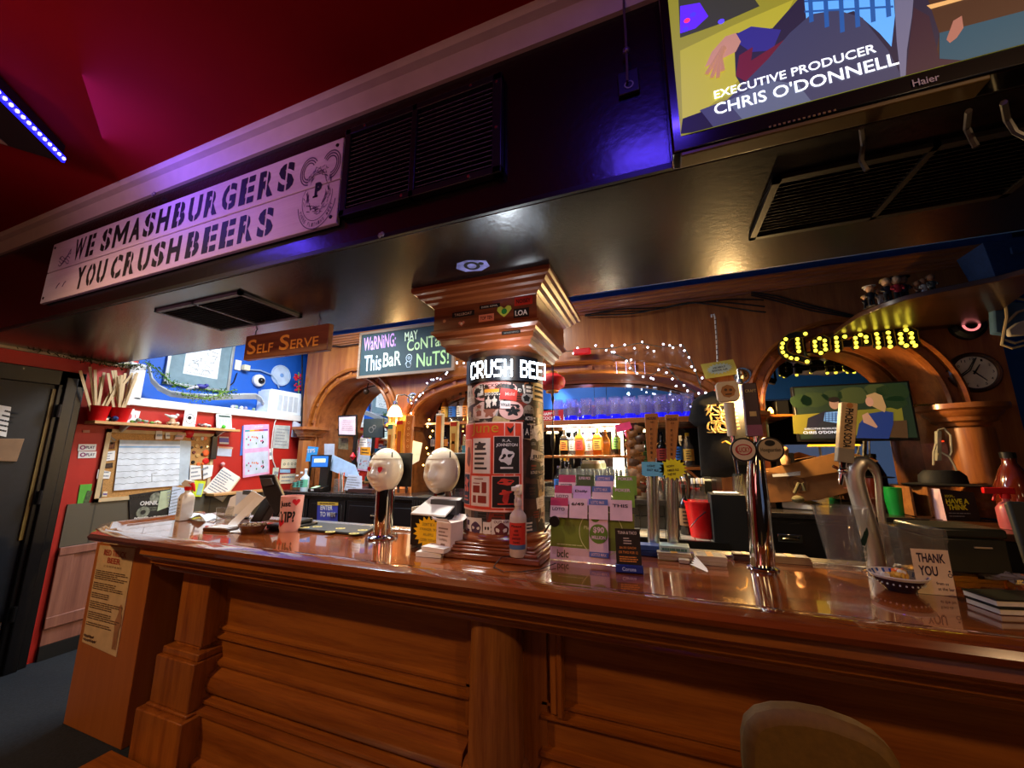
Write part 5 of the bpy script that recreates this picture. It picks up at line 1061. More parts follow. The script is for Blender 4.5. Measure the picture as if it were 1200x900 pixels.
# bowl
c = at(1055, 692); bw = thing('patterned_bowl', 'small blue and white patterned bowl holding yellow wrapped sweets', 'bowl', (c.x, c.y, BT))
m = MB(); m.lathe([(0, .002), (.035, .001), (.038, .006), (.062, .03), (.0745, .05)], (c.x, c.y, BT), 40); m.build('outside', mat('dark_blue_glaze', '#141a33', .15, coat=.6), bw)
m = MB(); m.lathe([(.0705, .0425), (.0765, .0505), (.0755, .0535), (.072, .052), (.06, .03), (.03, .012), (0, .01)], (c.x, c.y, BT), 40); rim = m.build('white_rim', mat('white_glaze', '#dcd8cc', .15, coat=.6), bw)
for i in range(26):
    a = 2*pi*i/26; m = MB(); m.ball((c.x+.0618*cos(a), c.y+.0618*sin(a), BT+.028), .003, 6); m.build('dot', mat('white_glaze', '#dcd8cc', .15), bw)
m = MB()
for i in range(22): a = 2*pi*i/22; m.add([V((c.x+r*cos(a+d), c.y+r*sin(a+d), BT+z)) for r, z, d in ((.0705, .0515, -.06), (.0705, .0515, .06), (.0625, .0365, .05), (.0625, .0365, -.05))], [(0, 1, 2, 3)])
m.build('blue_pattern', mat('cobalt_glaze', '#3a5fa0', .2), rim)
rr = random.Random(9)
for i in range(9):
    a, r = rr.uniform(0, 6.28), rr.uniform(.005, .04); w_ = MB(); M = Matrix.Translation((c.x+r*cos(a), c.y+r*sin(a), BT+.046+.006*(i % 3))) @ Matrix.Rotation(rr.uniform(0, 3), 4, 'Z')
    w_.lathe([(0, -.016), (.009, -.015), (.003, -.009), (.008, -.004), (.008, .004), (.003, .009), (.009, .015), (0, .016)], (0, 0, 0), 8, M @ Matrix.Rotation(pi/2, 4, 'Y'))
    tag(w_.build('sweet', (YL, ORANGE, mat('white_wrapper', '#d8d4cc', .4), mat('gold_wrapper', '#dba22a', .35))[i % 4]), ('yellow', 'orange', 'white', 'gold')[i % 4]+' wrapped sweet in the blue patterned bowl', 'sweet', ('yellow', 'orange', 'white', 'gold')[i % 4]+' sweets in the bowl')
# thank-you jar
c = at(1080, 690); jr = thing('tip_jar', 'square clear tip jar with hand-lettered thank-you note', 'jar', (c.x, c.y, BT)); M = Matrix.Translation((c.x, c.y, BT+.001)) @ Matrix.Rotation(.04, 4, 'Z')
m = MB(); w_ = .058; q4 = lambda r, z: [M @ V((x*r, y*r, z)) for x, y in ((-1, -1), (1, -1), (1, 1), (-1, 1))]
lv = [(w_*.96, 0), (w_, .006), (w_, .155), (w_*1.05, .16), (w_*1.05, .195), (w_*.98, .198), (w_*.94, .195), (w_*.92, .16), (w_*.92, .012)]; vs = [p for r, z in lv for p in q4(r, z)]
m.add(vs, [(3, 2, 1, 0)]+[(4*k+i, 4*k+(i+1) % 4, 4*k+4+(i+1) % 4, 4*k+4+i) for k in range(len(lv)-1) for i in range(4)]+[tuple(range(4*len(lv)-4, 4*len(lv)))]); m.build('glass', glass('jar_glass', '#e6e0d4', .06, .05), jr, bevel=.006)
F = M @ frame((0, -w_-.0015, 0)); m = MB(); card(m, F, -.040, .054, -.0, .135, 0, .001); nn = m.build('note', mat('manila_note', '#e2c9a0', .7), jr)
m = MB(); put_text(m, 'THANK', F, .07, .028, .025, lift=.0016, ox=-.028, oy=.095); put_text(m, 'YOU', F, .047, .030, .025, lift=.0016, ox=-.028, oy=.055); ring(m, F, .048, .06, .004, .006, .0016, 14); circ(m, F, .048, .072, .003, .0016, 8); put_text(m, 'from us', F, .03, .009, .01, lift=.0016, ox=.01, oy=.03); put_text(m, 'at the bar', F, .04, .009, .01, lift=.0016, ox=.012, oy=.014); m.build('note_lettering', mat('dark_purple_ink', '#2a1a2c', .6), nn)
# green cash box
c = at(1138, 682); cbx = thing('cash_box', 'dark green metal cash box behind the thank-you jar', 'box', (c.x, c.y, BT)); M = Matrix.Translation((c.x+.01, c.y+.08, BT+.03)) @ Matrix.Rotation(.12, 4, 'Z'); DG = mat('dark_olive_metal', '#23261a', .35)
m = MB(); m.box(-.115, .095, -.09, .09, 0, .115, M); m.build('body', DG, cbx, bevel=.005)
m = MB(); m.box(-.12, .10, -.095, .095, .117, .15, M); m.build('lid', DG, cbx, bevel=.008)
m = MB(); m.box(.0, .05, -.094, -.09, .085, .09, M); m.build('slot_label', mat('pale_slot', '#a89a74', .5), cbx)
m = MB(); m.box(-.11, .09, -.085, .085, -.029, -.018, M); m.box(-.11, -.09, -.09, .09, -.03, 0, M); m.box(.07, .09, -.09, .09, -.03, 0, M); m.box(-.09, .0, -.08, .05, -.018, -.012, M); m.build('stand', BRASS, cbx)
c = at(1180, 716); pb = thing('notepad_stack', 'stack of white note pads with dark covers on the right bar edge', 'notepad', (c.x, c.y, BT)); M = Matrix.Translation((c.x+.045, c.y+.02, BT)) @ Matrix.Rotation(.25, 4, 'Z')
for k in range(2):
    m = MB(); m.box(-.10, .10, -.045+.004*k, .045+.004*k, .002+.02*k, .015+.02*k, M); m.build('pad', mat('cream_pages', '#d9d2b8', .7), pb)
    m = MB(); m.box(-.102, .102, -.047+.004*k, .047+.004*k, .0155+.02*k, .0195+.02*k, M); m.build('cover', mat('dark_green_cover', '#1f221a', .4), pb)
# till screen silhouette at the far right
tl_ = thing('till_screen', 'black till screen seen from behind at the far right', 'till', (1.15, 1.95, BT)); M = Matrix.Translation((1.33, 2.0, BT-.03)) @ Matrix.Rotation(-.25, 4, 'Z')
m = MB(); m.box(-.13, .2, -.02, .02, .03, .30, M @ Matrix.Rotation(-.25, 4, 'X')); m.build('screen', BLKM, tl_, bevel=.01)
m = MB(); m.box(-.08, .12, -.08, .1, .001, .03, M); m.box(-.02, .05, 0, .04, .03, .14, M); m.build('stand', BLKM, tl_, bevel=.005)
m = MB(); c = at(1175, 684); 
for k in range(9): m.tube([(c.x+.02*cos(k), c.y+.02*sin(k*2), BT+.02+.003*k), (c.x+.05*cos(k*1.7), c.y+.04*sin(k*1.3), BT+.03), (c.x+.04*cos(k+2), c.y+.03*sin(k+1), BT+.012)], .008, 5)
tag(m.build('crumpled_cloth', mat('grey_white_cloth', '#7d7a76', .8)), 'crumpled grey-white cloth behind the note pads', 'cloth')

# ------------------------------------------------------------------ hung on the back bar, right half
ts = thing('black_shirt', 'black shirt with gold print hanging beside the wall sconce', 'shirt', (onY(845, 470, 3.58).x, 3.58, 1.35))
o = [(818, 464), (838, 456), (845, 458), (856, 457), (868, 462), (884, 470), (889, 496), (879, 500), (882, 556), (850, 560), (822, 558), (818, 500), (815, 499), (807, 492), (812, 470)]
P = [onY(u, v, 3.56) for u, v in o]
m = MB(); cx_ = sum(p.x for p in P)/len(P); cz__ = sum(p.z for p in P)/len(P); n = len(P); LV = [(1, 0), (.97, -.028), (.8, -.045), (.4, -.055)]
fr_ = []; 
for s_, d in LV: fr_ += [V((cx_+(p.x-cx_)*s_, 3.60+d+.008*sin(p.x*60), cz__+(p.z-cz__)*s_)) for p in P]
bk = [V((p.x, 3.615, p.z)) for p in P]; vs = fr_+[V((cx_, 3.545, cz__))]+bk; f = []
for k in range(3): f += [(k*n+i, k*n+(i+1) % n, k*n+n+(i+1) % n, k*n+n+i) for i in range(n)]
f += [(3*n+i, 3*n+(i+1) % n, 4*n) for i in range(n)]+[(i, (i+1) % n, 4*n+1+(i+1) % n, 4*n+1+i) for i in range(n)]+[tuple(range(4*n+1, 5*n+1))]
m.add(vs, f); m.build('shirt_body', mat('black_cotton', '#131110', .9, vary=.3, scale=40), ts, sharp=60)
F = frame((0, 3.538, 0)); GP = mat('gold_shirt_print', '#d9b266', .6); m = MB(); rr = random.Random(11); a, b_ = onY(827, 507, 3.54), onY(856, 474, 3.54)
for i in range(46):
    x0 = rr.uniform(a.x, b_.x); z0 = rr.uniform(a.z, b_.z); pts = []; an = rr.uniform(0, 6.28)
    for k in range(6): pts.append((min(b_.x, max(a.x, x0)), min(b_.z, max(a.z, z0)))); x0 += .022*cos(an); z0 += .022*sin(an); an += rr.uniform(-.2, 1.1)
    m.tube([V((x, 3.537, z)) for x, z in pts], [.001, .006, .008, .008, .006, .001], 5)
m.build('chest_print', GP, ts)
m = MB(); 
for i in range(7): p = onY(862+.6*i, 478+4.2*i, 3.545); m.add([V((p.x-.008, 3.54, p.z)), V((p.x+.01, 3.54, p.z+.004)), V((p.x+.006, 3.54, p.z+.014)), V((p.x-.01, 3.54, p.z+.009))], [(0, 1, 2, 3)])
m.build('side_print', GP, ts)
m = MB(); m.tube([onY(837, 458, 3.57), onY(843, 448, 3.57), onY(848, 452, 3.57), onY(856, 458, 3.57)], .006, 6); m.tube([onY(840, 456, 3.57), onY(850, 449, 3.57)], .005, 6); m.build('hanger', mat('orange_red_hanger', '#e2502a', .4), ts)
m = MB(); m.tube([onY(846, 519, 3.53), onY(850, 517, 3.52), onY(857, 521, 3.52), onY(860, 530, 3.52)], .006, 6); tag(m.build('yellow_opener', mat('yellow_plastic', '#e0a82a', .4)), 'yellow bottle opener clipped to the black shirt', 'opener')
cane = MB(); P = [onY(841, 425, 3.70), onY(840, 400, 3.70), onY(838, 372, 3.70), onY(836.5, 368, 3.70), onY(834, 369, 3.70), onY(834, 372, 3.70)]; cane.tube(P, .008, 8); ck = thing('candy_cane', 'red and white striped candy cane hanging above the yellow card', 'decoration', (P[0].x, 3.70, P[0].z)); cane.build('cane', mat('cane_white', '#d9cfc0', .4), ck)
for i in range(9):
    t = (i+.5)/9; p = P[0].lerp(P[2], t); m = MB(); m.lathe([(.0086, -.006), (.0086, .006)], p, 10, Matrix.Rotation(.5, 4, 'Y')); m.build('stripe', mat('cane_brown', '#6b3a22', .4), ck)
yc = thing('price_card', 'yellow starburst card hanging from the candy cane', 'card', (onY(842, 433, 3.66).x, 3.66, onY(842, 444, 3.66).z))
m = MB(); m.slab([onY(u, v, 3.66) for u, v in ((821, 427), (859, 421), (866, 438), (827, 444))], (0, .003, 0)); m.build('card', mat('pale_yellow_card', '#cdbb50', .6), yc)
c = onY(843, 432, 3.657); F = frame((c.x, 3.657, c.z), (1, 0, .1), (-.1, 0, 1)); m = MB(); pts = [((.105 if i % 2 else .08)*cos(2*pi*i/40), (.05 if i % 2 else .035)*sin(2*pi*i/40)) for i in range(40)]; poly(m, F, pts, 0); m.mi = 1
put_text(m, 'ASK ABOUT', F, .10, .016, .02, lift=.001, ox=-.05, oy=.004); put_text(m, 'SEASONAL ALES', F, .12, .016, .02, lift=.001, ox=-.06, oy=-.02); m.build('lettering', [mat('pale_blue_burst', '#b9c6b8', .6), INK], yc)

# marquee letters
mq = thing('marquee_sign', 'black marquee letters with round yellow bulbs hanging on the right arch', 'lit sign', (onY(995, 410, 3.64).x, 3.64, onY(995, 420, 3.64).z))
LET = (([(263, 127), (232, 140), (190, 140), (150, 150), (125, 165), (103, 195), (98, 225), (104, 257), (127, 282), (162, 298), (203, 303), (240, 315), (275, 323)], [(207, 165), (209, 195), (213, 222), (217, 250)]),
       ([(362, 160), (328, 183), (331, 213), (334, 245), (372, 262), (405, 237), (400, 207), (398, 175), (362, 160)],),
       ([(478, 155), (482, 187), (485, 215), (488, 245)], [(482, 165), (540, 147)]),
       ([(613, 157), (618, 190), (621, 220), (628, 226)], [(613, 157), (650, 135), (688, 150), (690, 182), (695, 212)]),
       ([(762, 130), (770, 160), (774, 190), (778, 222)], [(766, 140), (805, 118), (845, 120), (848, 155), (855, 185), (860, 217)]),
       ([(1006, 125), (970, 100), (930, 130), (934, 160), (938, 190), (972, 210), (1016, 187)], [(1004, 112), (1006, 125), (1010, 155), (1016, 187), (1035, 210)]))
BUL = [[(263, 127), (125, 165), (103, 195), (98, 225), (104, 257), (127, 282), (162, 298), (203, 303), (275, 323), (207, 165), (209, 195), (213, 222), (217, 250)], [(362, 160), (328, 183), (331, 213), (334, 245), (372, 262), (398, 175), (400, 207), (405, 237)],
       [(478, 155), (482, 187), (485, 215), (488, 245), (540, 147)], [(613, 157), (618, 190), (621, 220), (650, 135), (688, 150), (690, 182)], [(762, 130), (770, 160), (774, 190), (778, 222), (845, 120), (848, 155), (855, 185), (860, 217)], [(930, 130), (934, 160), (938, 190), (970, 100), (1006, 125), (1010, 155), (1016, 187), (972, 210), (1035, 210)]]
YB_ = glow('marquee_bulb', '#e6d23c', 2.6); zp = lambda p, y: onY(900+p[0]/6, 370+p[1]/6, y)
b0 = None
for strokes, bulbs in zip(LET, BUL):
    m = MB()
    for s_ in strokes:
        pts = [zp(p, 3.66) for p in s_]; path = []
        for i, p in enumerate(pts):
            t = (pts[min(i+1, len(pts)-1)]-pts[max(0, i-1)]); t.y = 0; t.normalize(); path.append((p, V((-t.z, 0, t.x)), V((0, -1, 0))))
        m.mi = 0; m.sweep(path, [(-.026, -.02), (-.026, .03), (.026, .03), (.026, -.02)]); m.mi = 1; m.sweep(path, [(-.028, .028), (-.028, .034), (-.023, .034), (-.023, .028)]); m.sweep(path, [(.023, .028), (.023, .034), (.028, .034), (.028, .028)])
    lt = m.build('letter', [BLKM, mat('amber_letter_edge', '#8a6a1a', .4)], mq)
    for bpt in bulbs:
        p = zp(bpt, 3.63); q = MB(); q.ball(p, .0148, 10); q.build('bulb', YB_, lt)
m = MB(); F = frame((0, 3.655, 0)); a, b_ = zp((515, 220), 3.655), zp((580, 170), 3.655); m.box(a.x, b_.x, 3.65, 3.68, a.z, b_.z); m.tube([zp((240, 130), 3.67), zp((270, 320), 3.67)], .012, 6); m.tube([zp((400, 200), 3.69), zp((700, 180), 3.69), zp((940, 170), 3.69)], .01, 6); m.build('mounting_rail', BLK, mq)
# clock
c = onY(1143, 436, 3.73); ck = thing('wall_clock', 'round wall clock with dark wooden rim and cream dial', 'clock', (c.x, 3.75, c.z)); CRD = .135
m = MB(); Mx = Matrix.Rotation(pi/2, 4, 'X'); m.lathe([(CRD-.018, .012), (CRD-.014, .028), (CRD, .03), (CRD+.012, .018), (CRD+.014, 0), (0, 0)], (c.x, 3.75, c.z), 48, Mx); m.build('rim', wood('clock_rim_wood', '#1f0e06', '#3a1c0d', 'X'), ck)
F = frame((c.x, 3.737, c.z)); m = MB(); circ(m, F, 0, 0, CRD-.016, 0, 48); dl = m.build('dial', mat('cream_dial', '#e0d4ba', .5), ck)
m = MB()
for i in range(1, 13): a = pi/2-i*pi/6; s_ = str(i); w_ = .012*len(s_); put_text(m, s_, F, w_, .018, .01, lift=.001, ox=(CRD-.036)*cos(a)-w_/2, oy=(CRD-.036)*sin(a)-.009)
m.build('numerals', INK, dl)
for ang, ln, w_ in ((pi/2-R(32), .065, .006), (pi/2-R(140), .085, .0045)):
    m = MB(); d = V((cos(ang), 0, sin(ang))); p0 = V((c.x, 3.733, c.z)); m.tube([p0-d*.015, p0+d*ln], [w_, w_*.5], 6); m.build('hand', BLK, ck)
m = MB(); m.tube([onY(1121, 443, 3.715), onY(1135, 433, 3.71), onY(1142, 420, 3.715)], .004, 5); m.tube([onY(1122, 445, 3.715), onY(1137, 434, 3.71), onY(1144, 419, 3.715)], .004, 5); tag(m.build('hanging_strap', BLKM), 'black strap dangling across the wall clock dial', 'strap')
# glowing ring camera
c = onY(1138, 380, 3.70); rg = thing('ring_speaker', 'round black speaker with a glowing pink ring above the clock', 'speaker', (c.x, 3.75, c.z))
m = MB(); m.lathe([(0, .05), (.075, .05), (.10, .03), (.105, 0), (0, 0)], (c.x, 3.75, c.z), 32, Mx); m.build('body', BLKM, rg)
m = MB(); m.lathe([(.036, .053), (.05, .053), (.052, .049), (.034, .049)], (c.x, 3.75, c.z), 32, Mx); m.build('ring_light', glow('pink_ring_glow', '#ff8a8a', .9), rg)

# corner shelf with figurines
shx = thing('corner_shelf', 'curved wooden corner shelf holding figurines at the upper right', 'shelf', (1.9, 3.5, 2.5))
ZS = 2.46; edge = [onZ(u, v, ZS) for u, v in ((1004, 371), (1030, 360), (1060, 350), (1100, 341), (1140, 333), (1170, 327), (1210, 316), (1250, 306))]
m = MB(); po = [V((e.x, min(e.y, 3.75), ZS)) for e in edge]; po += [V((edge[-1].x+.3, 3.75, ZS)), V((po[0].x, 3.75, ZS))]; po = [p-V((0, 0, .012)) for p in po]; DKW = wood('dark_shelf_wood', '#24130a', '#432613', 'X'); m.slab(po, (0, 0, .032)); m.build('board', DKW, shx, bevel=.003)
SK = [mat('figurine_skin', '#c89a72', .5), mat('figurine_skin_dark', '#8a5a3c', .5)]
def figurine(label, u, v, y, h, shirt, hair, skin, hat=None):
    c = onZ(u, v, ZS+.021)+V((0, .03, 0)); t_ = thing('figurine', label, 'figurine', c, 'figurines on the corner shelf')
    m = MB(); m.lathe([(0, 0), (h*.2, 0), (h*.2, h*.04), (0, h*.045)], c, 16); m.build('base', BLK, t_)
    m = MB()
    for s_ in (-1, 1): m.tube([c+V((s_*h*.07, 0, h*.04)), c+V((s_*h*.06, 0, h*.34))], [h*.055, h*.06], 8)
    m.build('legs', BLKM if shirt != 'w' else WHT, t_)
    sm_ = mat('figurine_shirt_'+shirt, {'n': '#1a1a24', 'w': '#cfc6b8', 'r': '#b3202c', 'g': '#4a4a44', 'b': '#6b4630'}[shirt], .5)
    m = MB(); m.lathe([(0, h*.30), (h*.11, h*.32), (h*.14, h*.5), (h*.13, h*.6), (h*.05, h*.66), (0, h*.67)], c, 14, Matrix.Diagonal((1, .75, 1, 1)))
    for s_ in (-1, 1): m.tube([c+V((s_*h*.13, 0, h*.58)), c+V((s_*h*.19, -.01, h*.46)), c+V((s_*h*.12, -h*.12, h*.42))], [h*.05, h*.045, h*.035], 8)
    m.build('torso', sm_, t_)
    m = MB(); m.ball(c+V((0, -.004, h*.81)), h*.16, 14, (.9, .95, 1.05)); m.ball(c+V((0, -h*.16, h*.79)), h*.03, 8); hd = m.build('head', SK[skin], t_)
    m = MB(); m.lathe([(h*.155, -.02*h), (h*.17, h*.03), (h*.14, h*.12), (0, h*.175)], c+V((0, .006, h*.82)), 14)
    if hat: m.lathe([(h*.15, h*.1), (h*.24, h*.09), (h*.24, h*.11), (h*.14, h*.14)], c+V((0, 0, h*.82)), 14)
    m.build('cap' if hat else 'hair', mat('figurine_hair_'+hair, {'k': '#14100d', 'y': '#c09a50', 'w': '#cfcac0', 'b': '#4a2c1a'}[hair], .5), hd)
for a in (('small figurine leaning out at the left end of the corner shelf', 1018, 360, 3.60, .10, 'n', 'y', 0), ('figurine in dark suit and white cap on the corner shelf', 1025, 357, 3.62, .15, 'n', 'w', 0, 1), ('dark-haired figurine in white shirt behind the capped one', 1036, 357, 3.66, .13, 'w', 'k', 1), ('blond figurine in dark suit, tallest on the corner shelf', 1045, 352, 3.62, .17, 'n', 'y', 0),
          ('figurine in bright red shirt on the corner shelf', 1057, 350, 3.60, .17, 'r', 'k', 0), ('black-capped figurine right of the red-shirted one', 1065, 350, 3.62, .17, 'n', 'k', 1, 1), ('small brown figurine in the middle of the corner shelf', 1081, 346, 3.55, .11, 'b', 'b', 1), ('small pale figurine in the middle of the corner shelf', 1088, 345, 3.55, .12, 'w', 'b', 1), ('brown-haired figurine right of the small pale one', 1098, 342, 3.55, .13, 'g', 'b', 1)):
    figurine(*a)
c = onY(1131, 310, 3.5); dr = thing('plush_toy', 'dim brown plush lying at the right of the corner shelf', 'toy', (c.x, 3.5, ZS+.02)); c.z = ZS+.10
m = MB(); m.ball(c, .085, 18, (1.05, .9, .85)); m.build('body', mat('brown_plush', '#6b4028', .9, bump=.4, scale=60), dr)
m = MB(); m.ball(c+V((.03, -.08, .0)), .026, 12, (1, .6, .8)); m.ball(c+V((-.03, .0, .075)), .022, 10); m.ball(c+V((.05, .0, .07)), .022, 10); m.build('snout', mat('dark_plush', '#2b1810', .9), dr)
c = onZ(1178, 322, ZS+.02); bb = thing('fabric_bin', 'dark blue fabric bin at the right end of the corner shelf', 'bin', (c.x+.08, c.y+.08, ZS+.021)); M = Matrix.Translation((c.x+.09, c.y+.10, ZS+.022))
m = MB(); lv = [(.12, 0), (.15, .2), (.143, .2), (.113, .01)]; vs = [M @ V((x*r, y*r*.7, z)) for r, z in lv for x, y in ((-1, -1), (1, -1), (1, 1), (-1, 1))]
m.add(vs, [(3, 2, 1, 0)]+[(4*k+i, 4*k+(i+1) % 4, 4*k+4+(i+1) % 4, 4*k+4+i) for k in range(3) for i in range(4)]+[(12, 13, 14, 15)]); m.build('body', mat('navy_fabric', '#16305a', .9, vary=.2, scale=60), bb, bevel=.015)
m = MB(); m.box(-.05, .05, -.112, -.10, .11, .15, M); m.build('handle', mat('navy_fabric', '#16305a', .9), bb, bevel=.004)
# hanging basket with cloth at right edge
c = onY(1192, 385, 3.35); bk_ = thing('hanging_basket', 'pale cord basket holding blue cloth at the right edge', 'basket', (c.x, 3.35, c.z-.1))
m = MB(); 
for pts in (((1178, 352), (1188, 349), (1204, 352)), ((1178, 352), (1180, 372), (1176, 392), (1174, 404), (1186, 408), (1204, 404)), ((1180, 378), (1192, 366), (1204, 362)), ((1176, 398), (1190, 402), (1204, 398))): m.tube([onY(u, v, 3.35) for u, v in pts], .008, 6)
m.build('cord_frame', mat('pale_cord', '#a39170', .7), bk_)
m = MB(); m.slab([onY(u, v, 3.38) for u, v in ((1164, 362), (1180, 352), (1204, 354), (1204, 384), (1180, 392), (1166, 390))], (0, .05, 0)); m.build('blue_cloth', mat('dusty_blue_cloth', '#3c5a78', .9), bk_, bevel=.01)
m = MB(); m.slab([onY(u, v, 3.36) for u, v in ((1181, 386), (1192, 378), (1204, 374), (1204, 392), (1184, 394))], (0, .03, 0)); m.build('white_cloth', mat('off_white_cloth', '#b3aca0', .9), bk_, bevel=.008)

# TV hung in the right arch
tv2 = thing('television', 'smaller television hanging in front of the right arch', 'television', (1.43, 3.70, 1.6)); TX0, TX1, TZ0, TZ1 = 1.03, 1.765, 1.615, 2.055
m = MB(); m.box(TX0, TX1, 3.665, 3.72, TZ0, TZ1); m.build('case', BLK, tv2, bevel=.005)
F = frame((TX0, 3.663, TZ0)); W2, H2 = TX1-TX0, TZ1-TZ0
def scr(name, pts, col, F, lift, st, parent): m = MB(); poly(m, F, pts, lift); return m.build(name, glow('screen_'+name+col[1:], col, st), parent)
sc = scr('screen', [(.015, .02), (W2-.015, .02), (W2-.015, H2-.012), (.015, H2-.012)], '#1c2a1c', F, 0, .45, tv2)
def z2(u, v): p = onY(900+u/6, 370+v/6, 3.663); return (p.x-TX0, p.z-TZ0)
rr = random.Random(4)
scr('lawn', [z2(u, v) for u, v in ((170, 700), (420, 680), (940, 640), (970, 850), (180, 830))], '#6b6420', F, .0005, .5, sc)
for i, (u, v, r_) in enumerate(((230, 600, .07), (330, 590, .08), (600, 560, .09), (880, 540, .09), (450, 560, .06), (760, 520, .07), (900, 610, .06))): p = z2(u, v); scr('foliage', [(p[0]+r_*cos(a)*(1+.25*rr.random()), min(H2-.015, p[1]+r_*.7*sin(a)*(1+.25*rr.random()))) for a in [2*pi*k/12 for k in range(12)]], ('#1f3018', '#26331c', '#3a4222')[i % 3], F, .0009, .4, sc)
scr('bench', [z2(u, v) for u, v in ((860, 740), (975, 735), (985, 860), (850, 855))], '#4a3420', F, .0012, .4, sc)
scr('jacket', [z2(u, v) for u, v in ((280, 720), (400, 670), (500, 670), (560, 760), (560, 850), (270, 790))], '#1c1c2c', F, .0013, .4, sc)
scr('plaid', [z2(u, v) for u, v in ((400, 680), (510, 670), (510, 760), (390, 740))], '#5a86c0', F, .0016, .5, sc)
m = MB()
for k in range(5): a, b_ = z2(400+k*24, 680), z2(400+k*24, 745); m.add([F @ V((x, y, .0019)) for x, y in (a, (a[0]+.005, a[1]), (b_[0]+.005, b_[1]), b_)], [(0, 1, 2, 3)])
for k in range(4): a, b_ = z2(398, 690+15*k), z2(510, 688+15*k); m.add([F @ V((x, y, .0019)) for x, y in (a, b_, (b_[0], b_[1]-.004), (a[0], a[1]-.004))], [(0, 1, 2, 3)])
m.build('plaid_lines', glow('screen_plaid_lines', '#2a4478', .5), sc)
def ov(c, rx, ry, n=16): p = z2(*c); return [(p[0]+rx*cos(2*pi*k/n), p[1]+ry*sin(2*pi*k/n)) for k in range(n)]
scr('trousers', [z2(u, v) for u, v in ((380, 740), (480, 740), (600, 800), (610, 865), (300, 860))], '#20242c', F, .0015, .4, sc)
scr('face', ov((465, 620), .032, .042), '#8a6a5a', F, .0018, .5, sc); scr('hair', ov((462, 590), .036, .022), '#1a1412', F, .0021, .4, sc)
scr('top', [z2(u, v) for u, v in ((640, 760), (700, 690), (820, 670), (880, 680), (880, 760), (850, 865), (620, 860))], '#1c2f68', F, .0016, .5, sc)
scr('long_hair', [z2(u, v) for u, v in ((690, 560), (750, 540), (800, 560), (830, 640), (820, 680), (760, 650), (700, 620))], '#9a7a50', F, .0019, .5, sc); scr('face', ov((712, 605), .024, .036), '#a87a64', F, .0022, .5, sc); scr('arm', [z2(u, v) for u, v in ((660, 700), (700, 680), (770, 780), (760, 790), (670, 750))], '#a07a64', F, .0024, .45, sc)
m = MB(); a, b_ = z2(258, 802), z2(498, 802); put_text(m, 'EXECUTIVE PRODUCER', F, b_[0]-a[0], .013, .01, lift=.0028, ox=a[0], oy=a[1]); a, b_ = z2(248, 832), z2(560, 828); put_text(m, "CHRIS O'DONNELL", F, b_[0]-a[0], .022, .02, lift=.0028, ox=a[0], oy=a[1]); m.build('caption', glow('screen_caption', '#b8c4dc', .7), sc)
m = MB(); m.box(TX1, 2.06, 3.69, 3.70, 1.865, 1.88); m.build('mount_bar', BRASS, tv2)
# small shelf left of that TV with glowing candle
c = onY(905, 486, 3.72); ls = thing('arch_shelf', 'short wooden shelf beside the smaller television', 'shelf', (c.x, 3.74, c.z))
m = MB(); m.box(.845, 1.03, 3.70, 4.08, c.z-.02, c.z); m.build('board', OAK, ls, bevel=.003)
m = MB(); m.box(.93, 1.02, 3.76, 3.90, c.z+.001, c.z+.12); tag(m.build('black_box', BLK, bevel=.004), 'black box on the short shelf beside the smaller television', 'box')
c2 = onY(899, 473, 3.70); q = thing('candle_lamp', 'small glowing amber candle lamp on the short shelf', 'lamp', (.88, 3.735, c.z)); m = MB(); m.lathe([(0, .001), (.022, .001), (.022, .012), (0, .012)], (.88, 3.735, c.z), 14); m.build('base', BLK, q)
m = MB(); m.lathe([(.018, .012), (.022, .03), (.012, .055), (0, .065)], (.88, 3.735, c.z), 14); m.build('flame_glass', glow('candle_glow', '#ffb347', 14), q)
m = MB(); m.box(.87, 1.0, 3.72, 4.05, BC+.002, BC+.43); tag(m.build('dark_cabinet', BLK, bevel=.006), 'dark upright box standing under the short arch shelf', 'box')

# on the drawer cabinet: carton, card reader, cup, crate, hat
def onC(u, v): return onZ(u, v, BC)
cbd = thing('cardboard_carton', 'large torn brown cardboard carton lying on the drawer cabinet', 'carton', (1.1, 3.72, BC))
m = MB(); m.slab([onY(u, v, 3.62) for u, v in ((890, 590), (895, 553), (960, 543), (1010, 534), (1012, 573), (960, 586)) ], (0, .10, 0)); m.build('side', CARDB, cbd, bevel=.004)
m = MB(); m.slab([onY(u, v, 3.60) for u, v in ((893, 551), (990, 528), (1030, 540), (1010, 548), (940, 560))], (0, .012, 0)); m.build('flap', mat('pale_cardboard', '#a9763f', .8), cbd)
m = MB(); a = onY(933, 566, 3.615); F = frame((a.x, 3.612, a.z)); ring(m, F, 0, 0, .05, .065, 0, 24); ring(m, F, .0, 0, .02, .03, 0, 16); a = onY(970, 584, 3.615); put_text(m, 'FRAGILE', F, .1, .02, .01, ox=a.x-F.translation.x, oy=a.z-F.translation.z); m.build('carton_print', mat('faint_brown_print', '#6b4524', .8), cbd)
m = MB(); m.slab([onY(u, v, 3.60) for u, v in ((905, 556), (938, 552), (938, 557), (906, 559))], (0, .004, 0)); m.build('white_label', PAPER, cbd)
m = MB(); m.slab([onY(u, v, 3.61) for u, v in ((988, 572), (1004, 568), (1004, 574))], (0, .004, 0)); m.build('red_label', mat('pink_red_label', '#c9705a', .6), cbd)
c = onC(939, 597); rd = thing('card_reader', 'white card reader with black screen on the drawer cabinet', 'card reader', (c.x, c.y, BC)); M = Matrix.Translation((c.x, c.y+.02, BC+.003)) @ Matrix.Rotation(-.35, 4, 'Z')
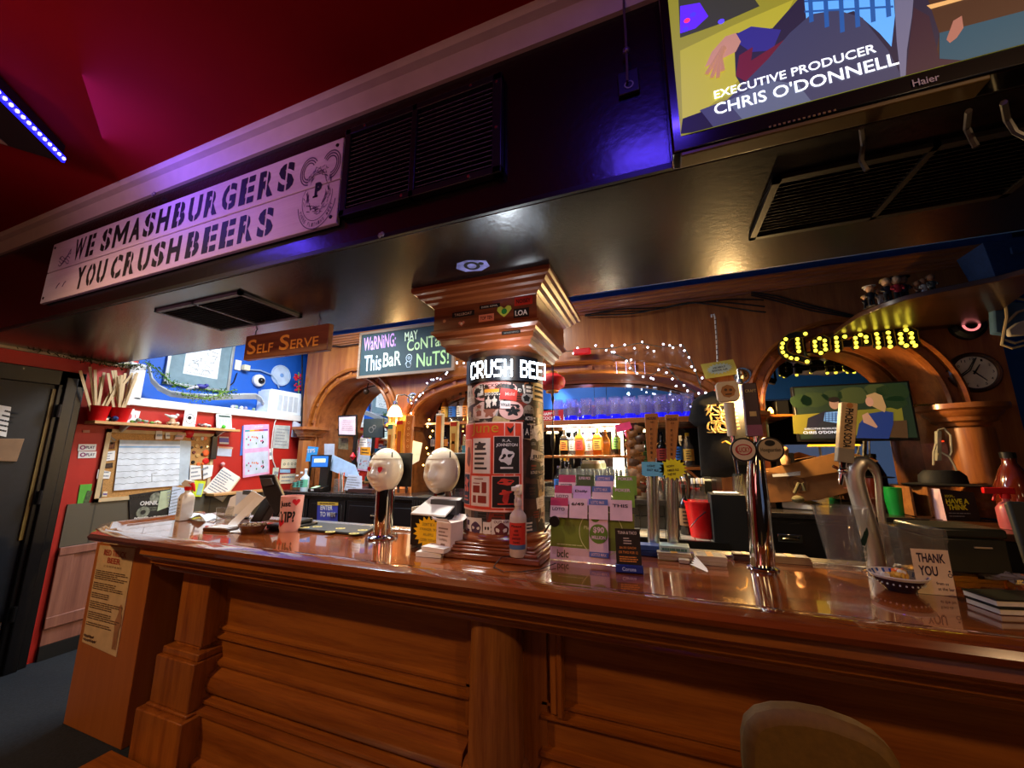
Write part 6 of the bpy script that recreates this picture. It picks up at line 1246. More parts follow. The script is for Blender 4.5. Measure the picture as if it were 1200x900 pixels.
m = MB(); vs = [(-.11, -.05, 0), (.09, -.05, 0), (.09, .05, 0), (-.11, .05, 0), (-.11, -.05, .075), (.09, -.05, .03), (.09, .05, .03), (-.11, .05, .075)]; m.add([M @ V(p) for p in vs], [(3, 2, 1, 0), (4, 5, 6, 7), (0, 1, 5, 4), (1, 2, 6, 5), (2, 3, 7, 6), (3, 0, 4, 7)]); m.build('body', WHT, rd, bevel=.008)
m = MB(); m.add([M @ V(p) for p in ((-.09, -.035, .0725), (.02, -.035, .0475), (.02, .035, .0475), (-.09, .035, .0725))], [(0, 1, 2, 3)]); m.build('screen', BLK, rd)
m = MB(); p = onC(955, 592); M = Matrix.Translation((p.x, p.y+.06, BC+.002)) @ Matrix.Rotation(.4, 4, 'Z') @ Matrix.Rotation(R(38), 4, 'X'); m.box(-.10, .11, 0, .16, 0, .004, M); ys = m.build('specials_card', mat('straw_card', '#c9b46a', .6)); tag(ys, 'yellow lettered specials card leaning behind the card reader', 'card')
q = MB(); scribble(q, Matrix.Translation(-ys.location) @ M, -.09, .09, .02, .14, 4, .6, .005); o = q.build('card_print', mat('brown_print', '#5b4030', .7)); o.location = (0, 0, 0); o.parent = ys
m = MB(); m.tube([onY(931, 578, 3.56), onY(936, 566, 3.56), onY(940, 566, 3.56), onY(943, 575, 3.56)], .012, 8); m.ball(onY(935, 585, 3.55), .035, 12, (1.2, 1, .8)); tag(m.build('cloth_bag', mat('drab_green_cloth', '#5b553a', .8)), 'drab green cloth bag with handle before the cardboard carton', 'bag')
c = onC(1052, 603); gc = thing('green_cup', 'green plastic cup on the right back counter', 'cup', (c.x, c.y, BC)); m = MB(); m.lathe([(0, 0), (.045, 0), (.065, .18), (.062, .18), (.042, .006), (0, .006)], c, 28); m.build('cup', mat('green_plastic', '#0f7a33', .35), gc)
m = MB(); m.lathe([(.064, .18), (.068, .183), (.064, .188), (.060, .184)], c, 28); m.build('rim', mat('green_plastic', '#0f7a33', .35), gc)
c = onC(1100, 610); cr = thing('wooden_crate', 'open pale wooden crate holding a black card on the right counter', 'crate', (1.62, 3.3, BC))
p = [onY(u, v, 3.05) for u, v in ((1070, 606), (1140, 618), (1140, 566), (1070, 563))]; zb = BC; x0, x1, zt = p[0].x, p[1].x, p[2].z
c = onC(1072, 607); x0 = c.x; x1 = onC(1140, 618).x; y0 = c.y; 
CW = wood('crate_wood', '#6b3f20', '#94602f', 'X', 1, .5, .1)
for a in ((x0, x1, y0+.22, y0+.235), (x0, x0+.012, y0, y0+.22), (x1-.012, x1, y0, y0+.22)): m = MB(); m.box(*a, BC+.004, BC+.20); m.build('side_board', CW, cr)
m = MB(); m.box(x0, x1, y0, y0+.22, BC+.001, BC+.012); m.build('bottom_board', CW, cr)
hv = thing('leaflet_stand', 'black leaflet with yellow lettering standing at the wooden crate', 'leaflet', (x1-.1, y0-.02, BC)); A = [onY(u, v, y0-.03) for u, v in ((1110, 611), (1150, 612), (1141, 577), (1101, 573))]; m = MB(); m.slab(A, (0, .01, 0)); m.build('leaflet', BLK, hv)
xd = (A[1]-A[0]).normalized(); F = frame(A[0]+V((0, -.001, 0)), xd, A[3]-A[0]); W3, H3 = (A[1]-A[0]).length, (A[3]-A[0]).length
sk_ = (A[3]-A[0]).dot(xd)/H3; F = F @ Matrix(((1, sk_, 0, 0), (0, 1, 0, 0), (0, 0, 1, 0), (0, 0, 0, 1)))
m = MB(); put_text(m, 'SOON...', F, W3*.3, H3*.08, .02, ox=W3*.1, oy=H3*.74); put_text(m, 'HAVE A', F, W3*.68, H3*.16, .04, ox=W3*.1, oy=H3*.54); put_text(m, 'THINK', F, W3*.58, H3*.16, .04, ox=W3*.12, oy=H3*.36); m.build('lettering', mat('leaflet_yellow', '#d6d020', .6), hv)
m = MB(); scribble(m, F, W3*.1, W3*.75, H3*.12, H3*.3, 2, .3); m.build('small_print', GREY, hv)
m = MB(); m.slab([A[0], A[3], A[3]+V((-.03, .05, .0)), A[0]+V((-.05, .05, 0))], (0, .006, 0)); m.build('pale_side', mat('pale_pink_card', '#dcb8c4', .5), hv)
c = onY(1106, 560, 3.30); ht = thing('black_hat', 'black brimmed hat resting on the wooden crate', 'hat', (c.x, 3.3, BC+.2)); cz2 = max(BC+.205, c.z-.03); y_ = y0+.13
c = V((onY(1103, 555, y_).x, y_, BC+.202)); m = MB(); m.lathe([(0, .0), (.21, .004), (.22, .012), (.13, .022)], c, 36, Matrix.Diagonal((1, .7, 1, 1))); m.build('brim', BLKM, ht)
m = MB(); m.lathe([(.125, .02), (.12, .07), (.09, .105), (.03, .1), (0, .095)], c, 32, Matrix.Diagonal((1, .75, 1, 1))); m.build('crown', BLKM, ht)
ht.location = (0, 0, 0) if 0 else ht.location
ps = thing('power_strip', 'grey power strip with white leads on the right pillar', 'power strip', (onY(1105, 545, 3.58).x, 3.6, onY(1105, 545, 3.58).z)); P = [onY(u, v, 3.58) for u, v in ((1098, 540), (1104, 540), (1104, 505), (1098, 505))]
m = MB(); m.slab(P, (0, .03, 0)); m.build('strip', mat('pale_grey_plastic', '#8a8676', .5), ps, bevel=.004)
m = MB(); m.ball(onY(1105, 517, 3.57), .006, 8); m.build('switch_light', glow('red_switch_glow', '#ff3010', 1.5), ps)
for pts in (((1099, 504), (1106, 502), (1114, 510), (1115, 530), (1112, 536)), ((1103, 530), (1112, 535), (1118, 545), (1121, 552)), ((1097, 520), (1094, 530), (1094, 545))): m = MB(); m.tube([onY(u, v, 3.56) for u, v in pts], .006, 6); m.build('lead', mat('white_lead', '#a49c88', .5), ps)
# right return counter with brown top, red sprayers and bottle beside the round pillar
rc = thing('right_counter', 'dark return counter with wooden top at the right of the drawer cabinet', 'counter', (1.9, 3.1, 0))
m = MB(); m.box(1.61, 2.7, 2.95, 3.40, .05, BC-.045); m.build('carcass', DK, rc); m = MB(); m.box(1.60, 2.7, 2.93, 3.40, BC-.042, BC-.002); m.build('top', wood('return_counter_wood', '#3a1f10', '#5e3419', 'X', 1, .3, .3), rc, bevel=.005)
for u, lb, y in ((1180, 'spray bottle with red trigger at the far right counter', 3.1),):
    c = onZ(u, 592, BC); c = V((onY(u, 590, 3.12).x, 3.12, BC)); sp = thing('spray_bottle', lb, 'spray bottle', c)
    m = MB(); m.lathe([(0, 0), (.045, 0), (.048, .02), (.048, .11), (.03, .14), (.016, .15), (.016, .17)], c, 24); m.build('body', mat('pink_liquid', '#c9646a', .3, trans=.3), sp)
    m = MB(); m.lathe([(.02, .165), (.02, .19), (.0, .195)], c, 14); m.box(c.x-.09, c.x+.04, c.y-.012, c.y+.012, c.z+.19, c.z+.225); m.tube([(c.x-.04, c.y, c.z+.19), (c.x-.055, c.y, c.z+.15)], .007, 6); m.build('trigger_head', REDPL, sp, bevel=.004)
c = V((onY(1187, 560, 3.3).x, 3.3, BC)); rb = thing('amber_jug', 'large amber glass jug at the far right counter', 'jug', c); m = MB(); m.lathe([(0, 0), (.085, 0), (.09, .02), (.085, .22), (.05, .32), (.03, .36), (.03, .4), (0, .4)], c, 28); m.build('body', mat('amber_red_glass', '#5c1f10', .1, coat=.5), rb)
m = MB(); m.lathe([(.034, .39), (.034, .425), (0, .43)], c, 16); m.build('cap', BLK, rb)
# red bucket with bottles, black box, small vase by the shirt
c = V((onY(822, 605, 3.40).x, 3.40, .901)); zb = onY(822, 608, 3.40).z; c.z = .901
rbk = thing('red_bucket', 'red plastic bucket holding clear bottles on the tile ledge', 'bucket', c); zt = onY(822, 587, 3.40).z; h_ = zt-c.z
m = MB(); m.lathe([(0, 0), (.085, 0), (.115, h_), (.12, h_), (.12, h_-.012), (.114, h_-.012), (.11, h_-.015), (.08, .008), (0, .008)], c, 32); m.build('bucket', REDPL, rbk)
m = MB(); m.tube([c+V((-.09, -.10, h_*.3)), c+V((-.04, -.125, h_*.55)), c+V((.02, -.125, h_*.75))], .004, 6); m.build('wire_handle', CHR, rbk)
for k, (dx, dy) in enumerate(((-.04, 0), (.03, .02), (.0, .05))): bottle('clear squeeze bottle standing in the red bucket', c.x+dx, c.y+dy, c.z+.01, h_+.16, .034, CLEAR, mat('lilac_label', '#9a86c0', .5), WHT, group='clear bottles in the red bucket')
c = V((onY(803, 600, 3.46).x, 3.46, .901)); bottle('dark bottle with round emblem label left of the red bucket', c.x, c.y, c.z, .38, .045, DRK, mat('bronze_label', '#8a6a4a', .4), BLK)
bxk = thing('black_box', 'black box with white cloth on top, right of the red bucket', 'box', (.43, 3.3, .9)); a, b_ = onY(838, 640, 3.20), onY(862, 580, 3.20)
m = MB(); m.box(a.x, b_.x+.06, 3.20, 3.40, .78, b_.z); m.build('box_body', BLKM, bxk, bevel=.005)
m = MB(); m.box(a.x+.03, b_.x+.03, 3.22, 3.33, b_.z+.001, b_.z+.012); m.build('folded_cloth', PAPER, bxk, bevel=.004)
for k, u in enumerate((812, 826, 842)):
    c = onY(u, 628, 3.16); m = MB(); m.box(c.x-.05, c.x+.05, 3.17, 3.24, .605, .68); o = m.build('garnish_tub', SMOKE, bevel=.006); tag(o, 'clear garnish tub in the speed rack, %s' % ('left one under the red bucket', 'middle one', 'right one by the black box')[k], 'tub', 'garnish tubs in the rack')
c = V((onY(869, 590, 3.60).x, 3.60, BC+.0)); vz = thing('glass_vase', 'glass vase of dried stems behind the badge tower', 'vase', c); m = MB(); m.lathe([(0, .002), (.07, .002), (.085, .05), (.07, .10), (.05, .13), (.05, .26), (.055, .27), (.048, .26), (.045, .13), (.06, .1), (0, .01)], c, 28); m.build('glass', SMOKE, vz)
m = MB(); rr = random.Random(2)
for i in range(14): a = rr.uniform(0, 6.28); m.tube([c+V((0, 0, .02)), c+V((.04*cos(a), .04*sin(a), .1)), c+V((.03*cos(a+1), .03*sin(a+1), .22+.05*rr.random()))], .004, 5)
m.build('dried_stems', mat('dry_straw', '#a3945a', .8), vz)['kind'] = 'stuff'
c = onY(920, 543, 3.6); m = MB(); m.lathe([(0, 0), (.03, .01), (.035, .05), (.02, .08), (.025, .10), (.02, .14), (0, .15)], V((c.x, 3.58, onY(920, 546, 3.58).z-.0)), 12); m.ball((c.x, 3.58, onY(920, 528, 3.58).z), .032, 12); o = m.build('angel_ornament', mat('tan_ornament', '#b98a60', .5)); tag(o, 'small tan ornament doll hanging below the smaller television', 'ornament')
# bar stool in the near foreground
bs = thing('bar_stool', 'dark olive padded bar stool back in the near foreground', 'bar stool', (.2, .78, 0)); m = MB(); c = onY(958, 900, .80)
PR = [(873, 905), (872, 872), (876, 853), (888, 842), (910, 837), (940, 838), (975, 845), (1010, 858), (1035, 872), (1052, 888), (1062, 905)]
P = [onY(u, v, .80) for u, v in PR]; lo = 1.0-.22
full = P+[V((P[-1].x-.0, .80, .80)), V((P[0].x+.01, .80, .80))]
m.slab(full, (0, .05, 0)); OLV = mat('olive_leatherette', '#6e5012', .7, bump=.15, scale=80); m.build('back_pad', OLV, bs, bevel=.015)
m = MB(); m.lathe([(0, .70), (.16, .70), (.185, .72), (.185, .765), (.16, .785), (0, .79)], ((P[0].x+P[-1].x)/2, .62, 0), 36); m.build('seat', OLV, bs)
for sx in (-1, 1):
    for sy in (-1, 1): q = MB(); xx = (P[0].x+P[-1].x)/2; q.tube([(xx+sx*.11, .62+sy*.11, .70), (xx+sx*.17, .62+sy*.17, 0)], .015, 10); q.build('leg', BLK, bs)
q = MB(); q.tube([(xx+.155*cos(a), .62+.155*sin(a), .25) for a in [2*pi*k/24 for k in range(25)]], .009, 8); q.build('foot_ring', BLK, bs)
for sx in (-1, 1): q = MB(); q.box(xx+sx*.06-.012, xx+sx*.06+.012, .81, .825, .70, .84); q.build('back_bracket', BLK, bs)
# ------------------------------------------------------------------ left wall and its notices
XW = XL
def wpts(px_, d): return [onX(u, v, XW+d) for u, v in px_]
def wframe(pts):
    """frame on a wall sheet: pts = lower left, lower right, upper right, upper left"""
    xd = pts[1]-pts[0]; yd = pts[3]-pts[0]; F = frame(pts[0], xd, yd); return F, xd.length, yd.length
def sheet(name, label, cat, px_, d, material, th=.003, group=None, parent=None):
    P = wpts(px_, d); m = MB(); m.slab(P, (th, 0, 0))
    if parent: return m.build(name, material, parent), P
    t_ = thing(name, label, cat, P[0], group); m.build('sheet' if name != 'sheet' else 'leaf', material, t_); return t_, P
def wprint(t_, P, rows, material, box=(.1, .1, .9, .9), h=.35, seed=1, th=.003, name='print'):
    F, W_, H_ = wframe(P); m = MB(); scribble(m, F, W_*box[0], W_*box[2], H_*box[1], H_*box[3], rows, h, th+.0012, rnd=random.Random(seed)); return m.build(name, material, t_)
LG = mat('light_grey_print', '#8d949c', .7)
# door notices
t_, P = sheet('door_notice', 'white printed notice on the dark door, above the brown plaque', 'notice', ((-14, 508), (7, 512), (13, 477), (-10, 473)), .034, PAPER); wprint(t_, P, 5, INK, seed=4)
m = MB(); m.slab(wpts(((-20, 540), (19, 541), (28, 514), (-14, 514)), .032), (.012, 0, 0)); tag(m.build('door_plaque', mat('tan_plaque', '#8a6a4c', .6), bevel=.003), 'blank tan plaque on the dark door below the white notice', 'plaque')
# stickers reading PLAY
for i, (v, lb) in enumerate(((524, 'upper white sticker lettered PLAY beside the cork board'), (532.5, 'lower white sticker lettered PLAY beside the cork board'))):
    t_, P = sheet('play_sticker', lb, 'sticker', ((91, v+4.5), (112, v+4), (113, v-3.5), (92, v-3.5)), .002, PAPER); F, W_, H_ = wframe(P); m = MB(); put_text(m, 'PLAY', F, W_*.5, H_*.45, .02, lift=.0045, ox=W_*.42, oy=H_*.28); m.build('lettering', mat('grey_purple_ink', '#5a5068', .6), t_)
    m = MB(); ring(m, F, W_*.24, H_*.5, H_*.18, H_*.32, .0045, 16); m.build('logo', mat('magenta_ring', '#8f2a6a', .6), t_)
t_, P = sheet('green_flyer', 'bright green flyer with photo at the left of the cork board', 'flyer', ((90, 591), (103, 591), (108, 567), (94, 568)), .004, mat('bright_green_paper', '#5fae3a', .7)); F, W_, H_ = wframe(P); m = MB(); card(m, F, W_*.5, W_, 0, H_*.7, .004, .005); m.build('photo', mat('dark_photo', '#4a5a3a', .6, vary=.6, scale=60), t_)
t_, P = sheet('wall_label', 'tiny pale label above the PLAY stickers', 'label', ((97, 507), (105, 507), (105, 504), (97, 504)), .003, mat('pinkish_label', '#c9908a', .6))
# cork board
cbr = thing('cork_board', 'large cork board with pale wooden frame under the wall shelf', 'notice board', wpts(((108, 589),), 0)[0]); BP = wpts(((108, 589), (246, 579), (253, 508), (122, 503)), .005)
y0, y1, z0, z1 = BP[0].y, BP[2].y, 1.125, 1.735
m = MB(); m.box(XW+.004, XW+.014, y0, y1, z0, z1); m.build('cork', mat('cork', '#b98a50', .9, vary=.25, scale=120, bump=.3), cbr)
m = MB()
for a in ((y0, y0+.03, z0, z1), (y1-.03, y1, z0, z1), (y0, y1, z0, z0+.03), (y0, y1, z1-.03, z1)): m.box(XW+.004, XW+.024, *a)
m.build('frame', mat('pale_frame_wood', '#cdb58c', .5), cbr)
def pin(name, label, px_, col, rows=0, ink=LG, d=.017, seed=1, cat='note'):
    t_, P = sheet(name, label, cat, px_, d, col, .002)
    if rows: wprint(t_, P, rows, ink, seed=seed, th=.002)
    return t_, P
pin('pinned_card', 'tan card tilted in the top left corner of the cork board', ((123, 515), (131, 521), (137, 515), (127, 508)), mat('tan_card', '#a08258', .7), 2)
pin('pinned_photo', 'dark orange photo pinned at the left of the cork board', ((121, 526), (134, 526), (135, 518), (123, 519)), mat('dark_orange_photo', '#6b3a1c', .5, vary=.7, scale=80))
pin('pinned_card', 'white card with dark heading on the left of the cork board', ((119, 541), (134, 539), (135, 528), (121, 530)), PAPER, 3, seed=5)
pin('pinned_photo', 'small dark photo below the white card on the cork board', ((118, 549), (132, 548), (132, 542), (119, 544)), mat('dark_brown_photo', '#3b2a20', .5, vary=.7, scale=80))
pin('pinned_card', 'crumpled white note low on the left of the cork board', ((113, 561), (128, 561), (130, 553), (115, 550)), PAPER, 2, seed=7)
pin('pinned_photo', 'black and white photo in the lower left corner of the cork board', ((112, 585), (118, 585), (121, 562), (115, 562)), mat('grey_photo', '#4a4848', .5, vary=.8, scale=90))
pin('pinned_card', 'small pale card with purple mark low on the cork board', ((119, 582), (125, 582), (126, 576), (121, 576)), CREAM, 1, mat('purple_ink', '#6a4aa0', .6))
cal = thing('wall_planner', 'large white wall planner sheet on the cork board', 'planner', wpts(((133, 575),), .02)[0]); P = wpts(((133, 575), (209, 569), (211, 517), (140, 516)), .019)
m = MB(); m.slab(P, (.006, 0, 0)); m.build('page', mat('cool_white_paper', '#dfe6ee', .7), cal)
F, W_, H_ = wframe(P); m = MB(); m.slab(wpts(((140, 520), (211, 521), (211, 517), (140, 515.5)), .0255), (.002, 0, 0)); m.build('header', mat('silver_grey_paper', '#aab4bc', .5), cal)
m = MB(); m.slab(wpts(((139.5, 524.5), (211, 524.5), (211, 523.5), (139.5, 523)), .0255), (.0005, 0, 0)); m.build('blue_line', mat('light_blue_print', '#7ab0e0', .7), cal)
m = MB()
for k in range(6):
    a, b_ = wpts(((139-k*.9, 531+k*7.3), (210.5, 530.5+k*6.4)), .0256); pts = [a.lerp(b_, i/30)+V((0, 0, .004*sin(i*1.7+k)+.003*sin(i*.6*k))) for i in range(31)]; m.tube(pts, .0016, 4)
a = wpts(((178, 555), (178, 565), (184, 554)), .0256); m.tube([a[2], a[0], a[1]], .0022, 4)
m.build('handwriting', LG, cal)
t_, P = pin('silver_sheet', 'blank silver-grey sheet beside the white wall planner', ((208, 568), (221, 569), (224, 517), (211, 516)), mat('silver_sheet', '#b9c6d0', .4), 0)
def pline(t_, pts, col): pass
for lb, px_, col in (('small white tag clipped to the top of the planner, left one', ((182, 515), (190, 515), (190, 505), (183, 505)), PAPER), ('small white tag clipped to the top of the planner, right one', ((194, 514), (199, 514), (199, 507), (194, 507)), PAPER), ('small pink and white card at the top of the planner', ((204, 515), (214, 515), (217, 509), (208, 508)), mat('pink_white_card', '#d8b4b4', .6))): pin('pinned_tag', lb, px_, col, 1, d=.028)
# keys, pins and badges on the right of the cork board
rr = random.Random(12); bc_ = [BLK, mat('maroon_pin', '#6b2a2a', .4), mat('orange_pin', '#e0662a', .4), STL, WHT, mat('tan_pin', '#c9a060', .4), mat('dark_pin', '#3a2a24', .4)]
nmz = ['black', 'maroon', 'orange', 'steel', 'white', 'tan', 'dark brown']
for i in range(16):
    u, v = 226+ (i % 4)*5.2+rr.uniform(-1.4, 1.4), 513+(i//4)*9.5+rr.uniform(-2.5, 2.5); c = wpts(((u, v),), .016)[0]; r = rr.uniform(.013, .022); q = MB()
    q.lathe([(0, .006), (r*.8, .006), (r, 0), (0, 0)], c, 14, Matrix.Rotation(pi/2, 4, 'Y')); k = rr.randrange(7); o = q.build('pin_badge', bc_[k]); tag(o, nmz[k]+' pin badge on the right strip of the cork board', 'badge', nmz[k]+' pin badges on the cork board')
for (u, v), r, col, lb in (((241, 531), .035, mat('orange_badge', '#e8622a', .4), 'large orange badge on the right of the cork board'), ((241, 540.5), .033, REDPL, 'large red badge on the right of the cork board'), ((222, 508), .045, REDPL, 'red bow at the top of the cork board')):
    c = wpts(((u, v),), .016)[0]; q = MB(); q.lathe([(0, .012), (r*.7, .011), (r, 0), (0, 0)], c, 18, Matrix.Rotation(pi/2, 4, 'Y')); tag(q.build('round_badge', col), lb, 'badge')
m = MB(); P = wpts(((245, 538), (252, 538), (254, 512), (248, 511)), .026); m.slab(P, (.02, 0, 0)); tag(m.build('stapler', mat('black_plastic_tool', '#201e20', .35), bevel=.004), 'long black holder hung at the right edge of the cork board', 'holder')
# sheets right of the board
pin('wall_note', 'pink and white folded note on the red wall right of the board', ((222, 563), (236, 561), (235, 546), (223, 545)), PAPER, 3, d=.03)
pin('wall_note', 'small white note beside the folded note below the board', ((238, 562), (248, 558), (250, 545), (238, 545)), PAPER, 2, d=.03, seed=3)
t_, P = pin('neon_note', 'neon yellow note hanging under the cork board', ((226, 582), (236, 582), (241, 564), (226, 563)), mat('neon_yellow_paper', '#d6e62a', .7), 0, d=.028); F, W_, H_ = wframe(P); m = MB(); card(m, F, W_*.3, W_*.9, H_*.1, H_*.8, .003, .004); m.build('blue_slip', mat('pale_teal_slip', '#9ec6c0', .7), t_)
t_, P = pin('clipped_papers', 'sheaf of printed papers hanging askew at the red wall', ((238, 575), (260, 587), (281, 559), (262, 547)), PAPER, 9, mat('blue_grey_print', '#6f7d92', .7), d=.03, seed=9)
m = MB(); m.slab([p+V((-.006, .012, -.012)) for p in P], (.004, 0, 0)); m.build('under_sheet', mat('cream_sheet', '#d9cfae', .7), t_)
q = MB(); q.ball(wpts(((261, 544),), .035)[0], .022, 12); q.build('pin', mat('pale_pink_plastic', '#e0a0a0', .4), t_)
pin('price_label', 'purple and white label on the red wall under the shelf', ((257, 520), (268, 520.5), (268, 512), (257, 511.5)), PAPER, 0, d=.004); pl_, P = pin('price_label', 'white envelope taped to the red wall under the purple label', ((254, 534), (271, 535), (272, 524), (255, 523)), mat('bluish_paper', '#c6d2e6', .7), 0, d=.004)
m = MB(); F, W_, H_ = wframe(P); card(m, F, 0, W_, H_*.82, H_, .003, .0035); m.build('orange_strip', mat('peach_strip', '#e8b090', .6), pl_)
m = MB(); P = wpts(((257, 518), (268, 518.5), (268, 513.5), (257, 513)), .0075); m.slab(P, (.001, 0, 0)); tag(m.build('purple_strip', mat('violet_print', '#6b62b0', .6)), 'violet strip printed on the label under the shelf', 'label')
# pink calendar
cl = thing('wall_calendar', 'pink-bordered wall calendar with bird pictures on the red wall', 'calendar', wpts(((284, 559),), 0)[0]); CAL = mat('pink_calendar', '#e6a9d0', .6)
P = wpts(((284.5, 529), (315, 526), (315, 497), (285.5, 498)), .012); P2 = wpts(((284.5, 560), (315.5, 555), (315.5, 526), (284.5, 529)), .016)
m = MB(); m.slab(wpts(((281, 534), (300, 530), (300, 498), (284, 499)), .004), (.003, 0, 0)); m.build('blue_backing', mat('mid_blue_card', '#3a6fc0', .6), cl)
for nm, PP in (('upper_page', P), ('lower_page', P2)):
    m = MB(); m.slab(PP, (.003, 0, 0)); pg = m.build(nm, CAL, cl); F, W_, H_ = wframe(PP); q = MB(); card(q, F, W_*.06, W_*.94, H_*.08, H_*(.72 if nm[0] == 'u' else .92), .0035, .004); q.build('white_grid', mat('bluish_paper', '#d3dfee', .7), pg)
    rr = random.Random(6); cols = [mat('ink_green', '#3f7a4a', .6), mat('ink_orange', '#d9803a', .6), REDPL, INK, mat('magenta_ink', '#c0408a', .6)]
    for k, mt_ in enumerate(cols):
        q = MB()
        for j in range(3): circ(q, F, W_*rr.uniform(.12, .88), H_*rr.uniform(.14, .62), .012, .0046, 8, .008)
        q.build('bird_picture', mt_, pg)
F, W_, H_ = wframe(P); m = MB(); 
for i, c_ in enumerate(('#2aa0b0', '#e0c03a', '#e07a3a', '#c03a4a', '#7a4ab0')): q = MB(); card(q, F, W_*(.06+.176*i), W_*(.06+.176*(i+1)), H_*.74, H_*.80, .0035, .0042); q.build('rainbow_bar', mat('rainbow_'+c_[1:], c_, .6), cl)
lettering('JUNE', F, W_*.35, H_*.09, WHT, cl, .03, lift=.0048, ox=W_*.4, oy=H_*.85)
# glossy sheet, hanging papers, mask card
t_, P = pin('silver_notice', 'silvery printed notice right of the pink calendar', ((319, 525), (338, 526), (340, 499), (322, 498)), mat('silver_notice', '#b5bcba', .35, vary=.2), 6, d=.006, seed=2)
m = MB(); m.slab(wpts(((341, 512), (352, 513), (351, 497), (343, 493)), .01), (.02, 0, 0)); tag(m.build('hanging_papers', mat('bluish_paper', '#d3dfee', .7)), 'blue-white papers hanging beside the wooden back bar end', 'papers')
m = MB(); P = [onX(u, v, XW+.015) for u, v in ((325, 489), (322, 495), (320, 505), (318, 524), (320, 540), (323, 548))]; m.tube(P, .006, 6); tag(m.build('hanging_cable', WHT), 'white cord hanging beside the pink calendar', 'cord')
pin('small_label', 'small white label under the right of the pink calendar', ((315, 539), (319, 538), (320, 525), (315, 526)), PAPER, 1, d=.006); pin('small_label', 'white tag hanging below the calendar beside the white cord', ((319, 559), (325, 560), (327, 548), (320, 548)), mat('pale_green_tag', '#cfdccb', .7), 1, d=.008)
t_, P = pin('glasses_card', 'cream card of eyeglass drawings on the red wall', ((329, 549), (353, 548), (354, 538), (330, 538)), CREAM, 0, d=.006); F, W_, H_ = wframe(P); m = MB()
for k in range(5): ring(m, F, W_*(.15+.175*k), H_*.45, .010, .016, .0035, 10); 
m.build('drawings', mat('grey_green_ink', '#5a6a50', .6), t_)
pin('blue_label', 'white and blue strip label below the eyeglass card', ((328, 554), (340, 554), (340, 550), (328, 550)), mat('pale_blue_label', '#9cc6e6', .6), 0, d=.006); pin('lower_card', 'cream card behind the bottles at the wall corner', ((327, 567), (346, 566), (346, 555), (328, 556)), CREAM, 2, d=.006)
# black event posters leaning at the bar
om = thing('leaning_poster', 'black event poster with white lettering leaning behind the bar corner', 'poster', wpts(((152, 613),), .02)[0]); P = wpts(((152, 616), (197, 612), (199, 573), (151, 580)), .02); m = MB(); m.slab(P, (.004, 0, 0)); m.build('sheet', mat('charcoal_poster', '#23201f', .5, vary=.4, scale=20), om)
F, W_, H_ = wframe(P); m = MB(); put_text(m, 'OMNIUM', F, W_*.62, H_*.14, .03, lift=.006, ox=W_*.12, oy=H_*.62); put_text(m, 'POWER + FUSION', F, W_*.85, H_*.13, .04, lift=.006, ox=W_*.06, oy=H_*.12); m.build('lettering', mat('poster_white', '#d8d4d0', .6), om)
m = MB(); circ(m, F, W_*.5, H_*.86, W_*.16, .005, 14); ring(m, F, W_*.25, H_*.4, .02, .05, .005, 14); scribble(m, F, W_*.3, W_*.7, H_*.42, H_*.56, 3, .4, .0055); m.build('artwork', mat('poster_grey_art', '#7d8070', .6, vary=.5, scale=40), om)
m = MB(); m.slab(wpts(((184, 599), (197, 594), (200, 574), (188, 576)), .026), (.003, 0, 0)); tag(m.build('green_leaflet', mat('pale_sage_paper', '#b9c4a0', .7)), 'pale green leaflet tucked over the black event poster', 'leaflet')
t_, P = pin('price_list', 'white printed price list hanging behind the spray bottle', ((196, 612), (216, 606), (217, 572), (202, 570)), mat('bluish_paper', '#d3dfee', .7), 9, d=.035, seed=8)

# ------------------------------------------------------------------ shelf on the left wall
ws = thing('wall_shelf', 'long pale wooden shelf on the red wall holding red cups and trinkets', 'shelf', (XW, 2.4, 1.765)); SD = .16
m = MB(); m.box(XW, XW+SD, 1.72, 2.90, 1.765, 1.79); m.build('board', PINE, ws, bevel=.003)
for y in (1.95, 2.75): m = MB(); m.slab([(XW, y, 1.765), (XW+.13, y, 1.765), (XW, y, 1.70)], (0, .015, 0)); m.build('bracket', WHT, ws)
ZT = 1.791; SX = XW+.09
def sy(u): return onX(u, 495, SX).y
for u, lb, n, tilt in ((113, 'left red plastic cup of paint-stir sticks on the wall shelf', 8, 1), (139, 'right red plastic cup of paint-stir sticks on the wall shelf', 11, -1)):
    c = V((SX, sy(u), ZT)); t_ = thing('red_cup', lb, 'cup', c); m = MB(); m.lathe([(0, 0), (.05, 0), (.072, .12), (.075, .123), (.068, .123), (.047, .004), (0, .004)], c, 28); m.build('cup', REDPL, t_)
    rr = random.Random(u)
    for k in range(n):
        a = rr.uniform(-.42, .42) if tilt > 0 else rr.uniform(-.28, .3); b_ = rr.uniform(-.12, .16); M = Matrix.Translation(c+V((rr.uniform(-.02, .02), rr.uniform(-.025, .025), .01))) @ Matrix.Rotation(-a, 4, 'X') @ Matrix.Rotation(b_, 4, 'Y'); q = MB(); q.box(-.003, .003, -.009, .009, 0, .40+rr.uniform(-.04, .05), M)
        tag(q.build('stir_stick', wood('stir_stick_wood', '#b39468', '#d9c096', 'Z', 2, .7, 0)), 'wooden paint-stir stick in the %s red cup' % ('left' if tilt > 0 else 'right'), 'stick', 'stir sticks in the %s red cup' % ('left' if tilt > 0 else 'right'))
def onshelf(name, label, cat, u, build, d=0):
    c = V((SX+d, sy(u), ZT)); t_ = thing(name, label, cat, c); build(t_, c); return t_
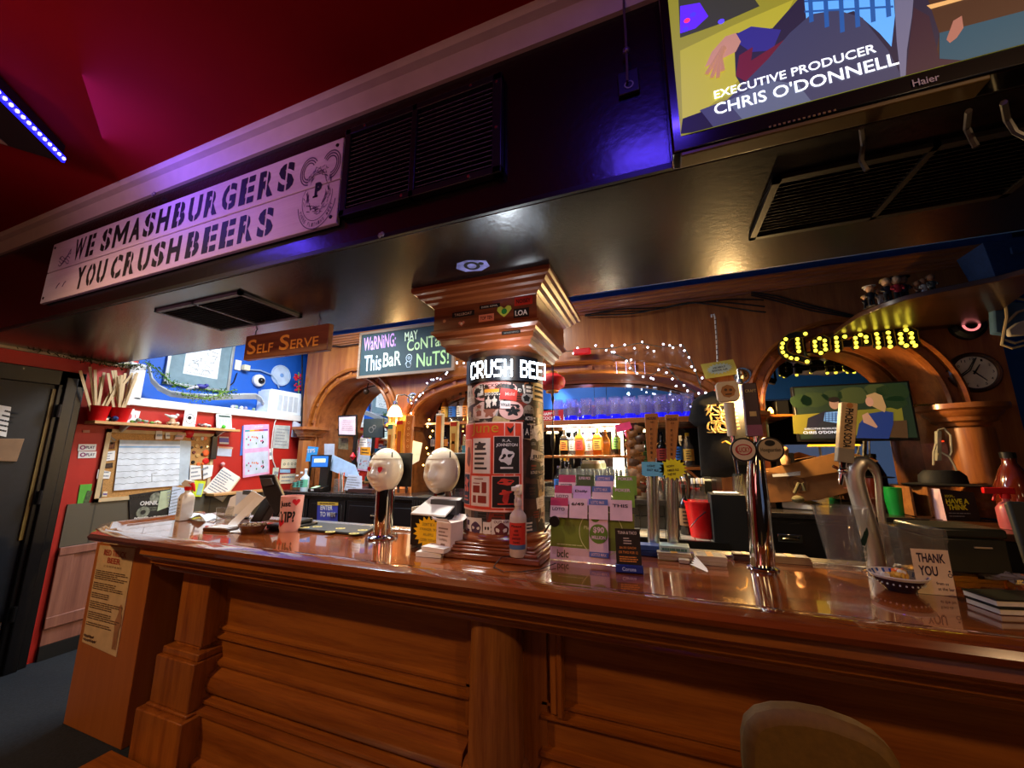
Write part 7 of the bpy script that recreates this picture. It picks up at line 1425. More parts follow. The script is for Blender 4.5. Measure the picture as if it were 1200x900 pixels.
def bl_cards(t_, c):
    for k in range(2): m = MB(); M = Matrix.Translation(c+V((.0-.02*k, .02*k-.02, 0))) @ Matrix.Rotation(.2-.3*k, 4, 'X'); m.box(0, .003, -.055, .055, 0, .12-.0*k, M); cd_ = m.build('card', PAPER, t_); q = MB(); F = M @ frame((.0035, 0, .06), *LEFTW); ring(q, F, 0, 0, .014, .034, .0003, 14); q.build('card_print', mat('pinkish_print', '#c9586a', .6), cd_)
onshelf('playing_cards', 'two white cards with red print standing by the right red cup', 'cards', 155, bl_cards, -.03)
def heap(cols, n, w_, seed, r=(.012, .024)):
    def f(t_, c):
        rr = random.Random(seed)
        for i in range(n): m = MB(); m.ball(c+V((rr.uniform(-.04, .05), rr.uniform(-w_, w_), rr.uniform(.010, .03))), rr.uniform(*r), 8, (1, rr.uniform(.8, 1.4), .8)); m.build('trinket', cols[i % len(cols)], t_)
    return f
SAGE = mat('sage_stone', '#7d9480', .5); 
onshelf('pebble_heap', 'small heap of green and grey pebbles beside the white cards', 'pebbles', 166, heap([SAGE, mat('grey_pebble', '#9aa2a6', .5), GREEN], 9, .07, 1)); onshelf('shell_heap', 'small heap of cream and dark shells in the middle of the wall shelf', 'shells', 194, heap([CREAM, mat('dark_shell', '#3a2e24', .5), mat('tan_shell', '#b9946a', .5)], 12, .08, 2)); onshelf('trinket_heap', 'red and dark trinkets right of the picture card on the shelf', 'trinkets', 238, heap([mat('maroon_pin', '#6b2a2a', .4), REDPL, WHT, BLK], 8, .05, 3))
onshelf('figurine_ornament', 'tiny dark blue ornament between the two red cups', 'ornament', 126, heap([NAVY, mat('dusk_ornament', '#2a2438', .5), CREAM], 5, .035, 4, (.02, .03)))
def bird(t_, c):
    m = MB(); m.ball(c+V((0, 0, .085)), .026, 12, (.8, 1.5, .8)); m.ball(c+V((0, .035, .105)), .016, 10); m.tube([c+V((0, -.035, .09)), c+V((0, -.07, .105))], [.012, .004], 6); m.build('body', mat('white_ornament', '#d8d4cc', .4), t_); m = MB(); m.lathe([(0, 0), (.03, 0), (.025, .05), (.012, .07), (0, .07)], c, 14); m.build('stand', mat('tan_shell', '#b9946a', .5), t_)
onshelf('bird_ornament', 'small white bird ornament on the wall shelf', 'ornament', 203, bird, -.02)
def piccard(t_, c): m = MB(); m.box(c.x, c.x+.004, c.y-.055, c.y+.055, ZT, ZT+.16); m.build('card', PAPER, t_); q = MB(); F = frame((c.x+.0045, c.y, ZT+.08), *LEFTW); circ(q, F, -.005, .01, .018, .0003, 12); ring(q, F, 0, 0, .034, .038, .0003, 20, sy=1.3); q.build('drawing', INK, t_)
onshelf('picture_card', 'white picture card with black bird drawing on the wall shelf', 'card', 224, piccard, -.03)
def calc(t_, c):
    m = MB(); M = Matrix.Translation(c) @ Matrix.Rotation(-.25, 4, 'Y'); m.box(-.012, .012, -.08, .08, .01, .17, M); m.build('body', mat('mint_white_plastic', '#d3dcd3', .4), t_, bevel=.015); q = MB(); F = M @ frame((.0125, 0, 0), *LEFTW); card(q, F, -.06, .06, .13, .15, 0, .001)
    q.mi = 1
    for i in range(4): card(q, F, -.058+.031*i, -.036+.031*i, .04, .11, 0, .001)
    q.build('keys', [mat('dark_display', '#3a4a44', .3), mat('grey_green_keys', '#a9b8ae', .5)], t_); m = MB(); m.box(c.x-.03, c.x+.05, c.y-.085, c.y+.085, ZT, ZT+.012); m.build('foot', mat('mint_white_plastic', '#d3dcd3', .4), t_, bevel=.004)
onshelf('price_counter', 'white keypad device standing at the right end of the wall shelf', 'device', 266, calc, -.03); m = MB(); m.ball((SX+.04, sy(260), ZT+.02), .02, 12); tag(m.build('green_ball', mat('lime_ball', '#4fd02a', .4)), 'lime green ball before the white keypad device', 'ball')

# ------------------------------------------------------------------ blue recess over the ledge
XR = XL-.2; rp = lambda u, v, d=.01: onX(u, v, XR+d)
pf = thing('framed_picture', 'framed black and white drawing with grey mount on the blue wall', 'picture', (XR, 2.65, 2.3)); y0, y1, z0, z1 = 2.33, 2.91, 2.25, 2.80
m = MB(); m.box(XR+.002, XR+.012, y0, y1, z0, z1); m.build('mount', mat('grey_green_mount', '#6f8790', .7), pf)
for a in ((y0-.03, y0, z0-.03, z1), (y1, y1+.03, z0-.03, z1), (y0-.03, y1+.03, z0-.03, z0), (y0-.03, y1+.03, z1, z1+.03)): m = MB(); m.box(XR+.002, XR+.03, *a); m.build('frame_bar', mat('silver_frame', '#aab0b0', .3, .5), pf, bevel=.003)
m = MB(); m.box(XR+.012, XR+.0135, 2.46, 2.80, 2.36, 2.78); pc = m.build('drawing', mat('pale_drawing_paper', '#d6dcdc', .7), pf)
F = frame((XR+.014, 2.46, 2.36), *LEFTW); m = MB(); rr = random.Random(3)
for i in range(70): x, y, a, l = rr.uniform(.03, .31), rr.uniform(.05, .40), rr.uniform(0, 3.1), rr.uniform(.01, .04); m.add([F @ V((x+s_*l*cos(a)+t_*.0025*sin(a), y+s_*l*sin(a)*.6+t_*.0025*cos(a), .0005)) for s_, t_ in ((-1, -1), (1, -1), (1, 1), (-1, 1))], [(0, 1, 2, 3)])
put_text(m, 'THE OLD MARKET', F, .22, .014, ox=.03, oy=.018); m.build('ink_lines', mat('grey_ink_lines', '#4a5052', .7), pc)
c = rp(302, 446); cc = thing('dome_camera', 'white dome security camera on the blue wall', 'camera', c); m = MB(); m.lathe([(0, .0), (.075, 0), (.075, .035), (.06, .05), (0, .05)], c, 28, Matrix.Rotation(pi/2, 4, 'Y')); m.build('base', WHT, cc); m = MB(); m.ball(c+V((.05, .01, -.005)), .04, 16); m.build('dome', mat('smoked_dome', '#15171c', .1), cc)
c = rp(329, 440); dsx = thing('white_disc', 'large pale round disc plate on the blue wall', 'disc', c); m = MB(); m.lathe([(0, .02), (.02, .022), (.12, .012), (.135, .016), (.14, .0), (0, 0)], c, 44, Matrix.Rotation(pi/2, 4, 'Y')); m.build('plate', mat('pale_blue_plate', '#b5cbe6', .3), dsx); m = MB(); m.lathe([(0, .025), (.028, .025), (.028, .018)], c, 8, Matrix.Rotation(pi/2, 4, 'Y')); m.build('centre', mat('blue_hub', '#6f9ad6', .4), dsx)
m = MB(); m.lathe([(.122, .0135), (.124, .0145), (.126, .0135)], c, 44, Matrix.Rotation(pi/2, 4, 'Y')); m.build('ring_line', mat('blue_ring_line', '#7f9cc8', .4), dsx)
jb = thing('junction_box', 'cream power adapter plugged into a socket on the blue wall', 'adapter', rp(283, 430)); m = MB(); c = rp(279, 428); m.box(XR, XR+.02, c.y-.04, c.y+.03, c.z-.06, c.z+.06); m.build('socket', WHT, jb, bevel=.003); m = MB(); c = rp(285, 431); m.box(XR+.02, XR+.08, c.y-.03, c.y+.04, c.z-.035, c.z+.03); m.build('adapter', mat('cream_plastic', '#d9d0b0', .4), jb, bevel=.005)
m = MB(); m.tube([rp(u, v, .03) for u, v in ((290, 433), (305, 434), (318, 439), (324, 446), (327, 455))], .008, 6); m.build('lead', mat('pale_blue_lead', '#8ea8c6', .5), jb)
m = MB(); m.tube([rp(u, v, .02) for u, v in ((278, 437), (274, 448), (264, 456))], .006, 6); m.build('dark_lead', BLK, jb)
eb = thing('panel_heater', 'white louvred electrical box standing on the white ledge', 'box', (XL-.1, 3.55, 2.03)); m = MB(); P = [onX(u, v, XL+.02) for u, v in ((317, 479), (353, 488), (353, 462), (317, 455))]; y0, y1, z1 = P[0].y, P[1].y, P[3].z
m.box(XL-.19, XL+.005, y0, y1, 2.031, z1); m.build('case', mat('bluish_white_metal', '#dfe8f0', .4), eb, bevel=.006); m = MB()
for i in range(4): yy = y0+.10+.075*i; m.box(XL+.005, XL+.009, yy, yy+.055, 2.07, z1-.06)
m.build('louvre', mat('pale_grey_louvre', '#b9c6d2', .4), eb)
m = MB(); m.box(XL-.19, XL+.012, y0-.03, y0-.003, 2.031, z1-.02); m.build('side_plate', mat('bluish_white_metal', '#dfe8f0', .4), eb, bevel=.004)
wb = MB(); 
for k in range(5): wb.tube([onX(u, v+k*1.2, XL-.05-.01*k) for u, v in ((174, 426), (178, 443), (186, 452), (200, 459), (225, 462), (255, 463), (285, 462), (300, 462), (306, 466), (309, 472))], .011, 6)
tag(wb.build('cable_bundle', mat('grey_white_cable', '#b3bac2', .4)), 'bundle of pale grey cables drooping along the white ledge', 'cable')
m = MB(); pr = (onX(284, 467, XL-.04)); rr = random.Random(8)
tr = thing('ledge_clutter', 'small heap of grey and green trinkets on the white ledge', 'trinkets', (XL-.05, pr.y, 2.031))
for i in range(7): m = MB(); m.ball((XL-.04, pr.y+rr.uniform(-.12, .15), 2.031+.022), rr.uniform(.018, .026), 8); m.build('trinket', (SAGE, mat('purple_grey', '#8a86a0', .5), WHT)[i % 3], tr)
# garlands
def garland(label, path, n, spread, seed, col, x):
    m = MB(); rr = random.Random(seed); P = [onX(u, v, x) for u, v in path]; m.tube(P, .006, 5)
    for i in range(n):
        t = rr.random()*(len(P)-1.001); k = int(t); p = P[k].lerp(P[k+1], t-k)+V((rr.uniform(-.02, .04), rr.gauss(0, spread), rr.gauss(-.01, spread))); a, b_ = rr.uniform(0, 6.28), rr.uniform(-.8, .8); d = V((.3*sin(b_), cos(a), sin(a)))*rr.uniform(.015, .032); s_ = V((rr.uniform(-1, 1), -d.z, d.y)).normalized()*.009
        m.add([p, p+d*.5+s_, p+d, p+d*.5-s_], [(0, 1, 2, 3)])
    tag(m.build('leaf_garland', col), label, 'garland')
garland('trailing green leaf garland hanging along the blue recess and white ledge', ((170, 424), (184, 433), (195, 443), (203, 450), (215, 453), (232, 455), (250, 458), (268, 459), (275, 457)), 420, .022, 1, GREEN, XL+.04)
garland('second green leaf sprig drooping over the white ledge', ((212, 461), (228, 465), (243, 467), (256, 463), (264, 459)), 170, .018, 4, mat('leaf_green_light', '#7fa03a', .6, vary=.3), XL+.06)
garland('dim green leaf garland along the cream crown trim above the door', ((22, 402), (60, 411), (100, 420), (140, 427), (165, 428)), 300, .014, 2, mat('dim_leaf_green', '#46521f', .7, vary=.4), XL+.05)
bd = thing('bird_figure', 'small dark blue bird clipped on the leaf garland', 'bird figure', onX(236, 456, XL+.07)); c = onX(236, 453, XL+.07); m = MB(); m.ball(c, .032, 14, (.8, 1.6, .8)); m.ball(c+V((0, .045, .018)), .02, 12); m.build('body', mat('indigo_feathers', '#2a2a7a', .5), bd); m = MB(); m.tube([c+V((0, -.03, -.005)), c+V((0, -.10, -.035)), c+V((0, -.13, -.05))], [.018, .012, .004], 6); m.build('tail', mat('pale_tail', '#a9a9b8', .5), bd); m = MB(); m.tube([c+V((0, .06, .018)), c+V((0, .078, .014))], [.006, .001], 6); m.build('beak', BLK, bd)
fl = thing('red_flowers', 'red flower spray in the corner above the white electrical box', 'flowers', onX(350, 455, XL-.02)); rr = random.Random(5); m = MB()
for i in range(24): c = onX(rr.uniform(346, 353), rr.uniform(438, 458), XL-.02); m.ball(c+V((rr.uniform(-.02, .02), 0, 0)), rr.uniform(.012, .02), 8)
m.build('petals', mat('crimson_petals', '#b3142a', .5), fl)['kind'] = 'stuff'; m = MB(); m.tube([onX(350, 462, XL-.02), onX(350, 436, XL-.02)], .006, 5); m.build('stem', GREEN, fl)
m = MB(); m.tube([onY(u, v, YB-.03) for u, v in ((354, 405), (354, 440), (354, 480), (353, 505))], .010, 6); m.tube([onY(u, v, YB-.03) for u, v in ((346, 498), (352, 508), (360, 525), (364, 545), (362, 560))], .014, 6); m.tube([onY(u, v, YB-.04) for u, v in ((352, 510), (357, 530), (354, 545), (358, 558))], .008, 6); tag(m.build('cable_bundle', BLK), 'black cables running down the wall corner beside the left pillar', 'cable')

# ------------------------------------------------------------------ bar corner: spray bottle, glass, papers, cloth
c = V((onY(214, 615, 1.78).x, 1.78, BT)); sb = thing('spray_bottle', 'white spray bottle with red trigger and printed label on the bar corner', 'spray bottle', c); m = MB()
m.lathe([(0, .001), (.05, .001), (.052, .008), (.052, .15), (.04, .175), (.02, .185), (.018, .20)], c, 4, Matrix.Rotation(pi/4-.2, 4, 'Z')); m.build('body', mat('pale_label_plastic', '#d9d4cc', .4), sb, bevel=.004)
m = MB(); m.lathe([(.02, .2), (.022, .222), (.0, .23)], c, 14); m.build('collar', REDPL, sb); m = MB(); m.slab([c+V((-.04, -.012, .225)), c+V((.03, -.012, .225)), c+V((.045, -.012, .262)), c+V((-.03, -.012, .27)), c+V((-.065, -.012, .245))], (0, .024, 0)); m.build('nozzle', WHT, sb, bevel=.003); m = MB(); m.tube([c+V((.02, 0, .25)), c+V((.05, 0, .235)), c+V((.075, 0, .195))], [.014, .011, .006], 8); m.build('trigger', REDPL, sb)
m = MB(); F = frame(c+V((0, -.039, 0)), (1, -.2, 0), (0, 0, 1)); put_text(m, 'SANITIZER', F, .05, .012, ox=-.028, oy=.10); scribble(m, F, -.028, .022, .03, .09, 6, .4, .001); circ(m, F, -.003, .14, .008, .001, 10); m.build('label_print', mat('grey_maroon_ink', '#5a4048', .6), sb)
c = at(262, 612); tg_ = thing('tumbler', 'short clear tumbler on the bar corner beside the papers', 'glass', c); m = MB(); m.lathe([(0, .012), (.04, .004), (.042, 0), (.044, .004), (.05, .095), (.048, .095), (.042, .02), (0, .018)], c, 30); m.build('glass', SMOKE, tg_)
m = MB(); c = at(234, 609); rr = random.Random(3)
G_ = [[c+V(((i/8-.5)*.30, (j/4-.5)*.10, .004+.018*sin(i*1.3+j)*cos(j*1.1)+.02*(1-abs(i/4-1))+.012)) for j in range(5)] for i in range(9)]
vs = [p for r in G_ for p in r]; m.add(vs+[p-V((0, 0, .006)) for p in vs], [(i*5+j, i*5+j+1, i*5+j+6, i*5+j+5) for i in range(8) for j in range(4)]+[(45+i*5+j, 45+i*5+j+5, 45+i*5+j+6, 45+i*5+j+1) for i in range(8) for j in range(4)]); tag(m.build('bar_cloth', mat('blue_white_cloth', '#d6dde6', .9)), 'folded bluish white cloth lying on the bar corner', 'cloth')
pp_ = thing('clipped_orders', 'clipped bundle of white order sheets leaning by the tumbler', 'papers', V((onY(272, 605, 2.0).x, 2.0, BT)))
for k, (px_, y) in enumerate(((((262, 606), (274, 612), (280, 578), (270, 583)), 2.02), (((275, 608), (292, 608), (300, 576), (277, 576)), 1.98), (((268, 600), (290, 606), (308, 582), (296, 575)), 1.94))):
    m = MB(); P = [onY(u, v, y) for u, v in px_]; m.slab(P, (0, .003, 0)); sh_ = m.build('order_sheet', (PAPER, mat('bluish_paper', '#d3dfee', .7), PAPER)[k], pp_); F, W_, H_ = wframe(P); q = MB(); scribble(q, F, W_*.1, W_*.8, H_*.1, H_*.9, 6, .3, .0012); 
m = MB(); c = onY(290, 578, 1.95); m.box(c.x-.04, c.x+.04, 1.94, 1.97, c.z-.01, c.z+.02); m.build('bulldog_clip', mat('grey_clip', '#6a6e70', .3, .6), pp_, bevel=.005)
m = MB(); m.box(XL+.02, XL+.16, 2.72, 3.35, BT+.03, BT+.055); tag(m.build('wooden_ledge', PINE, bevel=.003), 'pale wooden ledge on the red wall behind the order sheets', 'ledge')

# ------------------------------------------------------------------ left arch: screens and clutter on the back cabinet
def sty(u, v, y): return onY(u, v, y)
ys_ = 3.52; tl2 = thing('customer_display', 'small blue-lit till display on a black stand at the left back counter', 'till', V((onY(375, 575, ys_).x, ys_, BC))); P = [onY(u, v, ys_) for u, v in ((363, 548), (385, 548), (387, 533), (364, 533))]; m = MB(); m.slab(P, (0, .03, 0)); m.build('display_case', BLK, tl2, bevel=.005); P = [onY(u, v, ys_-.002) for u, v in ((365, 547), (384, 547), (385, 534.5), (366, 534.5))]; m = MB(); m.slab(P, (0, -.002, 0)); sc2 = m.build('screen', glow('till_blue', '#1e5fae', .9), tl2); F, W_, H_ = wframe(P); m = MB(); card(m, F, W_*.15, W_*.85, H_*.4, H_*.75, .003, .004); m.build('screen_banner', glow('till_banner', '#c8dca0', .9), sc2)
m = MB(); m.box(P[0].x+.10, P[1].x-.02, ys_+.03, ys_+.10, BC+.001, P[0].z+.05); m.build('stand', BLK, tl2, bevel=.006)
tm = thing('card_terminal', 'black card terminal with lit green screen at the left back counter', 'card reader', V((onY(366, 575, 3.48).x, 3.48, BC))); c = tm.location; M = Matrix.Translation((c.x+.04, 3.50, BC+.002)) @ Matrix.Rotation(-.1, 4, 'Z')
m = MB(); vs = [(-.09, -.05, 0), (.13, -.05, 0), (.13, .06, 0), (-.09, .06, 0), (-.09, -.05, .03), (.13, -.05, .045), (.13, .06, .07), (-.09, .06, .06)]; m.add([M @ V(p) for p in vs], [(3, 2, 1, 0), (4, 5, 6, 7), (0, 1, 5, 4), (1, 2, 6, 5), (2, 3, 7, 6), (3, 0, 4, 7)]); m.build('body', BLK, tm, bevel=.008); m = MB(); m.add([M @ V(p) for p in ((-.07, -.03, .037), (.02, -.03, .042), (.02, .045, .061), (-.07, .045, .058))], [(0, 1, 2, 3)]); m.build('screen', glow('terminal_green', '#9fc49a', .8), tm)
m = MB(); F = M @ frame((-.0, -.051, .012)); card(m, F, -.03, .02, .0, .016, 0, .001); m.build('white_badge', WHT, tm)
fm = thing('menu_frame', 'black-framed pink notice standing on a post in the left arch', 'notice', V((onY(413, 582, 3.60).x, 3.60, BC))); P = [onY(u, v, 3.60) for u, v in ((396, 511), (418, 511.5), (418, 486), (396, 487))]; m = MB(); m.slab(P, (0, .02, 0)); m.build('frame', BLK, fm, bevel=.003); P = [onY(u, v, 3.598) for u, v in ((397.5, 509), (416.5, 509.5), (416.5, 488), (397.5, 489))]; m = MB(); m.slab(P, (0, -.002, 0)); m.build('sheet', mat('pale_pink_sheet', '#d8bcc2', .6), fm); F, W_, H_ = wframe(P); m = MB(); scribble(m, F, W_*.15, W_*.85, H_*.2, H_*.85, 8, .25, .003); m.build('print', mat('mauve_print', '#8a6a74', .7), fm)
m = MB(); x = onY(413, 550, 3.6).x; m.box(x-.025, x+.02, 3.605, 3.63, BC+.001, P[0].z+.02); m.lathe([(0, 0), (.07, 0), (.07, .015), (0, .02)], (x, 3.62, BC), 20); m.build('post', BLK, fm)
m = MB(); q = onY(413.5, 535, 3.595); m.lathe([(0, -.05), (.035, 0), (0, .05)], q, 8); m.build('red_ribbon', mat('crimson_petals', '#b3142a', .5), fm)
mn = thing('monitor', 'dark monitor back on a stand in the left arch', 'monitor', V((onY(436, 575, 3.72).x, 3.72, BC))); P = [onY(u, v, 3.72) for u, v in ((425, 513), (449, 513), (449, 490), (426, 491))]; m = MB(); m.slab(P, (0, .03, 0)); m.build('case', mat('slate_monitor', '#2b3436', .4), mn, bevel=.005); x = (P[0].x+P[1].x)/2; m = MB(); m.box(x-.02, x+.02, 3.725, 3.745, BC+.02, P[0].z+.02); m.box(x-.09, x+.09, 3.66, 3.80, BC+.001, BC+.02); m.build('stand', BLK, mn, bevel=.004); m = MB(); F = frame((x-.03, 3.7195, (P[0].z+P[2].z)/2-.02)); ring(m, F, 0, 0, .03, .036, .001, 14); ring(m, F, .04, .03, .02, .026, .001, 14); m.build('cable_marks', GREY, mn)
def flat(name, label, cat, px_, y, col, rows=0, ink=INK, th=.004, text=None):
    P = [onY(u, v, y) for u, v in px_]; t_ = thing(name, label, cat, P[0]); m = MB(); m.slab(P, (0, th, 0)); m.build('leaf', col, t_); F, W_, H_ = wframe(P)
    if rows: m = MB(); scribble(m, F, W_*.12, W_*.88, H_*.12, H_*.9, rows, .35, .0012); m.build('print', ink, t_)
    if text: lettering(text[0], F, W_*text[1], H_*text[2], ink, t_, .02, lift=.0015, ox=W_*(1-text[1])/2, oy=H_*text[3])
    return t_
flat('blue_leaflet', 'bright blue leaflet with white lettering at the left back counter', 'leaflet', ((358, 541), (370, 540), (373, 524), (361, 523)), 3.56, mat('cyan_card', '#2f9ae0', .6), 0, WHT, text=('TIPS', .8, .25, .55)); flat('white_tablet', 'pale grey tablet leaning at the left back bar column', 'tablet', ((380, 540), (391, 542), (392, 520), (380, 520)), 3.60, mat('pale_tablet', '#b3bccc', .4)); flat('pinned_photo', 'framed photo of a red car on the arch jamb', 'photo', ((396, 526), (408, 527), (408, 513), (397, 513)), 3.66, mat('olive_photo_mount', '#6b5c40', .6, vary=.5, scale=30)); flat('blue_poster', 'large pale blue paper fan at the left back counter', 'paper', ((387, 551), (424, 566), (416, 545), (390, 533)), 3.58, mat('pale_blue_paper', '#a9c8ea', .7)); flat('white_paper', 'white papers standing before the monitor in the left arch', 'paper', ((403, 574), (424, 576), (424, 558), (408, 556)), 3.53, mat('bluish_paper', '#d3dfee', .7), 5, LG)
flat('yellow_tag', 'orange yellow tag hanging on the monitor stand', 'tag', ((422, 533), (434, 534), (434, 524), (422, 524)), 3.70, mat('amber_tag', '#c98a1e', .6), 2); flat('white_paper', 'white notes under the monitor in the left arch', 'paper', ((420, 524), (430, 524), (430, 513), (422, 513)), 3.73, PAPER, 3, LG); flat('bar_booklet', 'dark red booklet lying at the left back counter', 'booklet', ((407, 577), (436, 578), (436, 574), (408, 573)), 3.46, mat('dark_maroon_cover', '#3a1f1c', .5), th=.12)
flat('cream_sheet', 'cream paper sheet hanging beside the middle arch sconce', 'paper', ((482, 545), (491, 540), (495, 519), (482, 516)), 3.66, mat('cream_sheet', '#d9cfae', .7), 0)
flat('enter_to_win_poster', 'blue and gold ENTER TO WIN poster on the black cabinet', 'poster', ((371, 616), (395, 617), (396, 589), (372, 588)), 3.424, mat('royal_blue_poster', '#3a3f9a', .5), 0, WHT, text=('ENTER\nTO WIN', .74, .48, .38)); flat('gold_strip', 'gold heading strip along the top of the ENTER TO WIN poster', 'label', ((372, 592), (396, 592.5), (396, 589), (372, 588)), 3.422, mat('gold_strip', '#c9a23a', .5), 1); flat('poster_badge', 'pale yellow emblem strip at the foot of the ENTER TO WIN poster', 'label', ((380, 616), (388, 616), (388, 611), (380, 611)), 3.421, YEL)
for lb, u, y, h_, r, mt_ in (('clear squeeze bottle with teal label at the left back counter', 352, 3.55, .22, .04, CLEAR), ('milky squeeze bottle at the left back counter', 357, 3.5, .26, .045, mat('milky_blue_plastic', '#b9cfe0', .4)), ('small clear bottle at the wall corner of the back counter', 347, 3.6, .18, .04, CLEAR)):
    bottle(lb, onY(u, 570, y).x, y, BC, h_, r, mt_, mat('teal_label', '#5fb09a', .5), WHT, group='squeeze bottles at the left')
for u in (395, 400): 
    c = V((onY(u, 575, 3.5).x, 3.5, BC)); 
gc_ = thing('glass_caddy', 'clear square caddy of straws at the left back counter', 'caddy', V((onY(400, 574, 3.54).x, 3.54, BC))); c = gc_.location; m = MB(); m.box(c.x-.07, c.x+.07, 3.49, 3.60, BC+.002, BC+.15); m.build('caddy', SMOKE, gc_, bevel=.004); rr = random.Random(1)
for i in range(9): m = MB(); x = c.x+rr.uniform(-.055, .055); y = 3.54+rr.uniform(-.03, .03); m.tube([(x, y, BC+.01), (x+rr.uniform(-.02, .02), y, BC+.22)], .004, 6); m.build('straw', (WHT, mat('black_straw', '#222222', .4), ORANGE)[i % 3], gc_)
# between the heads: black boxes and red tub on the aisle side
for a, lb, nm, mtl, z1 in (((-2.02, -1.78, 2.9, 3.1), 'black metal box on a stand behind the first mannequin head', 'black_box', BLKM, 1.16), ((-1.72, -1.45, 2.85, 3.1), 'black grill-fronted box behind the mannequin heads', 'grill_box', BLK, 1.15)):
    t_ = thing(nm, lb, 'box', ((a[0]+a[1])/2, (a[2]+a[3])/2, 0)); m = MB(); m.box(*a, .9, z1); m.build('case', mtl, t_, bevel=.006); m = MB(); m.box(a[0]+.02, a[1]-.02, a[2]+.02, a[3]-.02, 0, .9); m.build('stand', BLK, t_)
    m = MB(); [m.box(a[0]+.02+.026*i, a[0]+.034+.026*i, a[2]-.004, a[2], .95, z1-.03) for i in range(int((a[1]-a[0]-.04)/.026))]; m.build('grille_bars', mat('dark_grey_bars', '#2b2a2c', .4), t_)
# ------------------------------------------------------------------ fascia: plank sign, louvre, television
sg = thing('plank_sign', 'white two-plank sign lettered in black stencil on the black fascia', 'sign', (-2.3, 1.05, 2.41)); SX0, SX1 = -3.452, -1.138; SYF = 1.036
WP = wood('white_painted_plank', '#c9b6bd', '#dccbd2', 'X', 1, .6, .05)
for z0, z1, nm in ((2.408, 2.602, 'plank'), (2.607, 2.80, 'plank')): m = MB(); m.box(SX0, SX1, SYF, 1.055, z0, z1); m.build(nm, WP, sg, bevel=.003)
F = frame((0, SYF, 0)); STI = mat('stencil_black', '#120d14', .6)
def xs_(u, v): return onY(u, v, SYF).x
for row, (z0, z1), words in ((0, (2.632, 2.772), (('WE', 88, 112), ('SMASH', 120, 197), ('BURGERS', 203, 343))), (1, (2.436, 2.574), (('YOU', 90, 125), ('CRUSH', 131, 211), ('BEERS', 218, 320)))):
    for wd, u0, u1 in words:
        vv = 290-.24*((u0+u1)/2-88) if row == 0 else 325-.24*((u0+u1)/2-88); x0, x1 = xs_(u0, vv), xs_(u1, vv)
        adv = (x1-x0)/len(wd); 
        wts = [{'M': 1.25, 'W': 1.3}.get(c, .95) for c in wd]; tot = sum(wts); x = x0
        for ch, wt in zip(wd, wts):
            a = (x1-x0)*wt/tot; m = MB(); q = x+a*.08
            if ch == 'M': poly(m, F, [(q+a*.84*i, z0+(z1-z0)*j) for i, j in ((0, 0), (0, 1), (.2, 1), (.5, .52), (.8, 1), (1, 1), (1, 0), (.8, 0), (.8, .62), (.56, .2), (.44, .2), (.2, .62), (.2, 0))], .0012)
            else: put_text(m, ch, F, a*.78, z1-z0, .02 if ch == 'W' else .045, lift=.0012, ox=x+a*.11, oy=z0, slit=.011 if ch in 'OUCSGRBE' else None)
            m.build('stencil_letter', STI, sg); x += a
# crest: bull's head wreath with a P
LC = mat('crest_ink', '#5a4560', .6); c = onY(373, 219, SYF); m = MB(); FX = frame((c.x, SYF, c.z)) @ Matrix.Diagonal((.8, 1.05, 1, 1)); rr = random.Random(17)
ring(m, FX, 0, -.055, .125, .129, .0012, 40, pi*1.05, pi*1.95); ring(m, FX, 0, -.045, .10, .103, .0012, 40, pi*.95, pi*2.05); 
for s_ in (-1, 1):
    for k in range(3): ring(m, FX, s_*.075, .085, .035+.012*k, .041+.012*k, .0012, 20, (-.5 if s_ > 0 else .2)*pi, (.8 if s_ > 0 else 1.5)*pi)
for i in range(110):
    a = rr.uniform(0, 2*pi); r = rr.uniform(.055, .095); x, y = r*cos(a), r*sin(a)-.03+.03*(sin(a) > .2); t = a+pi/2+rr.uniform(-.7, .7); l = rr.uniform(.008, .02); m.add([FX @ V((x+p*l*cos(t)-q*.0018*sin(t), y+p*l*sin(t)+q*.0018*cos(t), .0012)) for p, q in ((-1, -1), (1, -.3), (1, .3), (-1, 1))], [(0, 1, 2, 3)])
arc = 'WHERE FLITHINS MEET'
for i, ch in enumerate(arc):
    if ch == ' ': continue
    a = pi*1.13+pi*.74*i/(len(arc)-1); q = FX @ Matrix.Translation((.114*cos(a), -.05+.114*sin(a), 0)) @ Matrix.Rotation(a+pi/2, 4, 'Z'); put_text(m, ch, q, .009, .016, .01, lift=.0014, ox=-.0045, oy=-.008)
m.build('crest', LC, sg); m = MB(); put_text(m, 'P', FX, .045, .065, .06, lift=.0016, ox=-.02, oy=-.045); card(m, FX, -.03, .004, -.045, -.037, .0014, .0016); m.build('crest_letter', STI, sg)
c = onY(76, 303, SYF); m = MB(); FX = frame((c.x, SYF, c.z)); pts = []
for k in range(4): m.tube([FX @ V((-.06+.015*i, .012*sin(i*1.1+k)-.014*k+.01, .0008)) for i in range(9)], .0022, 4)
m.tube([FX @ V((.03, .01, .0008)), FX @ V((.055, .05, .0008)), FX @ V((.06, .02, .0008))], .0025, 4); m.build('crab_drawing', LC, sg)
c = onY(70, 337, SYF); m = MB(); FX = frame((c.x, SYF, c.z)); 
for d in (-.04, .03): m.tube([FX @ V((d, 0, .0008)), FX @ V((d+.012, .02, .0008)), FX @ V((d+.028, .03, .0008))], .002, 4)
m.build('faint_marks', LC, sg)
for x, z in ((SX1-.03, 2.77), (SX1-.03, 2.44), (SX0+.03, 2.77), (SX0+.03, 2.44)): m = MB(); m.disc((x, SYF, z), .008, (0, -1, 0), .003, 10); m.build('screw', BLK, sg)
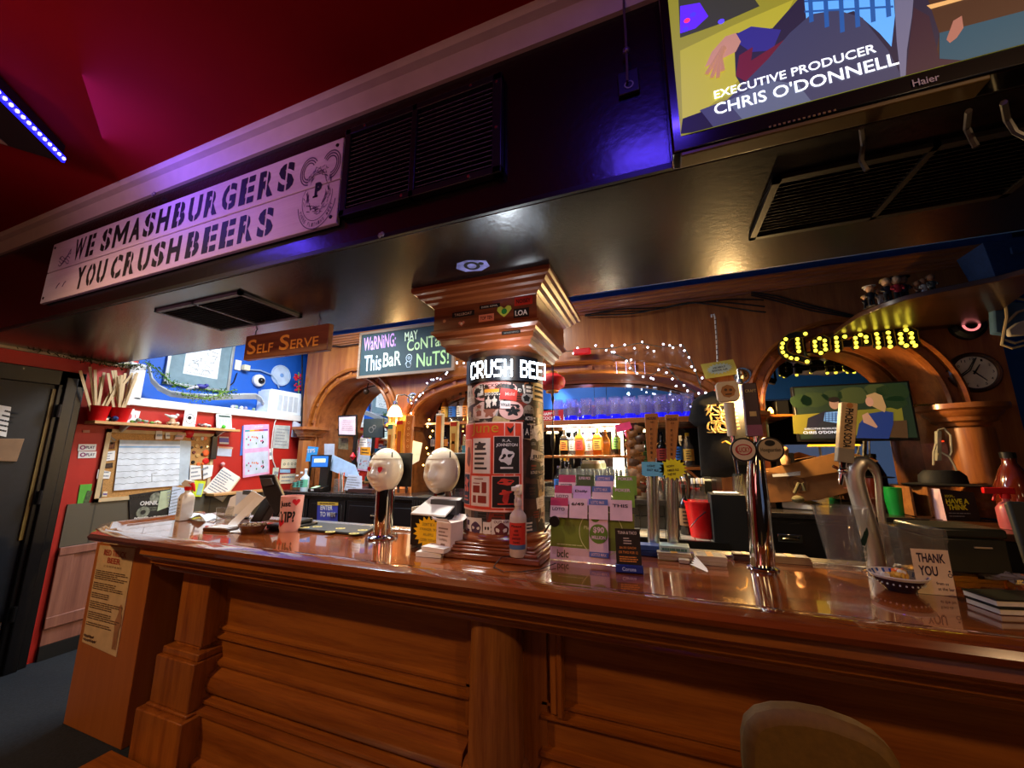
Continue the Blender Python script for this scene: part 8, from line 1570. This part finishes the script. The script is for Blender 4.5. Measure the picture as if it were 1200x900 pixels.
# louvred return-air grille
gr = thing('return_grille', 'black louvred double air grille on the fascia right of the plank sign', 'vent', (-.77, 1.05, 2.42)); X0, X1, Z0, Z1 = -1.125, -.43, 2.425, 2.825; GB = mat('black_grille_metal', '#151217', .4)
m = MB()
for a in ((X0, X1, Z0, Z0+.03), (X0, X1, Z1-.03, Z1), (X0, X0+.03, Z0, Z1), (X1-.035, X1, Z0, Z1), (-.80, -.775, Z0, Z1)): m.box(a[0], a[1], 1.03, 1.056, a[2], a[3])
m.build('frame', GB, gr, bevel=.004)
LVM = mat('lit_louvre', '#7a6a62', .6, vary=.3, scale=50)  # slat colour lightened to stand for light on the louvres
for xa, xb in ((X0+.032, -.802), (-.773, X1-.037)):
    for i in range(17): z = Z0+.04+.0193*i; m = MB(); m.slab([(xa, 1.036, z), (xb, 1.036, z), (xb, 1.054, z+.014), (xa, 1.054, z+.014)], (0, 0, .002)); m.build('slat', LVM, gr)
for x, z in ((X0+.1, Z1-.015), (-.55, Z1-.015), (X1-.018, 2.6), (X1-.018, Z1-.04), (X0+.3, Z0+.015), (-.55, Z0+.015)): m = MB(); m.disc((x, 1.03, z), .006, (0, -1, 0), .003, 8); m.build('screw', STL, gr)
# ceiling vents in the soffit
def svent(label, x0, x1, y0, y1, split, dark):
    t_ = thing('ceiling_vent', label, 'vent', ((x0+x1)/2, (y0+y1)/2, SOF)); fm_ = mat('grey_vent_frame', '#4a4642', .4) if not dark else mat('black_vent_frame', '#1a1613', .4)
    for a in ((x0, x1, y0, y0+.02), (x0, x1, y1-.02, y1), (x0, x0+.02, y0, y1), (x1-.02, x1, y0, y1), (split-.008, split+.008, y0, y1)): m = MB(); m.box(a[0], a[1], a[2], a[3], SOF-.014, SOF-.0005); m.build('frame_bar', fm_, t_)
    m = MB(); m.box(x0+.02, x1-.02, y0+.02, y1-.02, SOF-.0015, SOF-.0007); m.build('dark_core', BLKM, t_)
    n = 16
    for i in range(n): y = y0+.028+(y1-y0-.06)*i/(n-1); m = MB(); m.slab([(x0+.02, y, SOF-.010), (x1-.02, y, SOF-.010), (x1-.02, y+.008, SOF-.002), (x0+.02, y+.008, SOF-.002)], (0, .0015, 0)); m.build('slat', mat('dark_vent_slat', '#2b2623', .5), t_)
svent('dark louvred vent in the soffit above the self-serve sign', -2.57, -1.88, 1.18, 1.54, -2.24, False)
svent('black louvred vent in the soffit under the big television', .36, 1.05, 1.19, 1.53, .72, True)
# self-serve sign
ss = thing('self_serve_sign', 'wooden hanging sign with carved gold lettering SELF SERVE', 'sign', (-2.1, 1.6, 2.1)); YS = 1.60; P = [onY(u, v, YS) for u, v in ((285, 421), (383, 411), (382, 379.5), (285, 394))]; x0, x1, z0, z1 = P[0].x, P[1].x, (P[0].z+P[1].z)/2, (P[2].z+P[3].z)/2
m = MB(); m.box(x0, x1, YS, YS+.035, z0, z1); m.build('board', wood('sign_board_wood', '#5b2f16', '#8a5228', 'X', 1.5, .4, .2), ss, bevel=.004)
F = frame((0, YS, 0)); GL = mat('carved_gold', '#ffb23c', .35); H_ = z1-z0; W_ = x1-x0
for body, a, b_, h in (('S', .04, .155, .60), ('ELF', .17, .37, .36), ('S', .445, .565, .60), ('ERVE', .58, .90, .36)): m = MB(); put_text(m, body, F, W_*(b_-a), H_*h, .015, lift=.002, ox=x0+W_*a, oy=z0+H_*.2); m.build('lettering', GL, ss)
for x in (x0+.06, x1-.10): m = MB(); m.tube([(x, YS+.017, z1), (x, YS+.017, z1+.03), (x+.015, YS+.017, z1+.045), (x, YS+.017, z1+.06), (x-.012, YS+.017, z1+.05)], .004, 6); m.tube([(x, YS+.017, z1+.055), (x, YS+.017, SOF)], .004, 6); m.build('hook', BLK, ss)
# chalkboard
YC = 3.60; cb2 = thing('chalkboard', 'chalkboard sign with coloured hand lettering above the left arches', 'chalkboard', (-2.8, YC, 2.5)); P = [onY(u, v, YC) for u, v in ((421, 441), (534, 429.5), (531, 379), (421, 393.5))]; x0, x1, z0, z1 = P[0].x, P[2].x, P[0].z, P[3].z
m = MB(); m.box(x0, x1, YC, YC+.02, z0, z1); m.build('slate', mat('blue_grey_slate', '#22363a', .7, vary=.15, scale=8), cb2)
for a in ((x0-.03, x1+.03, z0-.03, z0), (x0-.03, x1+.03, z1, z1+.03), (x0-.03, x0, z0, z1), (x1, x1+.03, z0, z1)): m = MB(); m.box(a[0], a[1], YC-.012, YC+.02, a[2], a[3]); m.build('frame_bar', wood('weathered_frame', '#6b5544', '#94785f', 'X', 1, .6, 0), cb2)
F = frame((0, YC, 0)); W_, H_ = x1-x0, z1-z0
for body, col, (a, b_), (c_, d_), rot in (('WaRNiNG:', '#c890d8', (.03, .40), (.60, .93), .06), ('MAY', '#dff0c8', (.50, .64), (.72, .93), .12), ('CoNTaiN', '#c2e0a0', (.53, .98), (.47, .74), .10), ('This', '#cfe0ec', (.05, .25), (.10, .48), .03), ('BaR', '#d8ecd0', (.27, .47), (.16, .50), .04), ('NuTS!', '#b6e09a', (.64, .97), (.08, .40), .05)):
    m = MB(); FM = F @ Matrix.Translation((x0+W_*a, z0+H_*c_, 0)) @ Matrix.Rotation(rot*.5, 4, 'Z'); put_text(m, body, FM, W_*(b_-a), H_*(d_-c_), .012, lift=.001); m.build('chalk_lettering', mat('chalk_'+col[1:], col, .8), cb2)
m = MB(); FM = F @ Matrix.Translation((x0+W_*.555, z0+H_*.26, 0)); ring(m, FM, 0, .03, .035, .042, .001, 18, sy=1.1); ring(m, FM, 0, .03, .012, .018, .001, 14); ring(m, FM, -.012, -.045, .03, .036, .001, 14, 0, pi); m.tube([FM @ V((x, y, .001)) for x, y in ((-.03, -.01), (-.035, -.05), (-.02, -.08), (.02, -.08), (.035, -.05), (.03, -.01))], .004, 4); m.build('chalk_drawing', mat('chalk_cfe0ec', '#cfe0ec', .8), cb2)
# big television
tv = thing('television', 'large television mounted on the fascia showing programme credits', 'television', (.75, 1.0, 2.28)); TX0, TX1, TZ0, TZ1 = .083, 1.24, 2.292, 2.975; TY = .985
m = MB(); m.box(TX0, TX1, TY, 1.05, TZ0, TZ1); m.build('case', mat('glossy_black_case', '#0b0a0c', .2, coat=.5), tv, bevel=.006)
F = frame((TX0, TY-.001, TZ0)); TW, TH = TX1-TX0, TZ1-TZ0
def z1_(u, v): p = onY(u, v, TY); return (p.x-TX0, p.z-TZ0)
B0 = z1_(797, 166)
SCRX0, SCRZ0, SCRX1, SCRZ1 = .024, .046, TW-.024, TH-.03
def clip(p): return (min(SCRX1, max(SCRX0, p[0])), min(SCRZ1, max(SCRZ0, p[1])))
def show(name, px_, col, lift, st=1.0, parent=None, pts=None): 
    m = MB(); poly(m, F, [clip(z1_(u, v)) for u, v in px_] if px_ else pts, lift); return m.build(name, glow('credits_'+col[1:]+'_%d' % int(st*10), col, st), parent)
big = show('screen', None, '#9a962a', 0, .6, tv, [(SCRX0, SCRZ0), (SCRX1, SCRZ0), (SCRX1, SCRZ1), (SCRX0, SCRZ1)])
show('meadow_glint', ((797, 60), (860, 30), (930, 0), (900, 60), (850, 110), (800, 150)), '#b4ae30', .0004, .65, big)
show('bushes', ((795, 0), (880, -6), (890, 8), (840, 30), (797, 45)), '#3a3a2c', .0006, .7, big); show('purple_blooms', ((797, 8), (820, 4), (830, 20), (815, 34), (797, 40)), '#5a2ae0', .0009, .9, big)
for u, v, c_ in ((805, 25, '#e02a5a'), (812, 18, '#3a2aff'), (803, 35, '#3a2aff'), (845, 26, '#4a3aff')): p = clip(z1_(u, v)); show('bloom', None, c_, .0012, 1.5, big, [(p[0]+.008*cos(a), p[1]+.008*sin(a)) for a in [2*pi*k/8 for k in range(8)]])
show('backdrop', ((1040, -30), (1215, -30), (1215, 90), (1110, 95), (1060, 40)), '#4a3020', .0006, .6, big); show('sofa_edge', ((1100, 40), (1215, 10), (1215, 70), (1130, 85), (1100, 70)), '#2a4a58', .0016, .8, big); show('gold_bar', ((1085, 8), (1140, -6), (1140, -2), (1090, 12)), '#d0a060', .0018, .9, big)
show('jacket', ((860, 40), (905, 34), (935, 0), (950, -30), (1010, -30), (1080, -20), (1100, 40), (1098, 95), (1040, 110), (960, 100), (900, 110), (880, 120), (862, 90)), '#2c2638', .0010, .7, big)
show('blue_sleeve', ((855, 45), (880, 32), (915, 36), (905, 60), (880, 62)), '#34307a', .0013, .7, big); show('red_trim', ((866, 66), (882, 56), (880, 72), (918, 48), (915, 70), (880, 100), (862, 90)), '#6b2430', .0014, .6, big)
sp = show('plaid_shirt', ((940, -20), (1045, -25), (1048, 20), (1044, 56), (1030, 40), (1000, 14), (975, 22), (945, 30)), '#5aa0e0', .0015, .9, big)
m = MB()
for k in range(6): a, b_ = clip(z1_(945+18*k, -25)), clip(z1_(948+18*k, 40-6*abs(k-2))); m.add([F @ V((x, y, .0018)) for x, y in ((a[0], a[1]), (a[0]+.009, a[1]), (b_[0]+.009, b_[1]), b_)], [(0, 1, 2, 3)])
for k in range(4): a, b_ = clip(z1_(942, 14-12*k)), clip(z1_(1046, 8-12*k)); m.add([F @ V((x, y, .0019)) for x, y in (a, b_, (b_[0], b_[1]-.006), (a[0], a[1]-.006))], [(0, 1, 2, 3)])
m.build('plaid_lines', glow('credits_plaid', '#24508c', .9), sp)
show('grey_lapel', ((1046, -25), (1072, -28), (1068, 20), (1062, 60), (1063, 100), (1056, 98), (1050, 50)), '#6a6a80', .0017, .7, big)
show('jeans', ((820, 130), (852, 118), (900, 70), (925, 40), (950, 18), (980, 13), (1010, 22), (1040, 60), (1058, 100), (1058, 110), (940, 128), (860, 150), (830, 152)), '#3e4058', .0016, .7, big); show('jean_light', ((852, 120), (900, 95), (935, 100), (950, 120), (870, 145)), '#5a6478', .0019, .7, big)
show('boot', ((797, 158), (800, 140), (822, 132), (836, 152), (812, 162)), '#1c1a1c', .0018, .6, big)
hd_ = show('hand', ((826, 80), (834, 62), (850, 44), (862, 40), (868, 50), (862, 62), (850, 68)), '#b08068', .0021, .8, big)
for k, (u, v) in enumerate(((828, 88), (834, 92), (841, 92), (847, 84))): a, b_ = z1_(848-k*2.0, 58+k*3), z1_(u, v); m = MB(); m.tube([F @ V((*a, .0024)), F @ V((*b_, .0024))], [.008, .005], 6); m.build('finger', glow('credits_finger', '#a87860', .8), hd_)
show('second_hand', ((1108, 48), (1116, 26), (1126, 20), (1128, 34), (1120, 46), (1112, 52)), '#a06a58', .0020, .7, big)
show('brown_coat', ((1064, 105), (1070, 10), (1088, 20), (1100, 70), (1140, 82), (1110, 92)), '#3c2630', .00135, .6, big)
show('trees', None, '#2c3418', .0005, .6, big, [(SCRX0, SCRZ1)]+[(SCRX0+(SCRX1-SCRX0)*k/16, .50+.02*sin(k*2.1)) for k in range(17)]+[(SCRX1, SCRZ1)])
show('torso', None, '#2c2638', .0012, .7, big, [(.30, .44), (.56, .44), (.55, .53), (.47, .555), (.40, .555), (.32, .53)]); show('face', None, '#b08068', .0016, .8, big, [(.435+.042*cos(pi*k/8), .592+.05*sin(pi*k/8)) for k in range(16)]); show('companion', None, '#2a4a58', .0013, .7, big, [(.72, .40), (1.0, .36), (.98, .52), (.90, .55), (.82, .55), (.74, .52)]); show('face', None, '#b8886c', .0017, .8, big, [(.86+.038*cos(pi*k/8), .588+.047*sin(pi*k/8)) for k in range(16)])
CR_ = glow('credits_white', '#e8eef4', 1.3)
for body, (u0, v0), (u1, v1), hh in (('EXECUTIVE PRODUCER', (836.5, 111), (1028, 70), .034), ("CHRIS O'DONNELL", (837, 132), (1054, 82), .048)):
    a, b_ = z1_(u0, v0), z1_(u1, v1); hh *= .72; m = MB(); put_text(m, body, F, b_[0]-a[0], hh, .012, lift=.003, ox=a[0], oy=(a[1]+b_[1])/2); m.build('caption', CR_, big)
a = z1_(1071, 110); lettering('Haier', F, .045, .018, mat('silver_lettering', '#b0aaa4', .3), tv, .01, lift=.002, ox=a[0], oy=.012)
m = MB(); 
for i in range(14): m.box(TX0+.22+.010*i, TX0+.225+.010*i, TY-.0015, TY, TZ0+.003, TZ0+.008)
m.build('speaker_slots', mat('dull_gold_slots', '#6b5426', .4), tv)
m = MB(); m.box(TX0+.02, TX0+.62, TY+.002, TY+.05, TZ0-.012, TZ0); m.build('lower_rail', mat('dull_gold_rail', '#57451f', .35), tv, bevel=.003)
# loose cables and chain
for lb, pts in (('grey cable end hanging under the big television, left one', ((1010, 150), (1012, 170), (1009, 188), (1016, 200))), ('grey cable end hanging under the big television, middle one', ((1135, 130), (1133, 150), (1140, 165), (1144, 172))), ('grey cable loop hanging under the big television, right one', ((1176, 120), (1180, 140), (1190, 155), (1204, 162)))):
    m = MB(); m.tube([onY(u, v, 1.03) if i == 0 else onY(u, v, 1.10) for i, (u, v) in enumerate(pts)], .006, 6); tag(m.build('loose_cable', mat('grey_cable', '#3d3733', .4)), lb, 'cable')
ch_ = thing('hanging_chain', 'thin chain hanging over a black socket plate on the fascia', 'chain', (onY(734, 90, 1.03).x, 1.03, onY(734, 90, 1.03).z)); P = [onY(u, v, 1.035) for u, v in ((731, -4), (731, 10), (733, 35), (734, 60), (735, 80), (735, 95))]
m = MB(); m.tube(P, .004, 6); m.ball(P[3], .012, 10); m.build('chain', mat('dull_chain', '#6a5c66', .4, .6), ch_); m = MB(); a, b_ = onY(725, 114, 1.05), onY(748, 80, 1.05); m.box(a.x, b_.x, 1.045, 1.058, a.z, b_.z); m.build('socket_plate', GB, ch_, bevel=.003); m = MB(); c = onY(737, 99, 1.044); ring(m, frame((c.x, 1.044, c.z)), 0, 0, .010, .014, .001, 18); m.build('socket_ring', GREY, ch_)
for u, v in ((447, 276), (394, 116), (181, 228)): m = MB(); c = onY(u, v, 1.04); [m.ball(c+V((.008*cos(k*2), -.004, .01*sin(k*3))), .007, 8) for k in range(4)]; tag(m.build('old_cable_clip', mat('greyish_clip', '#8a7f8a', .5)), {447: 'pale broken clip on the lower edge of the fascia below the grille', 394: 'small dark hook on the crown moulding above the plank sign', 181: 'small wire clip on the crown moulding at the left'}[u], 'clip')
# LED-edged ceiling panel at the upper left
ld = thing('ceiling_panel_light', 'dark framed ceiling panel edged with a blue LED strip', 'light panel', (-2.5, .3, 2.9)); ZC = 2.90
A = onZ(72, 190, ZC); B_ = onZ(-30, 88, ZC); C_ = onZ(-60, 150, ZC); d1 = (B_-A); d2 = (C_-A).normalized()*.8
m = MB(); m.slab([A, B_, B_+d2, A+d2], (0, 0, .09)); m.build('panel', mat('dark_frame_wood', '#1c120e', .5), ld)
n1 = V((-d1.y, d1.x, 0)).normalized(); n1 = n1 if n1.dot(d2) > 0 else -n1
a2, b2 = A+d2.normalized()*.16+d1*.02, B_+d2.normalized()*.16; m = MB(); m.slab([a2, b2, b2+d2*.6, a2+d2*.6], (0, 0, -.004)); m.build('beige_lining', mat('beige_panel', '#8a7858', .7), ld)
m = MB(); m.slab([A-n1*.012, B_-n1*.012, B_, A], (0, 0, .03)); m.build('led_strip', glow('led_strip_blue', '#1a1aff', 2.0), ld)
for i in range(15): p = A.lerp(B_, (i+.5)/15)-n1*.014; m = MB(); m.ball(p+V((0, 0, .012)), .0075, 8); m.build('led', glow('led_dot_blue', '#8a78ff', 9), ld)
lamp('led_strip_light', 'AREA', (A.x*.5+B_.x*.5-.0+.25, A.y*.5+B_.y*.5+.15, ZC-.03), 2.0, (.16, .08, 1), .4, (A.x+.6, A.y+.3, 3.0))
# fairy lights along the middle arch and a red lantern
fl_ = thing('fairy_lights', 'string of white fairy lights draped along the middle arch', 'string lights', onY(740, 420, 3.66)); rr = random.Random(13); FW = glow('fairy_white', '#dfe6ff', 9)
paths = [((660, 412), (690, 408), (720, 407), (750, 403), (775, 408), (800, 404), (812, 425), (822, 455)), ((715, 413), (735, 420), (745, 438), (765, 440), (780, 430), (800, 450), (815, 458)), ((480, 487), (490, 465), (505, 448), (520, 438), (535, 424), (550, 418))]
k = 0
for path in paths:
    P = [onY(u, v, 3.67) for u, v in path]; m = MB(); m.tube([p+V((0, 0, .012*sin(i*5))) for i, p in enumerate(P)], .004, 5); m.build('wire', mat('dark_green_wire', '#2b3a34', .5), fl_); n = {8: 22, 7: 16, 6: 20}[len(path)]
    for i in range(n):
        t = i/(n-1)*(len(P)-1.001); j = int(t); p = P[j].lerp(P[j+1], t-j)+V((rr.uniform(-.03, .03), rr.uniform(-.03, 0), rr.uniform(-.06, .035))); m = MB(); m.ball(p, .0085, 8); m.build('bulb', FW, fl_)
wl = thing('fairy_lights', 'few warm yellow fairy bulbs on the pillar behind the second mannequin head', 'string lights', onY(503, 500, 3.70)); WY = glow('fairy_warm', '#ffc860', 7); P = [onY(u, v, 3.70) for u, v in ((503, 492), (501, 500), (504, 512), (500, 525), (502, 532), (496, 545), (507, 505))]; m = MB(); m.tube(P[:6], .003, 5); m.build('wire', BLK, wl)
for p in P: m = MB(); m.ball(p, .011, 8); m.build('bulb', WY, wl)
for u in (722, 733, 744, 755): m = MB(); a, b_ = onY(u, 424, 3.67), onY(u+1, 438, 3.67); m.tube([a, b_], .003, 5); m.build('icicle', mat('pale_violet_glass', '#b0a8e0', .3), fl_)
rl = thing('red_lantern', 'red paper lantern hanging beside the lit ticker', 'lantern', onY(645, 450, 3.4)); c = onY(647, 448, 3.0); m = MB(); m.lathe([(0, -.07), (.05, -.07), (.10, -.035), (.11, 0), (.10, .035), (.05, .07), (0, .07)], c, 28); m.build('shade', mat('red_lantern_paper', '#b8141c', .5), rl); m = MB(); m.lathe([(.052, -.085), (.052, -.065)], c, 20); m.lathe([(.052, .065), (.052, .085)], c, 20); m.build('gold_band', GOLD, rl); m = MB(); m.tube([c+V((0, 0, -.08)), c+V((0, 0, -.14))], [.014, .006], 8); m.build('tassel', GOLD, rl); m = MB(); m.tube([c+V((0, 0, .08)), V((c.x, c.y, 3.3))], .003, 5); m.build('cord', BLK, rl)
m = MB(); P = [onY(648, v, 2.6) for v in (430, 462, 468, 474, 500, 512, 522, 530, 570)]; P.insert(0, V((P[0].x, P[0].y, 3.3))); m.tube(P, [.004, .004, .004, .012, .004, .004, .016, .016, .005, .004], 8); tag(m.build('hanging_microphone_cord', BLK), 'black pendant cord with inline switch hanging beside the sticker column', 'cord')
c = onY(682, 412, 3.66); m = MB(); m.box(c.x-.085, c.x+.085, 3.64, 3.69, c.z-.032, c.z+.032); ex = m.build('red_sign_box', mat('red_glossy_box', '#c21820', .35), bevel=.012); tag(ex, 'small red box ornament on top of the middle arch moulding', 'ornament')
hc = flat('happy_hour_sign', 'red HAPPY COCKTAIL banner on the upper shelf beside the column', 'sign', ((634, 494), (660, 493), (660, 480), (634, 482)), 3.72, mat('crimson_banner', '#b3142a', .5), 0, WHT, text=('HAPPY\nCOCKTAIL', .85, .7, .15))
# small framed and mirrored clutter: door signs over the left arch
m = MB(); c = onY(431, 458, 3.95); m.tube([(c.x, 3.95, c.z+.1), (c.x, 3.93, c.z+.02), (c.x+.02, 3.90, c.z)], .008, 6); m.ball((c.x+.02, 3.9, c.z-.02), .04, 12); tag(m.build('arch_spotlight', mat('dull_bronze', '#3a2c22', .4, .5)), 'small bronze spotlight hanging in the left arch', 'lamp')
# ------------------------------------------------------------------ the room behind the camera (seen in mirrors and chrome)
W = struct(MB().box(2.1, 5.1, -3.2, -3.17, .85, 2.0).build('window_1', mat('white_window_frame', '#b8b8b4', .5))); DUSK = glow('dusk_daylight', '#5a74a0', .38)
for i in range(4): m = MB(); m.box(2.16+.735*i, 2.16+.735*i+.68, -3.165, -3.16, .9, 1.95); m.build('pane', DUSK, W)
pl = thing('billiard_lamp', 'long yellow glass billiard lamp hanging in the room', 'lamp', (3.45, -2.0, 1.72)); m = MB(); m.slab([(3.05, -2.15, 1.72), (3.9, -2.15, 1.72), (3.8, -2.05, 1.88), (3.15, -2.05, 1.88)], (0, .02, 0)); m.slab([(3.05, -1.85, 1.72), (3.9, -1.85, 1.72), (3.8, -1.95, 1.88), (3.15, -1.95, 1.88)], (0, -.02, 0)); m.box(3.15, 3.8, -2.05, -1.95, 1.87, 1.89); m.build('shade', glow('yellow_lamp_glass', '#f0a81e', 4), pl); m = MB(); m.tube([(3.3, -2, 1.89), (3.3, -2, 3.0)], .008); m.tube([(3.7, -2, 1.89), (3.7, -2, 3.0)], .008); m.build('chains', BRASS, pl)
for i, (x, y) in enumerate(((-2.6, -1.6), (-.4, -1.9), (1.7, -1.7))):  # unseen lamps added to give the polished steel bright reflections
    t_ = thing('reflection_pendant', ('pendant lamp over the tables at the left', 'pendant lamp over the tables in the middle', 'pendant lamp over the tables at the right')[i], 'lamp', (x, y, 2.1)); m = MB(); m.lathe([(.02, .16), (.06, .14), (.13, .04), (.16, -.02), (.15, -.02), (.05, .12)], (x, y, 2.12), 28); m.build('shade', glow('reflection_pendant_glow', '#ffd9a0', 9), t_); m = MB(); m.tube([(x, y, 2.28), (x, y, 3.0)], .006); m.build('cord', BLK, t_)
